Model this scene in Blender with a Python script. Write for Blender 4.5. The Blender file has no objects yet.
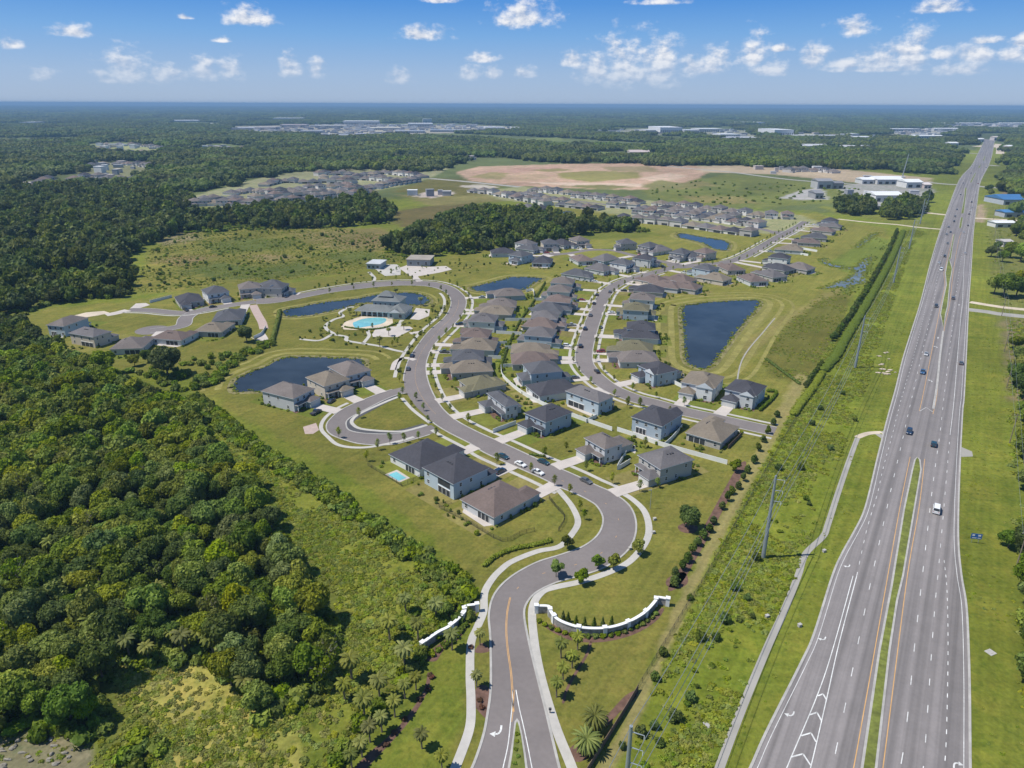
import bpy, math, random
import numpy as np
from mathutils import Vector, Matrix

rnd = random.Random(11)
nrg = np.random.default_rng(5)
SC = bpy.context.scene
COL = SC.collection
PI = math.pi

# ------------------------------------------------------------------ camera
FPX, CAMH = 710.0, 122.0
PITCH = math.atan((384 - 104.2) / FPX)
ROLL = math.radians(0.22)
cr, sr, cp, sp = math.cos(ROLL), math.sin(ROLL), math.cos(PITCH), math.sin(PITCH)
DOWN = Vector((0, -sp, -cp))
RIGHT = Vector((1, 0, 0))
cx_ = cr * RIGHT - sr * DOWN
cd_ = sr * RIGHT + cr * DOWN
fw_ = Vector((0, cp, -sp))
cam = bpy.data.cameras.new('camera')
camo = bpy.data.objects.new('camera', cam)
COL.objects.link(camo)
m3 = Matrix((cx_, -cd_, -fw_)).transposed()
camo.matrix_world = Matrix.Translation((0, 0, CAMH)) @ m3.to_4x4()
cam.sensor_width = 36
cam.lens = FPX / 1024 * 36
cam.clip_start = 1
cam.clip_end = 120000
SC.camera = camo


def ray(px, py):
    u, w = (px - 512) / FPX, (py - 384) / FPX
    return cx_ * u + cd_ * w + fw_


def G(px, py, z=0.0):
    """ground point seen at a place in the survey photograph"""
    d = ray(px, py)
    t = (CAMH - z) / max(-d.z, 1e-4)
    return Vector((d.x * t, d.y * t, z))


def P(x, y, z=0.0):
    v = Vector((x, y, z - CAMH))
    f = v.dot(fw_)
    return 512 + FPX * v.dot(cx_) / f, 384 + FPX * v.dot(cd_) / f


def V2(p):
    return Vector((p[0], p[1]))


def spline(pts, n=6, closed=False):
    """Catmull-Rom through 2D points"""
    out = []
    m = len(pts)
    pts = [Vector((p[0], p[1])) for p in pts]
    rng = range(m) if closed else range(m - 1)
    for i in rng:
        if closed:
            a, b, c, d = pts[(i - 1) % m], pts[i], pts[(i + 1) % m], pts[(i + 2) % m]
        else:
            a, b, c, d = pts[max(i - 1, 0)], pts[i], pts[i + 1], pts[min(i + 2, m - 1)]
        for k in range(n):
            t = k / n
            out.append(0.5 * ((2 * b) + (c - a) * t + (2 * a - 5 * b + 4 * c - d) * t * t + (3 * b - a - 3 * c + d) * t ** 3))
    if not closed:
        out.append(pts[-1])
    return out


def gl(pxs, n=6, closed=False):
    """pixel list -> smooth ground line"""
    return spline([G(*p) for p in pxs], n, closed)


def gp(pxs):
    return [V2(G(*p)) for p in pxs]


def offset(line, d):
    """line moved d metres to its left"""
    out = []
    for i, p in enumerate(line):
        a, b = line[max(i - 1, 0)], line[min(i + 1, len(line) - 1)]
        t = (b - a)
        if t.length < 1e-9:
            t = Vector((1, 0))
        t.normalize()
        out.append(p + Vector((-t.y, t.x)) * d)
    return out


def resample(line, step):
    out = [line[0].copy()]
    acc = 0
    for a, b in zip(line, line[1:]):
        L = (b - a).length
        if L < 1e-9:
            continue
        s = step - acc
        while s <= L:
            out.append(a + (b - a) * (s / L))
            s += step
        acc = (acc + L) % step
    return out


def along(line, s):
    for a, b in zip(line, line[1:]):
        L = (b - a).length
        if s <= L and L > 0:
            return a + (b - a) * (s / L), (b - a).normalized()
        s -= L
    return line[-1], (line[-1] - line[-2]).normalized()


def length(line):
    return sum((b - a).length for a, b in zip(line, line[1:]))


def inside(p, poly):
    x, y = p[0], p[1]
    c = False
    j = len(poly) - 1
    for i in range(len(poly)):
        a, b = poly[i], poly[j]
        if (a[1] > y) != (b[1] > y) and x < (b[0] - a[0]) * (y - a[1]) / (b[1] - a[1]) + a[0]:
            c = not c
        j = i
    return c


def np_inside(X, Y, poly):
    c = np.zeros(X.shape, bool)
    j = len(poly) - 1
    for i in range(len(poly)):
        ax, ay = poly[i][0], poly[i][1]
        bx, by = poly[j][0], poly[j][1]
        if ay != by:
            c ^= ((ay > Y) != (by > Y)) & (X < (bx - ax) * (Y - ay) / (by - ay) + ax)
        j = i
    return c


def np_dist(X, Y, line, closed=True):
    d = np.full(X.shape, 1e18)
    n = len(line)
    for i in range(n if closed else n - 1):
        a, b = line[i], line[(i + 1) % n]
        dx, dy = b[0] - a[0], b[1] - a[1]
        L = dx * dx + dy * dy + 1e-12
        t = np.clip(((X - a[0]) * dx + (Y - a[1]) * dy) / L, 0, 1)
        d = np.minimum(d, (X - a[0] - t * dx) ** 2 + (Y - a[1] - t * dy) ** 2)
    return np.sqrt(d)


# ------------------------------------------------------------------ materials
def new_mat(name):
    m = bpy.data.materials.new(name)
    m.use_nodes = True
    nt = m.node_tree
    return m, nt, nt.nodes['Principled BSDF']


def noise_mul(nt, col_socket, amounts, coord='pos'):
    """multiply a colour by noise of several world sizes: [(size_m, amount)]"""
    geo = nt.nodes.new('ShaderNodeNewGeometry')
    cur = col_socket
    for size, amt in amounts:
        nz = nt.nodes.new('ShaderNodeTexNoise')
        nz.inputs['Scale'].default_value = 1.0 / size
        nz.inputs['Detail'].default_value = 2
        nt.links.new(geo.outputs['Position'], nz.inputs['Vector'])
        mr = nt.nodes.new('ShaderNodeMapRange')
        mr.inputs['From Min'].default_value = 0.3
        mr.inputs['From Max'].default_value = 0.7
        mr.inputs['To Min'].default_value = 1 - amt
        mr.inputs['To Max'].default_value = 1 + amt
        nt.links.new(nz.outputs['Fac'], mr.inputs['Value'])
        vm = nt.nodes.new('ShaderNodeVectorMath')
        vm.operation = 'SCALE'
        nt.links.new(cur, vm.inputs[0])
        nt.links.new(mr.outputs['Result'], vm.inputs['Scale'])
        cur = vm.outputs[0]
    return cur


def mat(name, col, rough=0.8, amounts=((3, .08),), spec=0.3, metal=0, objcol=False, randv=0.0):
    m, nt, b = new_mat(name)
    if objcol:
        oi = nt.nodes.new('ShaderNodeObjectInfo')
        s = oi.outputs['Color']
    else:
        rgb = nt.nodes.new('ShaderNodeRGB')
        rgb.outputs[0].default_value = (*col, 1)
        s = rgb.outputs[0]
    if amounts:
        s = noise_mul(nt, s, amounts)
    if randv:
        oi2 = nt.nodes.new('ShaderNodeObjectInfo')
        mr = nt.nodes.new('ShaderNodeMapRange')
        mr.inputs['To Min'].default_value = 1 - randv
        mr.inputs['To Max'].default_value = 1 + randv
        nt.links.new(oi2.outputs['Random'], mr.inputs['Value'])
        vm = nt.nodes.new('ShaderNodeVectorMath')
        vm.operation = 'SCALE'
        nt.links.new(s, vm.inputs[0])
        nt.links.new(mr.outputs['Result'], vm.inputs['Scale'])
        s = vm.outputs[0]
    nt.links.new(s, b.inputs['Base Color'])
    b.inputs['Roughness'].default_value = rough
    b.inputs['Specular IOR Level'].default_value = spec
    b.inputs['Metallic'].default_value = metal
    return m


M = {}
M['asphalt_new'] = mat('street asphalt', (.178, .157, .150), .85, ((60, .10), (9, .06), (1.2, .05)))
M['asphalt_dark'] = mat('fresh dark asphalt', (.075, .075, .08), .85, ((6, .1),))
M['concrete'] = mat('pale concrete', (.43, .41, .375), .85, ((12, .08), (1.5, .06)))
M['kerb'] = mat('kerb concrete', (.37, .355, .33), .85, ((4, .12), (1, .06)))
M['path_grey'] = mat('grey footpath asphalt', (.31, .295, .265), .9, ((6, .1),))
M['drive'] = mat('driveway concrete', (.47, .425, .385), .85, ((5, .08),))
M['paver'] = mat('pinkish pavers', (.40, .31, .27), .85, ((2, .1),))
M['white_paint'] = mat('white road paint', (.60, .60, .58), .7, ((5, .15), (.7, .15)))
M['yellow_paint'] = mat('yellow road paint', (.58, .33, .12), .7, ((3, .12),))
M['mulch'] = mat('brown mulch', (.13, .075, .055), .95, ((1.5, .3),))
M['dirt'] = mat('bare soil', (.40, .28, .20), .95, ((10, .2), (2, .15)))
M['sand'] = mat('pale sandy track', (.52, .44, .34), .95, ((6, .15),))
M['wall'] = mat('painted siding', (1, 1, 1), .75, ((5, .05),), objcol=True)
M['roof'] = mat('shingle', (1, 1, 1), .9, ((7, .10), (.8, .10)), spec=.2, objcol=True)
M['far_wall'] = mat('distant painted wall', (.58, .56, .54), .8, ((30, .1),), randv=.3)
M['trim'] = mat('white trim', (.74, .74, .73), .6, ((3, .04),))
M['trimblue'] = mat('painted fascia', (.60, .63, .66), .6, ((3, .04),))
M['glass'] = mat('dark window glass', (.035, .045, .055), .12, (), spec=.6)
M['screen'] = mat('dark porch screen', (.045, .05, .055), .6, ((2, .2),))
M['door'] = mat('painted door', (.14, .11, .09), .5, ())
M['garage'] = mat('garage door panel', (.56, .56, .54), .6, ((3, .04),))
M['vent'] = mat('dark roof vent', (.06, .06, .065), .5, ())
M['whitefence'] = mat('white vinyl fence', (.74, .75, .74), .5, ((4, .05),))
M['blackfence'] = mat('black metal fence', (.03, .03, .032), .5, ())
M['brownfence'] = mat('brown wooden fence', (.16, .11, .08), .9, ((2, .2),))
M['stonewall'] = mat('grey stone facing', (.30, .28, .26), .9, ((.8, .3), (3, .1)))
M['steel'] = mat('galvanised steel', (.30, .34, .37), .5, ((4, .08),), metal=.35)
M['wood_pole'] = mat('weathered wood pole', (.22, .18, .14), .9, ((2, .2),))
M['cable'] = mat('aluminium cable', (.34, .36, .36), .45, (), metal=.5)
M['bark'] = mat('bark', (.13, .10, .075), .95, ((.7, .25),))
M['palmbark'] = mat('palm bark', (.22, .17, .12), .95, ((.5, .25),))
M['tyre'] = mat('tyre rubber', (.02, .02, .02), .9, ())
M['rim'] = mat('alloy rim', (.45, .46, .47), .35, (), metal=.8)
M['lamp'] = mat('clear lamp lens', (.8, .8, .78), .15, (), spec=.6)
M['taillamp'] = mat('red lamp lens', (.4, .02, .02), .2, (), spec=.6)
M['lawn'] = mat('garden lawn', (1, 1, 1), .95, ((9, .16), (2.5, .14), (.8, .1)), spec=.1, objcol=True)
M['rock'] = mat('pale rock', (.24, .22, .18), .9, ((1, .3),))
M['metalroof'] = mat('pale metal roofing', (.66, .67, .67), .5, ((20, .06),), objcol=True)
M['signblue'] = mat('blue sign face', (.03, .13, .42), .4, ())
M['signwhite'] = mat('white sign lettering', (.8, .8, .8), .5, ())


def carpaint():
    m, nt, b = new_mat('car paint')
    oi = nt.nodes.new('ShaderNodeObjectInfo')
    nt.links.new(oi.outputs['Color'], b.inputs['Base Color'])
    b.inputs['Roughness'].default_value = .28
    b.inputs['Coat Weight'].default_value = .6
    return m


M['paint'] = carpaint()


def water(name, col):
    m, nt, b = new_mat(name)
    rgb = nt.nodes.new('ShaderNodeRGB')
    rgb.outputs[0].default_value = (*col, 1)
    s = noise_mul(nt, rgb.outputs[0], ((30, .35), (6, .15)))
    nt.links.new(s, b.inputs['Base Color'])
    b.inputs['Roughness'].default_value = .12
    b.inputs['IOR'].default_value = 1.33
    geo = nt.nodes.new('ShaderNodeNewGeometry')
    nz = nt.nodes.new('ShaderNodeTexNoise')
    nz.inputs['Scale'].default_value = .9
    nz.inputs['Detail'].default_value = 3
    nt.links.new(geo.outputs['Position'], nz.inputs['Vector'])
    bp = nt.nodes.new('ShaderNodeBump')
    bp.inputs['Strength'].default_value = .25
    bp.inputs['Distance'].default_value = .2
    nt.links.new(nz.outputs['Fac'], bp.inputs['Height'])
    nt.links.new(bp.outputs['Normal'], b.inputs['Normal'])
    return m


M['water'] = water('pond water', (.028, .036, .044))
M['marshwater'] = water('shallow marsh water', (.13, .145, .135))
M['poolwater'] = mat('swimming pool water', (.17, .44, .48), .1, ((4, .12),), spec=.5)


def highway_mat():
    """worn asphalt: long faint wheel tracks follow the road"""
    m, nt, b = new_mat('highway asphalt')
    geo = nt.nodes.new('ShaderNodeNewGeometry')
    mp = nt.nodes.new('ShaderNodeMapping')
    mp.vector_type = 'POINT'
    mp.inputs['Scale'].default_value = (.55, .003, 1)
    m0 = nt.nodes.new('ShaderNodeMapping')
    m0.vector_type = 'POINT'
    m0.inputs['Rotation'].default_value = (0, 0, HW_ANG)
    nt.links.new(geo.outputs['Position'], m0.inputs['Vector'])
    nt.links.new(m0.outputs['Vector'], mp.inputs['Vector'])
    nz = nt.nodes.new('ShaderNodeTexNoise')
    nz.inputs['Scale'].default_value = 1
    nz.inputs['Detail'].default_value = 3
    nt.links.new(mp.outputs['Vector'], nz.inputs['Vector'])
    rp = nt.nodes.new('ShaderNodeValToRGB')
    rp.color_ramp.elements[0].position = .36
    rp.color_ramp.elements[0].color = (.140, .127, .122, 1)
    rp.color_ramp.elements[1].position = .62
    rp.color_ramp.elements[1].color = (.228, .207, .200, 1)
    nt.links.new(nz.outputs['Fac'], rp.inputs['Fac'])
    s = noise_mul(nt, rp.outputs['Color'], ((40, .06), (5, .05), (.8, .05)))
    nt.links.new(s, b.inputs['Base Color'])
    b.inputs['Roughness'].default_value = .85
    return m


a_, b_ = G(905, 600), G(960, 300)
HW_ANG = math.atan2(b_.x - a_.x, b_.y - a_.y)
M['highway'] = highway_mat()


def foliage(name, c0, c1, hue=0.02, val=.3):
    """leaf colour from the crown's own clump attribute, shifted a little per tree"""
    m, nt, b = new_mat(name)
    at = nt.nodes.new('ShaderNodeAttribute')
    at.attribute_name = 'tone'
    mx = nt.nodes.new('ShaderNodeMix')
    mx.data_type = 'RGBA'
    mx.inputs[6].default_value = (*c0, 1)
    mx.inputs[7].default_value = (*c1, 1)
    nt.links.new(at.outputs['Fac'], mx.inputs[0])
    oi = nt.nodes.new('ShaderNodeObjectInfo')
    hs = nt.nodes.new('ShaderNodeHueSaturation')
    r1 = nt.nodes.new('ShaderNodeMapRange')
    r1.inputs['To Min'].default_value = .5 - hue * .45
    r1.inputs['To Max'].default_value = .5 + hue * .9
    nt.links.new(oi.outputs['Random'], r1.inputs['Value'])
    wn = nt.nodes.new('ShaderNodeTexWhiteNoise')
    wn.noise_dimensions = '1D'
    nt.links.new(oi.outputs['Random'], wn.inputs['W'])
    r2 = nt.nodes.new('ShaderNodeMapRange')
    r2.inputs['To Min'].default_value = 1 - val
    r2.inputs['To Max'].default_value = 1 + val
    nt.links.new(wn.outputs['Value'], r2.inputs['Value'])
    sx = nt.nodes.new('ShaderNodeSeparateColor')
    nt.links.new(wn.outputs['Color'], sx.inputs[0])
    r3 = nt.nodes.new('ShaderNodeMapRange')
    r3.inputs['To Min'].default_value = .86
    r3.inputs['To Max'].default_value = 1.1
    nt.links.new(sx.outputs[1], r3.inputs['Value'])
    nt.links.new(mx.outputs[2], hs.inputs['Color'])
    nt.links.new(r1.outputs['Result'], hs.inputs['Hue'])
    nt.links.new(r2.outputs['Result'], hs.inputs['Value'])
    nt.links.new(r3.outputs['Result'], hs.inputs['Saturation'])
    nt.links.new(hs.outputs['Color'], b.inputs['Base Color'])
    b.inputs['Roughness'].default_value = .65
    b.inputs['Specular IOR Level'].default_value = .25
    tr = nt.nodes.new('ShaderNodeBsdfTranslucent')
    nt.links.new(hs.outputs['Color'], tr.inputs['Color'])
    ms = nt.nodes.new('ShaderNodeMixShader')
    ms.inputs[0].default_value = .38
    nt.links.new(b.outputs[0], ms.inputs[1])
    nt.links.new(tr.outputs[0], ms.inputs[2])
    nt.links.new(ms.outputs[0], nt.nodes['Material Output'].inputs['Surface'])
    return m


M['leaf'] = foliage('broadleaf foliage', (.118, .160, .011), (.310, .345, .028), .04, .36)
M['leaf_dark'] = foliage('dark evergreen foliage', (.070, .110, .014), (.170, .215, .028), .03)
M['leaf_pale'] = foliage('pale olive foliage', (.130, .165, .032), (.290, .320, .075), .03)
M['leaf_far'] = foliage('distant woodland foliage', (.080, .112, .016), (.185, .212, .032), .03, .4)
M['leaf_palm'] = foliage('palm fronds', (.125, .150, .022), (.28, .285, .060))
M['leaf_bush'] = foliage('bush leaves', (.115, .165, .012), (.275, .325, .028), .03)
M['leaf_field'] = foliage('field weeds', (.19, .24, .020), (.37, .38, .060), .03, .2)
M['leaf_dry'] = foliage('dry yellow weeds', (.235, .245, .040), (.44, .41, .115), .02, .2)
M['leaf_red'] = foliage('reddish shrub leaves', (.10, .05, .03), (.2, .09, .05))
M['dead'] = mat('bare grey twigs', (.28, .26, .23), .9, ((1, .2),))

# ------------------------------------------------------------------ meshes


class MB:
    def __init__(self):
        self.v, self.f, self.m = [], [], []

    def face(self, pts, mi=0):
        n = len(self.v)
        self.v += [tuple(p) for p in pts]
        self.f.append(tuple(range(n, n + len(pts))))
        self.m.append(mi)

    def box(self, x0, x1, y0, y1, z0, z1, mi=0, bottom=False):
        n = len(self.v)
        self.v += [(x0, y0, z0), (x1, y0, z0), (x1, y1, z0), (x0, y1, z0), (x0, y0, z1), (x1, y0, z1), (x1, y1, z1), (x0, y1, z1)]
        fs = [(4, 5, 6, 7), (0, 1, 5, 4), (1, 2, 6, 5), (2, 3, 7, 6), (3, 0, 4, 7)]
        if bottom:
            fs.append((3, 2, 1, 0))
        for q in fs:
            self.f.append(tuple(n + i for i in q))
            self.m.append(mi)

    def tube(self, pts, r0, r1=None, sides=6, mi=0):
        r1 = r0 if r1 is None else r1
        pts = [Vector(p) for p in pts]
        rings = []
        for i, p in enumerate(pts):
            t = (pts[min(i + 1, len(pts) - 1)] - pts[max(i - 1, 0)]).normalized()
            u = t.cross(Vector((0, 0, 1)) if abs(t.z) < .9 else Vector((1, 0, 0))).normalized()
            w = t.cross(u)
            r = r0 + (r1 - r0) * i / max(len(pts) - 1, 1)
            n = len(self.v)
            for k in range(sides):
                a = 2 * PI * k / sides
                q = p + (u * math.cos(a) + w * math.sin(a)) * r
                self.v.append(tuple(q))
            rings.append(n)
        for a, b in zip(rings, rings[1:]):
            for k in range(sides):
                k2 = (k + 1) % sides
                self.f.append((a + k, b + k, b + k2, a + k2))
                self.m.append(mi)
        self.f.append(tuple(rings[-1] + k for k in reversed(range(sides))))
        self.m.append(mi)

    def cyl(self, c, r, h, axis='z', sides=12, mi=0):
        d = {'x': Vector((1, 0, 0)), 'y': Vector((0, 1, 0)), 'z': Vector((0, 0, 1))}[axis]
        c = Vector(c)
        self.tube([c - d * h / 2, c + d * h / 2], r, r, sides, mi)
        n = len(self.v) - 2 * sides
        self.f.append(tuple(n + k for k in range(sides)))
        self.m.append(mi)

    def build(self, name, mats, parent=None, loc=None, rotz=0, smooth=False):
        me = bpy.data.meshes.new(name)
        me.from_pydata(self.v, [], self.f)
        mats = mats if isinstance(mats, (list, tuple)) else [mats]
        for q in mats:
            me.materials.append(q)
        if len(mats) > 1:
            me.polygons.foreach_set('material_index', self.m)
        if smooth:
            me.polygons.foreach_set('use_smooth', [True] * len(me.polygons))
        me.update()
        o = bpy.data.objects.new(name, me)
        COL.objects.link(o)
        if parent:
            o.parent = parent
        if loc is not None:
            o.location = loc
            o.rotation_euler = (0, 0, rotz)
        return o


def tag(o, label, cat, group=None, kind=None):
    if label:
        o['label'] = label
        o['category'] = cat
    if group:
        o['group'] = group
    if kind:
        o['kind'] = kind
    return o


def struct(o):
    o['kind'] = 'structure'
    return o


def thing(name, label, cat, loc=(0, 0, 0), rotz=0, group=None):
    o = bpy.data.objects.new(name, None)
    o.empty_display_size = .5
    COL.objects.link(o)
    o.location = loc
    o.rotation_euler = (0, 0, rotz)
    return tag(o, label, cat, group)


def dup(root, loc, rotz=0, label=None, group=None, scale=None):
    def cp_(o, parent):
        c = o.copy()
        COL.objects.link(c)
        if parent:
            c.parent = parent
        for ch in KIDS.get(o.name, ()):
            cp_(ch, c)
        return c
    r = cp_(root, None)
    r.location = loc
    r.rotation_euler = (0, 0, rotz)
    if scale is not None:
        r.scale = (scale,) * 3 if not hasattr(scale, '__len__') else scale
    if label:
        r['label'] = label
    if group:
        r['group'] = group
    return r


KIDS = {}


def learn(root):
    """remember a finished thing's children so that it can be copied quickly"""
    def go(o):
        ch = list(o.children)
        KIDS[o.name] = ch
        for c in ch:
            go(c)
    go(root)
    return root


def setcol(root, part, col):
    for c in root.children:
        if c.name.split('.')[0] == part:
            c.color = (*col, 1)


def sheet(name, poly, z, m, thick=0.0):
    """flat sheet (or slab) over a ground polygon"""
    # drop doubled points
    q = []
    for p in poly:
        if not q or (Vector((p[0], p[1])) - q[-1]).length > .02:
            q.append(Vector((p[0], p[1])))
    if (q[0] - q[-1]).length < .02:
        q.pop()
    area = sum(a.x * b.y - b.x * a.y for a, b in zip(q, q[1:] + q[:1]))
    if area < 0:
        q.reverse()
    mb = MB()
    mb.face([(p.x, p.y, z) for p in q])
    if thick:
        for a, b in zip(q, q[1:] + q[:1]):
            mb.face([(a.x, a.y, z - thick), (b.x, b.y, z - thick), (b.x, b.y, z), (a.x, a.y, z)])
    return mb.build(name, m)


def ribbon_mb(mb, line, w0, w1, z, thick=0.0, mi=0):
    """strip between two left-hand offsets of a line"""
    L, R = offset(line, w1), offset(line, w0)
    for i in range(len(line) - 1):
        a, b, c, d = R[i], R[i + 1], L[i + 1], L[i]
        mb.face([(a.x, a.y, z), (b.x, b.y, z), (c.x, c.y, z), (d.x, d.y, z)], mi)
        if thick:
            mb.face([(a.x, a.y, z - thick), (b.x, b.y, z - thick), (b.x, b.y, z), (a.x, a.y, z)], mi)
            mb.face([(c.x, c.y, z - thick), (d.x, d.y, z - thick), (d.x, d.y, z), (c.x, c.y, z)], mi)
    return mb


def ribbon(name, line, w0, w1, z, m, thick=0.0):
    return ribbon_mb(MB(), line, w0, w1, z, thick).build(name, m)


def dashes(mb, line, on, period, w, z, s0=0.0, mi=0):
    L = length(line)
    s = s0
    while s + on < L:
        a, t = along(line, s)
        b, _ = along(line, s + on)
        n = Vector((-t.y, t.x)) * w / 2
        mb.face([(a.x - n.x, a.y - n.y, z), (b.x - n.x, b.y - n.y, z), (b.x + n.x, b.y + n.y, z), (a.x + n.x, a.y + n.y, z)], mi)
        s += period
# ------------------------------------------------------------------ traced ground plan (survey points -> ground)
BL_PX = [(462, 785), (473.5, 768), (484, 738), (488.5, 716), (492, 686), (491.5, 638.5), (490, 613.5), (496, 593.5), (512, 577),
         (537, 563), (562, 555), (584.5, 546.5), (599.5, 534), (604, 519), (598, 506.5), (589, 500), (575, 493), (557.5, 486),
         (543, 478.5), (508, 463), (485, 452.5), (471, 443.5), (448.5, 432), (433, 422), (416, 406.5), (406, 391.5), (404, 381), (406, 369),
         (412, 354.5), (428.5, 332), (446, 316), (451.5, 302), (446, 292.5), (431, 286.8), (406, 285.3), (376, 287), (331, 292.5),
         (281, 302), (256, 304)]
BR_PX = [(565, 790), (558, 768), (544.5, 711), (534.5, 671), (527, 638.5), (523, 613.5), (527, 601), (537, 591), (556, 582),
         (577, 576), (599.5, 569), (617, 559), (629.5, 546.5), (635, 531.5), (634, 516.5), (627, 504), (612, 493), (594.5, 485),
         (577, 476.5), (554, 466.5), (538.5, 460), (505.7, 444.8), (476, 431.6), (453.5, 419), (438.5, 404), (428.5, 384),
         (425.5, 367), (428.5, 354.5), (436, 342), (451, 327), (462, 314.5), (466, 302), (462, 294), (451, 286.5), (431, 281.8), (396, 281.2),
         (363, 283.5), (326, 289), (288, 296), (256, 299.5)]
BL, BR = gl(BL_PX), gl(BR_PX)
BOULEVARD = BL + BR[::-1]
BCEN = [(along(BL, length(BL) * k / 200)[0] + along(BR, length(BR) * k / 200)[0]) / 2 for k in range(201)]
S2_PX = [(775, 431.5), (758, 428), (738, 423.5), (715.5, 418.5), (690, 413), (672, 408.5), (655, 403.5), (637, 399), (622, 393.5), (608, 386.5),
         (597, 378), (588, 369), (584, 360), (585, 347), (590.5, 328), (596.5, 312), (604, 296), (612, 287.5), (626, 280.5), (645, 275.5),
         (662, 270.5), (678, 266.5), (700, 264.5), (724, 262.5), (745, 256), (778, 237.5), (797, 227.5), (806, 221.5)]
S2 = gl(S2_PX)
S3 = gl([(678, 265), (655, 260), (630, 254.5), (612, 250.3), (590, 250), (568, 253.5), (550, 254.5)])
S4 = gl([(778, 233), (745, 225.5), (700, 218.5), (655, 211), (610, 205), (570, 200.5), (520, 195)])
S5 = gl([(225, 306.2), (256, 301.7)][::-1] + [(200, 311), (178, 313), (150, 310.5), (128, 310)])
S6 = gl([(215, 307), (196, 312), (186, 318), (183, 325), (170, 328.5), (150, 331)])
LOOP_OUT = gl([(403, 387), (386, 391.5), (366, 399), (343.5, 409), (331, 419), (327, 426.5), (331, 434), (346, 440), (363.5, 444), (391, 444.5), (416, 438.5), (440, 431)])
LOOP_IN = gl([(410, 393), (400, 394), (386, 399), (361, 411.5), (348, 419), (345.5, 425), (350, 431), (368.5, 434), (396, 434), (416, 429.5), (431, 425)])
LOOPC = [(along(LOOP_OUT, length(LOOP_OUT) * k / 60)[0] + along(LOOP_IN, length(LOOP_IN) * k / 60)[0]) / 2 for k in range(61)]

HL_PX = [(735, 800), (752, 768), (768, 732), (803, 662), (815.5, 633.5), (833.5, 576), (843, 554), (854, 534), (864, 514), (870.5, 491.5), (878, 459),
         (888, 419), (896.5, 388), (903.5, 358.7), (912, 331), (921.6, 300), (930, 266), (936, 245), (941, 229), (948.5, 208), (956, 187.5),
         (962, 176), (972, 165), (978.5, 152.5), (983.5, 142.5), (985, 139)]
HR_PX = [(969.5, 800), (968.7, 768), (968, 676), (965.5, 608.5), (960.5, 576), (957.5, 545), (957.5, 508), (959.5, 456), (962, 410), (963.5, 396), (966, 350),
         (968.5, 300), (971, 266), (973, 235), (975.5, 212), (976.6, 205), (979.5, 185), (983, 176), (988.5, 165.6), (992, 155), (994, 144), (995, 140)]
HL, HR = gl(HL_PX), gl(HR_PX)
HIGHWAY = HL + HR[::-1]
YL_PX = [(847, 800), (854, 768), (870.5, 676), (888, 576), (901, 503), (910.3, 457)]
YR_PX = [(876, 800), (882.5, 768), (907, 576), (918.7, 508), (924.5, 459)]
YL2_PX = [(919.5, 411), (923, 396), (931, 356), (939.3, 312.5), (942, 300), (945, 285), (944, 273), (946, 265), (950, 247.5), (953, 234)]
YR2_PX = [(932.7, 414), (936.6, 396), (940, 362.5), (944, 330), (947, 316), (950, 300), (953.5, 269), (958.5, 241), (961, 232.5)]

PONDS = {
    'a': [(233, 388), (235, 382), (239, 378), (253, 371), (267.5, 366), (278, 360), (288, 357), (308, 357), (330, 357.6), (360, 359), (364, 363), (362, 370), (348, 378), (325, 385), (300, 388), (268, 391), (249, 391.5), (236, 392)],
    'b': [(283.5, 313), (286, 309.5), (306, 305.8), (326, 302), (356, 298.7), (370, 296), (385, 293.5), (396, 293), (408, 292.6), (421, 294.5), (428.5, 299), (428.5, 303), (416, 305.5), (396, 304), (380, 303), (363.5, 303), (338.5, 309.5), (311, 315), (288.5, 316.5)],
    'c': [(471, 287.5), (481, 285), (500, 280), (514, 277), (540, 278), (540.6, 280), (532.5, 284), (526, 289), (520, 290.5), (500, 293), (475, 290.6)],
    'd': [(683, 307), (692, 304.5), (712, 302), (752, 300.2), (759, 302), (758, 307), (747, 319.5), (734.5, 334.5), (722, 352), (712, 364.5), (704.5, 369), (694.5, 367), (687, 362), (684.5, 352), (683.5, 332), (682, 317)],
    'e': [(679, 233.5), (690, 234.5), (702, 237), (722, 240), (729.5, 244), (726, 250.5), (712, 248), (703, 243.5), (690, 240), (678, 237)],
    'f': [(629, 228), (634, 227.3), (641, 229), (640, 231.5), (631, 232)],
    'g': [(561, 213), (566, 210.8), (572, 211.5), (571.5, 214.5), (563, 215.5)],
}
PONDW = {k: gl(v, 5, True) for k, v in PONDS.items()}
MARSHW = {
    'h': [(819, 289), (830, 285.5), (846, 278.5), (854, 273), (850, 269.5), (840, 267.5), (856, 267), (860.5, 262), (871, 256), (872, 260), (864, 274), (866, 282), (854, 286), (846, 295), (843, 288), (830, 288)],
    'i': [(855, 247), (868, 237), (878, 232.5), (877, 234), (868, 241), (858, 247.5)],
    'j': [(824, 264), (822, 260), (826, 258), (829, 263), (848, 267), (852, 270), (835, 267.5)],
}
MARSHWW = {k: gl(v, 5, True) for k, v in MARSHW.items()}

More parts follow.
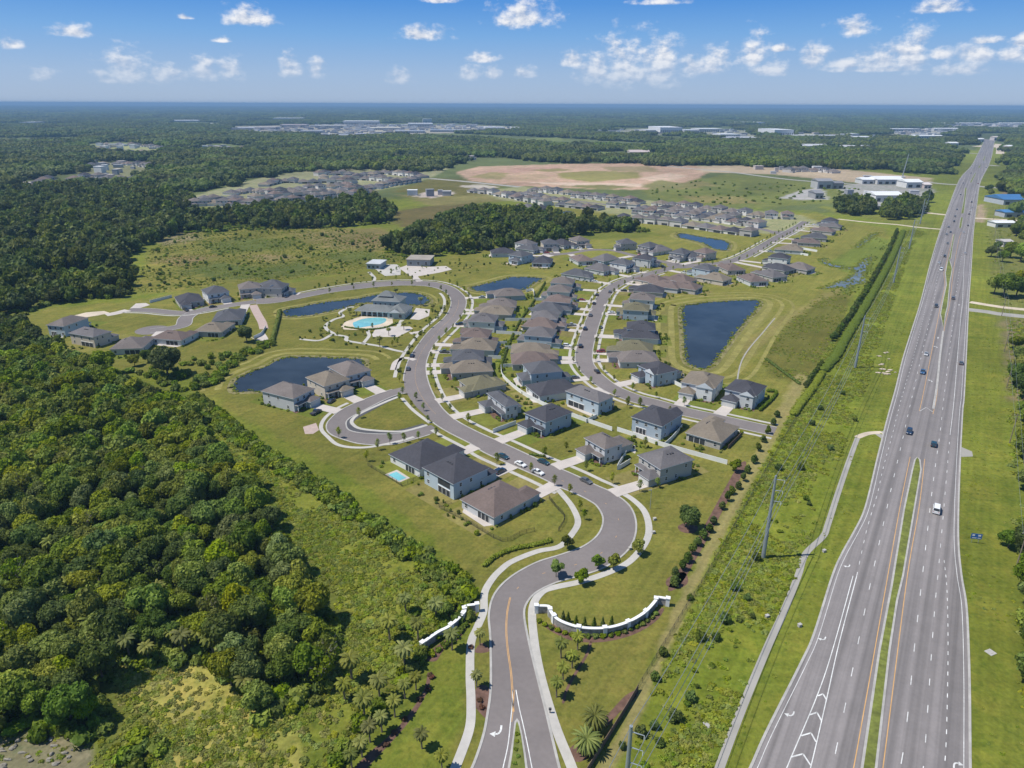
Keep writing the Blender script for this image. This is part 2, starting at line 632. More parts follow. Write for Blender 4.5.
# ------------------------------------------------------------------ ground cover
LAWN = (.172, .168, .034)
LAWN2 = (.150, .160, .032)
VERGE = (.158, .178, .024)
ROUGH = (.150, .175, .024)
MEADOW = (.175, .165, .034)
TAN = (.245, .215, .080)
MARSHC = (.120, .118, .024)
DIRTC = (.37, .255, .175)
FLOOR = (.118, .132, .024)
FARF = (.100, .122, .042)
COMM = [(436, 790), (455, 740), (468, 690), (476, 620), (474, 590), (455, 560), (420, 528), (385, 500), (330, 464), (270, 432), (215, 405), (196, 392), (190, 372),
        (150, 372), (110, 368), (60, 350), (25, 330), (15, 318), (50, 308), (120, 302), (150, 298), (200, 288), (250, 284), (300, 281), (360, 273), (420, 262), (470, 252), (520, 240), (560, 234),
        (620, 233), (660, 236), (640, 226), (600, 222), (560, 222), (540, 214), (560, 205), (620, 205), (700, 212), (770, 215), (815, 213), (850, 222), (885, 228), (890, 238), (880, 245), (868, 262), (850, 300),
        (815, 348), (797, 390), (780, 425), (752, 470), (715, 530), (678, 600), (640, 690), (592, 775), (585, 795)]
COVER = [  # (pixel outline, base colour, variation, soft edge in metres)
    ([(-200, 330), (-200, 150), (300, 150), (1300, 150), (1300, 106.2), (-300, 106.2)], FARF, .5, 60),
    ([(0, 205), (180, 205), (500, 195), (860, 215), (860, 150), (0, 150)], FARF, .5, 40),
    ([(130, 292), (150, 250), (190, 230), (250, 224), (330, 226), (400, 238), (445, 255), (405, 262), (350, 273), (280, 280), (220, 285), (170, 293)], MEADOW, .9, 10),
    ([(290, 232), (380, 228), (420, 245), (380, 252), (330, 250)], (.20, .165, .06), .9, 16),
    ([(150, 232), (190, 226), (200, 240), (165, 246)], (.21, .18, .09), .9, 12),
    ([(385, 212), (470, 200), (480, 212), (400, 228)], (.12, .10, .035), .6, 16),
    ([(400, 195), (440, 190), (500, 192), (520, 200), (430, 206)], (.19, .17, .06), .8, 16),
    ([(390, 192), (430, 178), (520, 182), (470, 196)], (.12, .11, .03), .8, 20),
    ([(175, 272), (215, 262), (260, 266), (300, 262), (330, 268), (300, 276), (230, 280)], (.105, .125, .028), .9, 14), ([(150, 262), (180, 255), (215, 256), (190, 266)], (.20, .15, .06), .9, 12),
    ([(200, 245), (250, 238), (300, 240), (280, 250), (220, 253)], (.110, .130, .028), .9, 14), ([(310, 255), (360, 250), (400, 256), (350, 264)], (.115, .130, .030), .9, 14), ([(330, 240), (370, 236), (410, 246), (370, 246)], (.205, .155, .065), .9, 10),
    ([(240, 256), (270, 254), (300, 257), (270, 262)], (.215, .175, .07), .9, 10),
    (COMM, LAWN, .62, 2.5),
    ([(640, 190), (690, 180), (730, 174), (800, 181), (900, 188), (890, 205), (820, 204), (760, 208), (700, 205), (650, 198)], (.135, .15, .038), .8, 14),
    ([(660, 184), (700, 180), (720, 186), (680, 190)], (.17, .155, .055), .9, 8), ([(740, 182), (790, 184), (780, 192), (740, 190)], (.105, .12, .03), .9, 10), ([(680, 196), (740, 196), (760, 204), (700, 203)], (.18, .16, .055), .9, 8), ([(700, 186), (740, 190), (770, 196), (720, 196)], (.11, .13, .032), .9, 8),
    ([(815, 205), (860, 212), (930, 222), (925, 228), (840, 214)], LAWN2, .5, 6),
    ([(455, 172), (480, 166.5), (560, 164), (650, 163), (715, 167), (700, 178), (660, 190), (590, 189), (520, 186), (470, 181)], DIRTC, .9, 6),
    ([(470, 172), (520, 168), (560, 166), (560, 169), (500, 174)], (.34, .22, .16), .8, 5), ([(520, 182), (580, 183), (640, 184), (650, 187), (590, 187)], (.47, .36, .27), .6, 5), ([(490, 176), (540, 174), (556, 178), (520, 181)], (.33, .24, .15), .9, 5),
    ([(556, 173), (590, 171), (640, 172), (640, 178), (590, 182), (560, 178)], (.20, .18, .06), .5, 6),
    ([(470, 177), (490, 172), (510, 173), (500, 180)], (.24, .20, .09), .9, 6), ([(640, 178), (670, 173), (690, 176), (660, 183)], (.44, .33, .24), .8, 5), ([(560, 186), (600, 184.5), (640, 187), (600, 189.5)], (.17, .16, .06), .9, 6), ([(530, 170), (556, 168.5), (575, 170), (550, 172)], (.20, .17, .07), .9, 5), ([(500, 184), (520, 182), (545, 184), (520, 186.5)], (.28, .19, .13), .9, 5),
    ([(600, 167), (650, 166), (660, 172), (610, 171)], (.24, .19, .10), .5, 6),
    ([(640, 186), (660, 180), (690, 184), (660, 192)], (.17, .16, .06), .5, 8),
    ([(700, 166), (770, 165), (840, 169), (930, 178), (930, 186), (860, 183), (770, 174), (700, 172)], (.38, .30, .20), .45, 6),
    ([(760, 362), (776, 335), (800, 310), (822, 294), (848, 296), (846, 312), (835, 342), (815, 372), (800, 386), (775, 378)], MARSHC, .6, 3),
    ([(826, 264), (852, 248), (876, 236), (890, 240), (880, 262), (868, 280), (850, 292), (838, 284), (850, 274)], (.130, .160, .026), .6, 3),
    ([(640, 330), (650, 312), (672, 306), (668, 335), (672, 356), (690, 372), (676, 372), (655, 355)], (.19, .18, .050), .3, 3),
    ([(700, 372), (730, 345), (760, 305), (775, 300), (770, 315), (740, 352), (715, 374)], (.19, .18, .050), .3, 3),
    ([(797, 372), (770, 425), (730, 500), (690, 575), (640, 690), (600, 768), (590, 790), (610, 790), (622, 762), (650, 698), (705, 575), (745, 500), (785, 425), (812, 378)], TAN, .35, 1.5),
    ([(740, 345), (790, 312), (830, 292), (850, 284), (846, 291), (815, 303), (780, 330), (745, 362)], (.20, .175, .055), .4, 4),
    ([(700, 800), (728, 768), (765, 690), (800, 612), (838, 520), (868, 440), (888, 370), (908, 320), (926, 262), (935, 228), (950, 190), (970, 155), (983, 143), (1000, 143), (990, 190), (995, 235), (1002, 300), (1004, 400), (1010, 560), (1016, 768), (1016, 800)], VERGE, .75, 3),
    ([(985, 200), (1030, 195), (1030, 330), (1000, 330)], (.15, .16, .04), .8, 8),
    ([(1000, 192), (1030, 192), (1030, 203), (998, 203)], (.20, .15, .09), .5, 5),
    ([(976, 205), (985, 204), (985, 222), (975, 222)], (.30, .23, .15), .5, 4),
    ([(1003, 320), (1030, 320), (1030, 400), (1010, 400), (1005, 350)], (.18, .155, .07), .9, 6),
    ([(195, 400), (215, 398), (250, 440), (330, 490), (420, 555), (440, 600), (380, 680), (335, 740), (330, 590), (280, 540), (240, 470)], (.20, .215, .032), .8, 5),
    ([(90, 640), (150, 628), (235, 640), (250, 690), (300, 700), (300, 790), (170, 790), (120, 700)], (.285, .262, .062), .8, 2),
    ([(-30, 730), (60, 728), (95, 745), (95, 800), (-30, 800)], (.21, .185, .11), .8, 1.5),
    ([(0, 310), (60, 345), (120, 375), (165, 388), (195, 400), (215, 440), (270, 482), (300, 530), (340, 582), (360, 640), (330, 680), (250, 705), (228, 650), (200, 640), (140, 634), (108, 655), (130, 700), (190, 790), (95, 790), (95, 740), (60, 728), (-30, 728), (-250, 600), (-250, 330)], FLOOR, .5, 3),
    ([(300, 790), (345, 740), (380, 690), (420, 640), (455, 585), (470, 570), (476, 590), (470, 620), (430, 660), (400, 690), (370, 730), (340, 790)], FLOOR, .5, 2),
    ([(-250, 330), (-250, 205), (0, 200), (60, 190), (110, 185), (190, 190), (195, 205), (180, 215), (185, 230), (150, 244), (128, 256), (135, 275), (130, 298), (55, 300), (30, 312), (0, 318)], FLOOR, .5, 5),
    ([(180, 230), (260, 226), (330, 225), (390, 221), (395, 208), (370, 199), (330, 203), (300, 207), (250, 209), (195, 210)], FLOOR, .5, 8),
    ([(382, 250), (405, 256), (470, 252), (520, 246), (560, 243), (600, 239), (640, 238), (655, 234), (600, 225), (570, 217), (520, 212), (480, 212), (440, 216), (430, 228), (400, 240)], FLOOR, .5, 6),
    ([(228, 133), (226, 126.5), (300, 125), (400, 124.5), (470, 125), (514, 127), (514, 131.5), (430, 133.5), (360, 138), (330, 139), (300, 134.5)], (.30, .28, .22), .6, 60),
    ([(582, 133.5), (640, 128.5), (745, 130.5), (766, 137), (760, 141.5), (716, 141.5), (700, 135.5)], (.24, .24, .17), .6, 60),
    ([(770, 138.5), (800, 132.5), (840, 136.5), (880, 137.5), (880, 140.5), (800, 138)], (.26, .25, .18), .6, 50),
    ([(888, 133.5), (892, 129.5), (958, 128.5), (960, 133.5), (910, 139.5)], (.30, .29, .24), .5, 50),
    ([(922, 126.5), (985, 123.5), (1030, 123.5), (1030, 127.5)], (.30, .29, .26), .5, 80),
    ([(90, 147), (96, 143.6), (130, 143.6), (167, 145.5), (167, 151.5), (130, 152.5), (96, 149.5)], (.22, .23, .10), .6, 30),
    ([(82, 166), (96, 161.6), (149, 163.5), (153, 169.5), (120, 180), (68, 179), (80, 172)], (.20, .20, .10), .6, 20),
    ([(512, 139.5), (560, 137.2), (569, 140.5), (530, 142.5)], (.15, .18, .05), .5, 30), ([(572, 155.5), (600, 151.5), (620, 153), (660, 154), (660, 156), (600, 159.5)], (.15, .19, .05), .5, 15),
    # housing ground among the far rows
    ([(812, 378), (785, 425), (745, 500), (705, 575), (652, 698), (610, 790), (700, 790), (730, 720), (765, 640), (800, 560), (836, 470), (862, 400), (890, 310), (912, 245), (880, 262), (850, 312)], (.158, .188, .022), .8, 2),
    ([(190, 206), (185, 198), (215, 190), (260, 178), (320, 168), (450, 168), (430, 178), (400, 187), (330, 198), (290, 203), (230, 208)], (.235, .235, .125), .8, 10),
    ([(412, 196.5), (425, 192), (450, 190.5), (456, 194), (432, 198)], (.42, .36, .31), .6, 5), ([(455, 186), (480, 184.5), (500, 187), (480, 189.5)], (.40, .36, .30), .6, 5),
    ([(838, 186), (860, 183.5), (930, 185.5), (936, 191), (920, 199), (900, 205), (858, 206), (845, 198)], (.27, .265, .235), .7, 6),
    ([(780, 198), (800, 190.5), (822, 187.5), (828, 199.5), (800, 200)], (.33, .32, .30), .6, 5),
    ([(480, 192), (520, 186), (600, 196), (700, 205), (800, 215), (820, 222), (800, 235), (740, 232), (640, 218), (560, 206), (500, 200)], (.235, .235, .115), .7, 8),
]


def cover_at(X, Y):
    """base colour (n,3) and variation (n,) for ground points"""
    n = len(X)
    C = np.tile(np.array(ROUGH), (n, 1))
    A = np.full(n, .8)
    for px, col, var, soft in COVER:
        poly = [G(*p) for p in px]
        xs, ys = [p[0] for p in poly], [p[1] for p in poly]
        pad = soft * 2
        sel = np.where((X > min(xs) - pad) & (X < max(xs) + pad) & (Y > min(ys) - pad) & (Y < max(ys) + pad))[0]
        if not len(sel):
            continue
        x, y = X[sel], Y[sel]
        # a wandering edge, so no cover ends in a ruled line
        wob = np.sin(x / 3.1 + np.sin(y / 5.3) * 2) * .5 + np.sin(y / 2.3 + np.sin(x / 7.1) * 2) * .5
        ins = np_inside(x, y, poly)
        d = np_dist(x, y, poly)
        sd = np.where(ins, d, -d) + wob * soft * .45
        w = np.clip(sd / soft + .5, 0, 1)
        w = w * w * (3 - 2 * w)
        C[sel] = C[sel] * (1 - w)[:, None] + np.array(col) * w[:, None]
        A[sel] = A[sel] * (1 - w) + var * w
    return C, A


def build_ground():
    radii = [0.0] + list(np.geomspace(45, 30000, 640))
    ang = list(np.radians(np.concatenate([np.arange(-180, -60, 12), np.arange(-60, -42, 1.5), np.arange(-42, 42, .27), np.arange(42, 60, 1.5), np.arange(60, 180, 12)])))
    na = len(ang)
    A = np.array(ang)
    verts = [(0, 0, 0)]
    R = np.array(radii[1:])
    X = (R[:, None] * np.sin(A)[None, :]).ravel()
    Y = (R[:, None] * np.cos(A)[None, :]).ravel()
    V = np.zeros((1 + len(X), 3), np.float32)
    V[1:, 0], V[1:, 1] = X, Y
    nr = len(R)
    i, j = np.meshgrid(np.arange(nr - 1), np.arange(na), indexing='ij')
    j2 = (j + 1) % na
    a = 1 + i * na + j
    b = 1 + i * na + j2
    c = 1 + (i + 1) * na + j2
    d = 1 + (i + 1) * na + j
    quads = np.stack([a, d, c, b], -1).reshape(-1, 4)
    tris = [(0, 1 + k, 1 + (k + 1) % na) for k in range(na)]
    me = bpy.data.meshes.new('ground')
    nq = len(quads)
    me.vertices.add(len(V))
    me.vertices.foreach_set('co', V.ravel())
    loops = np.concatenate([quads.ravel(), np.array(tris).ravel()])
    me.loops.add(len(loops))
    me.loops.foreach_set('vertex_index', loops.astype(np.int32))
    me.polygons.add(nq + na)
    st = np.concatenate([np.arange(nq) * 4, nq * 4 + np.arange(na) * 3]).astype(np.int32)
    me.polygons.foreach_set('loop_start', st)
    me.update(calc_edges=True)
    C, Aa = cover_at(V[:, 0].astype(float), V[:, 1].astype(float))
    at = me.attributes.new('cover', 'FLOAT_COLOR', 'POINT')
    at.data.foreach_set('color', np.concatenate([C, Aa[:, None]], 1).astype(np.float32).ravel())
    o = bpy.data.objects.new('ground', me)
    COL.objects.link(o)
    struct(o)
    # face up
    if me.polygons[1000].normal.z < 0:
        me.flip_normals()
    m, nt, b = new_mat('ground cover')
    L = nt.links
    att = nt.nodes.new('ShaderNodeAttribute')
    att.attribute_name = 'cover'
    geo = nt.nodes.new('ShaderNodeNewGeometry')

    def noise(size, det=3, rough=.6):
        nz = nt.nodes.new('ShaderNodeTexNoise')
        nz.inputs['Scale'].default_value = 1 / size
        nz.inputs['Detail'].default_value = det
        nz.inputs['Roughness'].default_value = rough
        L.new(geo.outputs['Position'], nz.inputs['Vector'])
        return nz.outputs['Fac']

    def mrange(s, a, b_, c, d):
        r = nt.nodes.new('ShaderNodeMapRange')
        r.inputs['From Min'].default_value, r.inputs['From Max'].default_value = a, b_
        r.inputs['To Min'].default_value, r.inputs['To Max'].default_value = c, d
        L.new(s, r.inputs['Value'])
        return r.outputs['Result']

    def math_(op, a, b_=None):
        q = nt.nodes.new('ShaderNodeMath')
        q.operation = op
        for k, s in enumerate((a, b_)):
            if s is None:
                continue
            if isinstance(s, (int, float)):
                q.inputs[k].default_value = s
            else:
                L.new(s, q.inputs[k])
        return q.outputs[0]
    var = att.outputs['Alpha']
    # dry straw patches and lush patches where the cover is uneven
    dry = math_('MULTIPLY', mrange(noise(11, 4, .7), .48, .72, 0, 1), var)
    lush = math_('MULTIPLY', mrange(noise(17, 4, .65), .50, .74, 0, .9), var)

    def mix(f, a, b_):
        x = nt.nodes.new('ShaderNodeMix')
        x.data_type = 'RGBA'
        x.blend_type = 'MULTIPLY'
        L.new(f, x.inputs[0])
        L.new(a, x.inputs[6])
        x.inputs[7].default_value = (*b_, 1)
        return x.outputs[2]
    c = mix(dry, att.outputs['Color'], (1.55, 1.28, 1.5))
    c = mix(lush, c, (.60, .76, .55))
    spots = math_('MULTIPLY', mrange(noise(2.2, 3, .6), .52, .66, 0, .8), var)
    c = mix(spots, c, (.55, .68, .6))
    f1 = mrange(noise(1.0, 2), .3, .7, .84, 1.16)

    def streak(rot, sx, sy, amt):
        m1 = nt.nodes.new('ShaderNodeMapping')
        m1.inputs['Rotation'].default_value = (0, 0, rot)
        L.new(geo.outputs['Position'], m1.inputs['Vector'])
        m2 = nt.nodes.new('ShaderNodeMapping')
        m2.inputs['Scale'].default_value = (sx, sy, 1)
        L.new(m1.outputs['Vector'], m2.inputs['Vector'])
        nz = nt.nodes.new('ShaderNodeTexNoise')
        nz.inputs['Scale'].default_value = 1
        nz.inputs['Detail'].default_value = 2
        L.new(m2.outputs['Vector'], nz.inputs['Vector'])
        return mrange(nz.outputs['Fac'], .35, .65, 1 - amt, 1 + amt)
    # faint mowing lines in two directions
    f1 = math_('MULTIPLY', f1, math_('MULTIPLY', streak(HW_ANG, .55, .02, .09), streak(HW_ANG + 1.1, .4, .025, .07)))
    f2 = mrange(noise(55, 3), .3, .7, .88, 1.12)
    f3 = mrange(noise(900, 4), .35, .65, .7, 1.3)
    f = math_('MULTIPLY', math_('MULTIPLY', f1, f2), f3)
    vm = nt.nodes.new('ShaderNodeVectorMath')
    vm.operation = 'SCALE'
    L.new(c, vm.inputs[0])
    L.new(f, vm.inputs['Scale'])
    L.new(vm.outputs[0], b.inputs['Base Color'])
    b.inputs['Roughness'].default_value = .95
    b.inputs['Specular IOR Level'].default_value = .1
    bp = nt.nodes.new('ShaderNodeBump')
    bp.inputs['Distance'].default_value = .6
    L.new(math_('MULTIPLY', var, .55), bp.inputs['Strength'])
    L.new(noise(1.6, 3), bp.inputs['Height'])
    L.new(bp.outputs['Normal'], b.inputs['Normal'])
    me.materials.append(m)


build_ground()

# ------------------------------------------------------------------ roads, kerbs, walks, water
Z0 = .03
struct(sheet('road', BOULEVARD, Z0 + .006, M['asphalt_new']))
struct(ribbon('street', S2, -4.2, 4.2, Z0, M['asphalt_new']))
struct(ribbon('street', S3, -3.6, 3.6, Z0 - .006, M['asphalt_new']))
struct(ribbon('street', S4, -4.5, 4.5, Z0 - .012, M['asphalt_new']))
struct(ribbon('street', S5, -4.0, 4.0, Z0 - .006, M['asphalt_new']))
struct(ribbon('street', S6, -4.0, 4.0, Z0 - .012, M['asphalt_new']))
struct(sheet('street', LOOP_OUT + LOOP_IN[::-1], Z0, M['asphalt_new']))
struct(ribbon('asphalt_patch', offset(LOOP_IN[8:-2], 0), .3, 3.4, Z0 + .004, M['asphalt_dark']))
for c_, r_ in ((G(680, 265.5), 11), (G(783, 233), 13), (G(152, 330), 9), (G(552, 254), 8)):
    struct(sheet('turning_circle', [(c_.x + r_ * math.cos(t * PI / 16), c_.y + r_ * math.sin(t * PI / 16)) for t in range(32)], Z0 - .018 - .001 * r_ / 10, M['asphalt_new']))


def part_of(line, a, b):
    """piece of a ground line between two survey points"""
    A, B = V2(G(*a)), V2(G(*b))
    i = min(range(len(line)), key=lambda k: (line[k] - A).length)
    j = min(range(len(line)), key=lambda k: (line[k] - B).length)
    return line[min(i, j):max(i, j) + 1]


def kerb(line, side, name='kerb'):
    w = (0.0, .55) if side > 0 else (-.55, 0.0)
    struct(ribbon(name, line, w[0], w[1], .13, M['kerb'], .12))


kerb(part_of(BL, (462, 785), (433, 422)), 1)
kerb(part_of(BL, (404, 381), (256, 304)), 1)
kerb(BR, -1)
kerb(LOOP_OUT[4:-3], 1 if (LOOP_OUT[20] - LOOP_OUT[10]).cross(LOOP_IN[20] - LOOP_OUT[20]) < 0 else -1)
kerb(LOOP_IN[3:-2], -1 if (LOOP_OUT[20] - LOOP_OUT[10]).cross(LOOP_IN[20] - LOOP_OUT[20]) < 0 else 1)
struct(ribbon('kerb', part_of(S2, (775, 431.5), (662, 270.5)), 4.2, 4.7, .13, M['kerb'], .12))
struct(ribbon('kerb', part_of(S2, (775, 431.5), (662, 270.5)), -4.7, -4.2, .13, M['kerb'], .12))
struct(ribbon('kerb', part_of(S2, (724, 262.5), (806, 221.5)), 4.5, 5.4, .13, M['kerb'], .12))
struct(ribbon('kerb', part_of(S2, (724, 262.5), (806, 221.5)), -5.2, -4.5, .13, M['kerb'], .12))
for s_, w_ in ((S5, 4.0), (S6, 4.0)):
    struct(ribbon('kerb', s_, w_, w_ + .5, .13, M['kerb'], .12))
    struct(ribbon('kerb', s_, -w_ - .5, -w_, .13, M['kerb'], .12))

# sidewalks
CW = M['concrete']


def walk(px, w=1.9, m=None, name='sidewalk', z=.06):
    return struct(ribbon(name, gl(px), -w / 2, w / 2, z, m or CW, .05))


struct(ribbon('sidewalk', part_of(BL, (562, 488), (440, 428)), 3.4, 5.0, .06, CW, .05))
struct(ribbon('sidewalk', part_of(BL, (405, 378), (446, 293)), 3.6, 5.4, .06, CW, .05))
struct(ribbon('sidewalk', part_of(BR, (619.5, 497), (470, 290)), -5.2, -3.6, .06, CW, .05))
struct(ribbon('sidewalk', part_of(BR, (470, 290), (256, 299.5)), -4.6, -3.2, .06, CW, .05))
struct(ribbon('sidewalk', part_of(S2, (775, 431.5), (655, 272)), 6.6, 8.1, .06, CW, .05))
struct(ribbon('sidewalk', part_of(S2, (775, 431.5), (655, 272)), -8.1, -6.6, .06, CW, .05))
struct(ribbon('sidewalk', part_of(S2, (730, 261), (775, 239)), 7.4, 9.0, .06, CW, .05))
struct(ribbon('sidewalk', part_of(S2, (745, 256), (795, 228)), -8.4, -6.8, .06, CW, .05))
struct(ribbon('sidewalk', S5[6:], 5.6, 7.0, .06, CW, .05))
walk([(446, 790), (461, 753.5), (470, 726), (471, 700), (470, 675), (471, 643.5), (477, 628), (483.5, 612), (484, 598), (486, 589), (493, 578), (500.6, 570),
      (512, 561.5), (537, 551.5), (559.5, 546.5), (572, 534), (578, 521.5), (572, 506.5), (562, 494), (556, 487.5)], 2.0)
walk([(580, 795), (572, 768), (554.5, 723.5), (539.5, 671), (533, 630), (533, 606), (542, 592), (556, 587), (579.5, 582), (607, 573), (629.5, 561.5), (644.5, 544), (649, 529), (644.5, 511.5), (632, 499), (619.5, 492)], 2.1)
walk([(414, 437), (396, 442), (365, 447.5), (340, 445.5), (328, 437), (321, 428), (325, 418), (337, 408.5), (348, 403)], 1.6)
walk([(427, 425), (405, 431), (386, 431.3), (362, 429), (353.5, 425), (352, 420), (360, 413.5), (384, 402.5), (398, 397)], 1.5)
walk([(402, 398), (413, 410), (430, 423)], 1.6)
# clubhouse grounds
walk([(300, 339), (319, 340.5), (331, 335), (333.5, 333.5), (327, 329.5), (326, 325), (334, 319.5), (343, 316.5), (340, 312.5), (348, 307.8), (354, 307)], 2.2)
walk([(333, 334.5), (346, 336.7), (347, 340.5), (363, 343.5), (379, 346), (394, 350), (404, 352)], 2.2)
walk([(363, 343.5), (369, 336), (368, 331), (374, 326.5)], 2.0)
walk([(398, 327), (402, 320)], 2.5)
walk([(410, 333.5), (424, 331.5)], 4, M['drive'])
walk([(369, 272), (374.5, 278), (372.5, 282)], 2.5)
walk([(420, 281.5), (415, 277), (418, 272)], 5.0, M['drive'])
struct(sheet('parking_court', gp([(372, 334.5), (377, 326.5), (410, 326.5), (413, 328.5), (408.5, 331.5), (397.5, 337), (373, 337)]), .055, M['drive'], .05))
struct(sheet('parking_court', gp([(410, 319), (416, 308), (430, 309.5), (429, 316), (419, 320)]), .055, M['drive'], .05))
struct(sheet('pool_deck', gp([(341, 327), (345, 322), (360, 316.5), (392, 315.5), (393, 323), (386, 327), (356, 330), (344, 329.5)]), .05, M['sand'], .05))
struct(sheet('paved_court', gp([(375, 269), (383, 264), (397, 264.5), (401, 268), (400.5, 275), (385, 276), (379, 272)]), .05, CW, .05))
struct(sheet('paved_court', gp([(399, 268), (410, 264), (425, 267), (446, 266), (452, 269.5), (440, 272.5), (420, 276), (410, 276)]), .047, M['drive'], .05))
struct(sheet('paved_court', gp([(243, 332), (252, 338), (262, 343.5), (270, 348), (268, 338), (264, 332), (256, 340)]), .045, M['drive'], .05))
walk([(253, 305), (257.5, 314), (262, 322), (264, 329)], 5, M['paver'], 'brick_path')
walk([(415, 360), (405, 358), (396, 362), (393, 370)], 3, M['drive'], 'gravel_path')
walk([(106, 315), (116, 313.2), (128, 310.2)], 7, M['drive'])
struct(sheet('paved_court', gp([(58, 320), (72, 316), (86, 312.5), (104, 311), (110, 313), (98, 315.5), (78, 318.5), (64, 321)]), .045, M['sand'], .05))
struct(sheet('paved_court', gp([(130, 308.5), (136, 303.5), (146, 303), (150, 305), (140, 308)]), .04, M['drive'], .04))
# grey footpath beside the highway, dirt lanes, side roads
walk([(712, 790), (719.5, 768), (742, 708.5), (768, 646), (783, 613.5), (798, 576), (805.5, 554), (823, 536.5), (828, 524), (839, 490), (850.5, 456.5), (857.5, 438)], 1.8, M['path_grey'], 'footpath')
walk([(857, 437.5), (868, 433.5), (882, 432.5)], 2.5, M['sand'], 'footpath')
struct(ribbon('side_road', gl([(962, 309), (985, 311.5), (1000, 314), (1030, 317)]), -4.5, 4.5, .024, M['path_grey']))
struct(ribbon('sand_track', gl([(970, 302), (985, 304.5), (1005, 307.5), (1030, 310)]), -3.2, 3.2, .02, M['sand']))
struct(ribbon('side_road', gl([(944, 229.5), (920, 227.5), (896, 224.5), (870, 222.5), (838, 219)]), -3.0, 3.0, .02, M['sand']))
struct(ribbon('side_road', gl([(952, 215.5), (938, 214), (920, 212)]), -5, 5, .02, M['sand']))
struct(ribbon('side_road', gl([(973, 218), (990, 219), (1030, 221)]), -5, 5, .02, M['sand']))
struct(ribbon('side_road', gl([(960, 184.8), (945, 184), (925, 182)]), -7, 7, .02, M['path_grey']))
struct(ribbon('side_road', gl([(977, 186), (990, 187.5), (1003, 188)]), -7, 7, .02, M['path_grey']))
struct(ribbon('side_road', gl([(983, 154), (975, 153.6), (960, 153)]), -12, 12, .02, M['path_grey']))
struct(ribbon('side_road', gl([(988, 165), (998, 166)]), -9, 9, .02, M['path_grey']))
struct(ribbon('side_road', gl([(998, 144), (1000, 149), (1000, 154)]), -10, 10, .02, M['sand']))
struct(ribbon('far_road', gl([(640, 163), (690, 168.5), (730, 172), (768, 177), (800, 180.5), (850, 184), (880, 186)]), -6, 6, .02, M['path_grey']))
struct(ribbon('far_road', gl([(430, 178.5), (460, 181), (490, 184), (520, 187)]), -7, 7, .02, M['path_grey']))
struct(ribbon('sand_track', gl([(735, 405), (742, 360), (765, 330), (775, 318)]), -.35, .35, .02, M['path_grey']))
struct(sheet('paved_apron', gp([(957.5, 452), (959, 446), (972, 451.5), (973, 456.5), (958, 457)]), .022, M['path_grey']))
struct(sheet('paved_apron', gp([(872, 432), (886, 431), (882, 439)]), .021, M['path_grey']))
# highway
struct(sheet('highway', HIGHWAY, .035, M['highway']))
struct(ribbon('kerb', HL, 0, .55, .13, M['kerb'], .13))
struct(ribbon('kerb', HR, -.5, 0, .13, M['kerb'], .13))
struct(ribbon('sand_track', gl([(985, 147), (1003, 145)]), -40, 40, .015, M['sand']))

MEDIANS = [
    [(853, 800), (860.5, 768), (878, 651), (890.5, 586), (903, 510), (911.5, 470), (914, 460), (917, 457), (920.5, 460), (921.7, 470), (915, 510), (904, 576), (898, 601), (890.5, 651), (877.5, 768), (871, 800)],
    [(943.3, 328), (940, 314), (942.6, 300), (946, 285), (945, 273), (946.6, 264), (949, 257), (950.5, 262), (952.5, 269), (950, 284), (948, 306), (946, 314)],
    [(948.7, 259), (953.2, 234.5), (954.6, 234), (951.2, 259)],
    [(958.8, 228), (960.5, 217.5), (963, 217.5), (961.6, 228)],
    [(961, 213.5), (963.5, 200), (964.8, 187.8), (966.8, 187.8), (965.4, 202.5), (964, 213.5)],
    [(969.8, 182.5), (974.8, 173), (976.2, 173), (971.8, 182.5)],
    [(977.6, 167.5), (981, 164), (979.6, 168)], [(982.6, 160.5), (984.6, 156), (985.6, 156), (984.4, 160.5)],
]
M['median_grass'] = mat('median grass', (.135, .155, .032), .95, ((9, .25), (2, .25), (.7, .15)))
for mpx in MEDIANS:
    poly = gp(mpx)
    struct(sheet('median', poly, .15, M['kerb'], .13))
    cen = sum(poly, Vector((0, 0))) / len(poly)
    # grass inside the kerb: pull every corner in by the kerb's width
    area = sum(a.x * b.y - b.x * a.y for a, b in zip(poly, poly[1:] + poly[:1]))
    s = 1 if area > 0 else -1
    inn = []
    for i, p in enumerate(poly):
        a, b = poly[i - 1], poly[(i + 1) % len(poly)]
        t1, t2 = (p - a).normalized(), (b - p).normalized()
        n = Vector((-t1.y - t2.y, t1.x + t2.x)) * s
        if n.length < .2:
            n = (cen - p)
        inn.append(p + n.normalized() * .5)
    struct(sheet('median_grass', inn, .17, M['median_grass']))
struct(ribbon('median', gl([(933.2, 409), (937, 385), (940, 356), (943.2, 331)]), -.45, .45, .15, M['kerb'], .13))

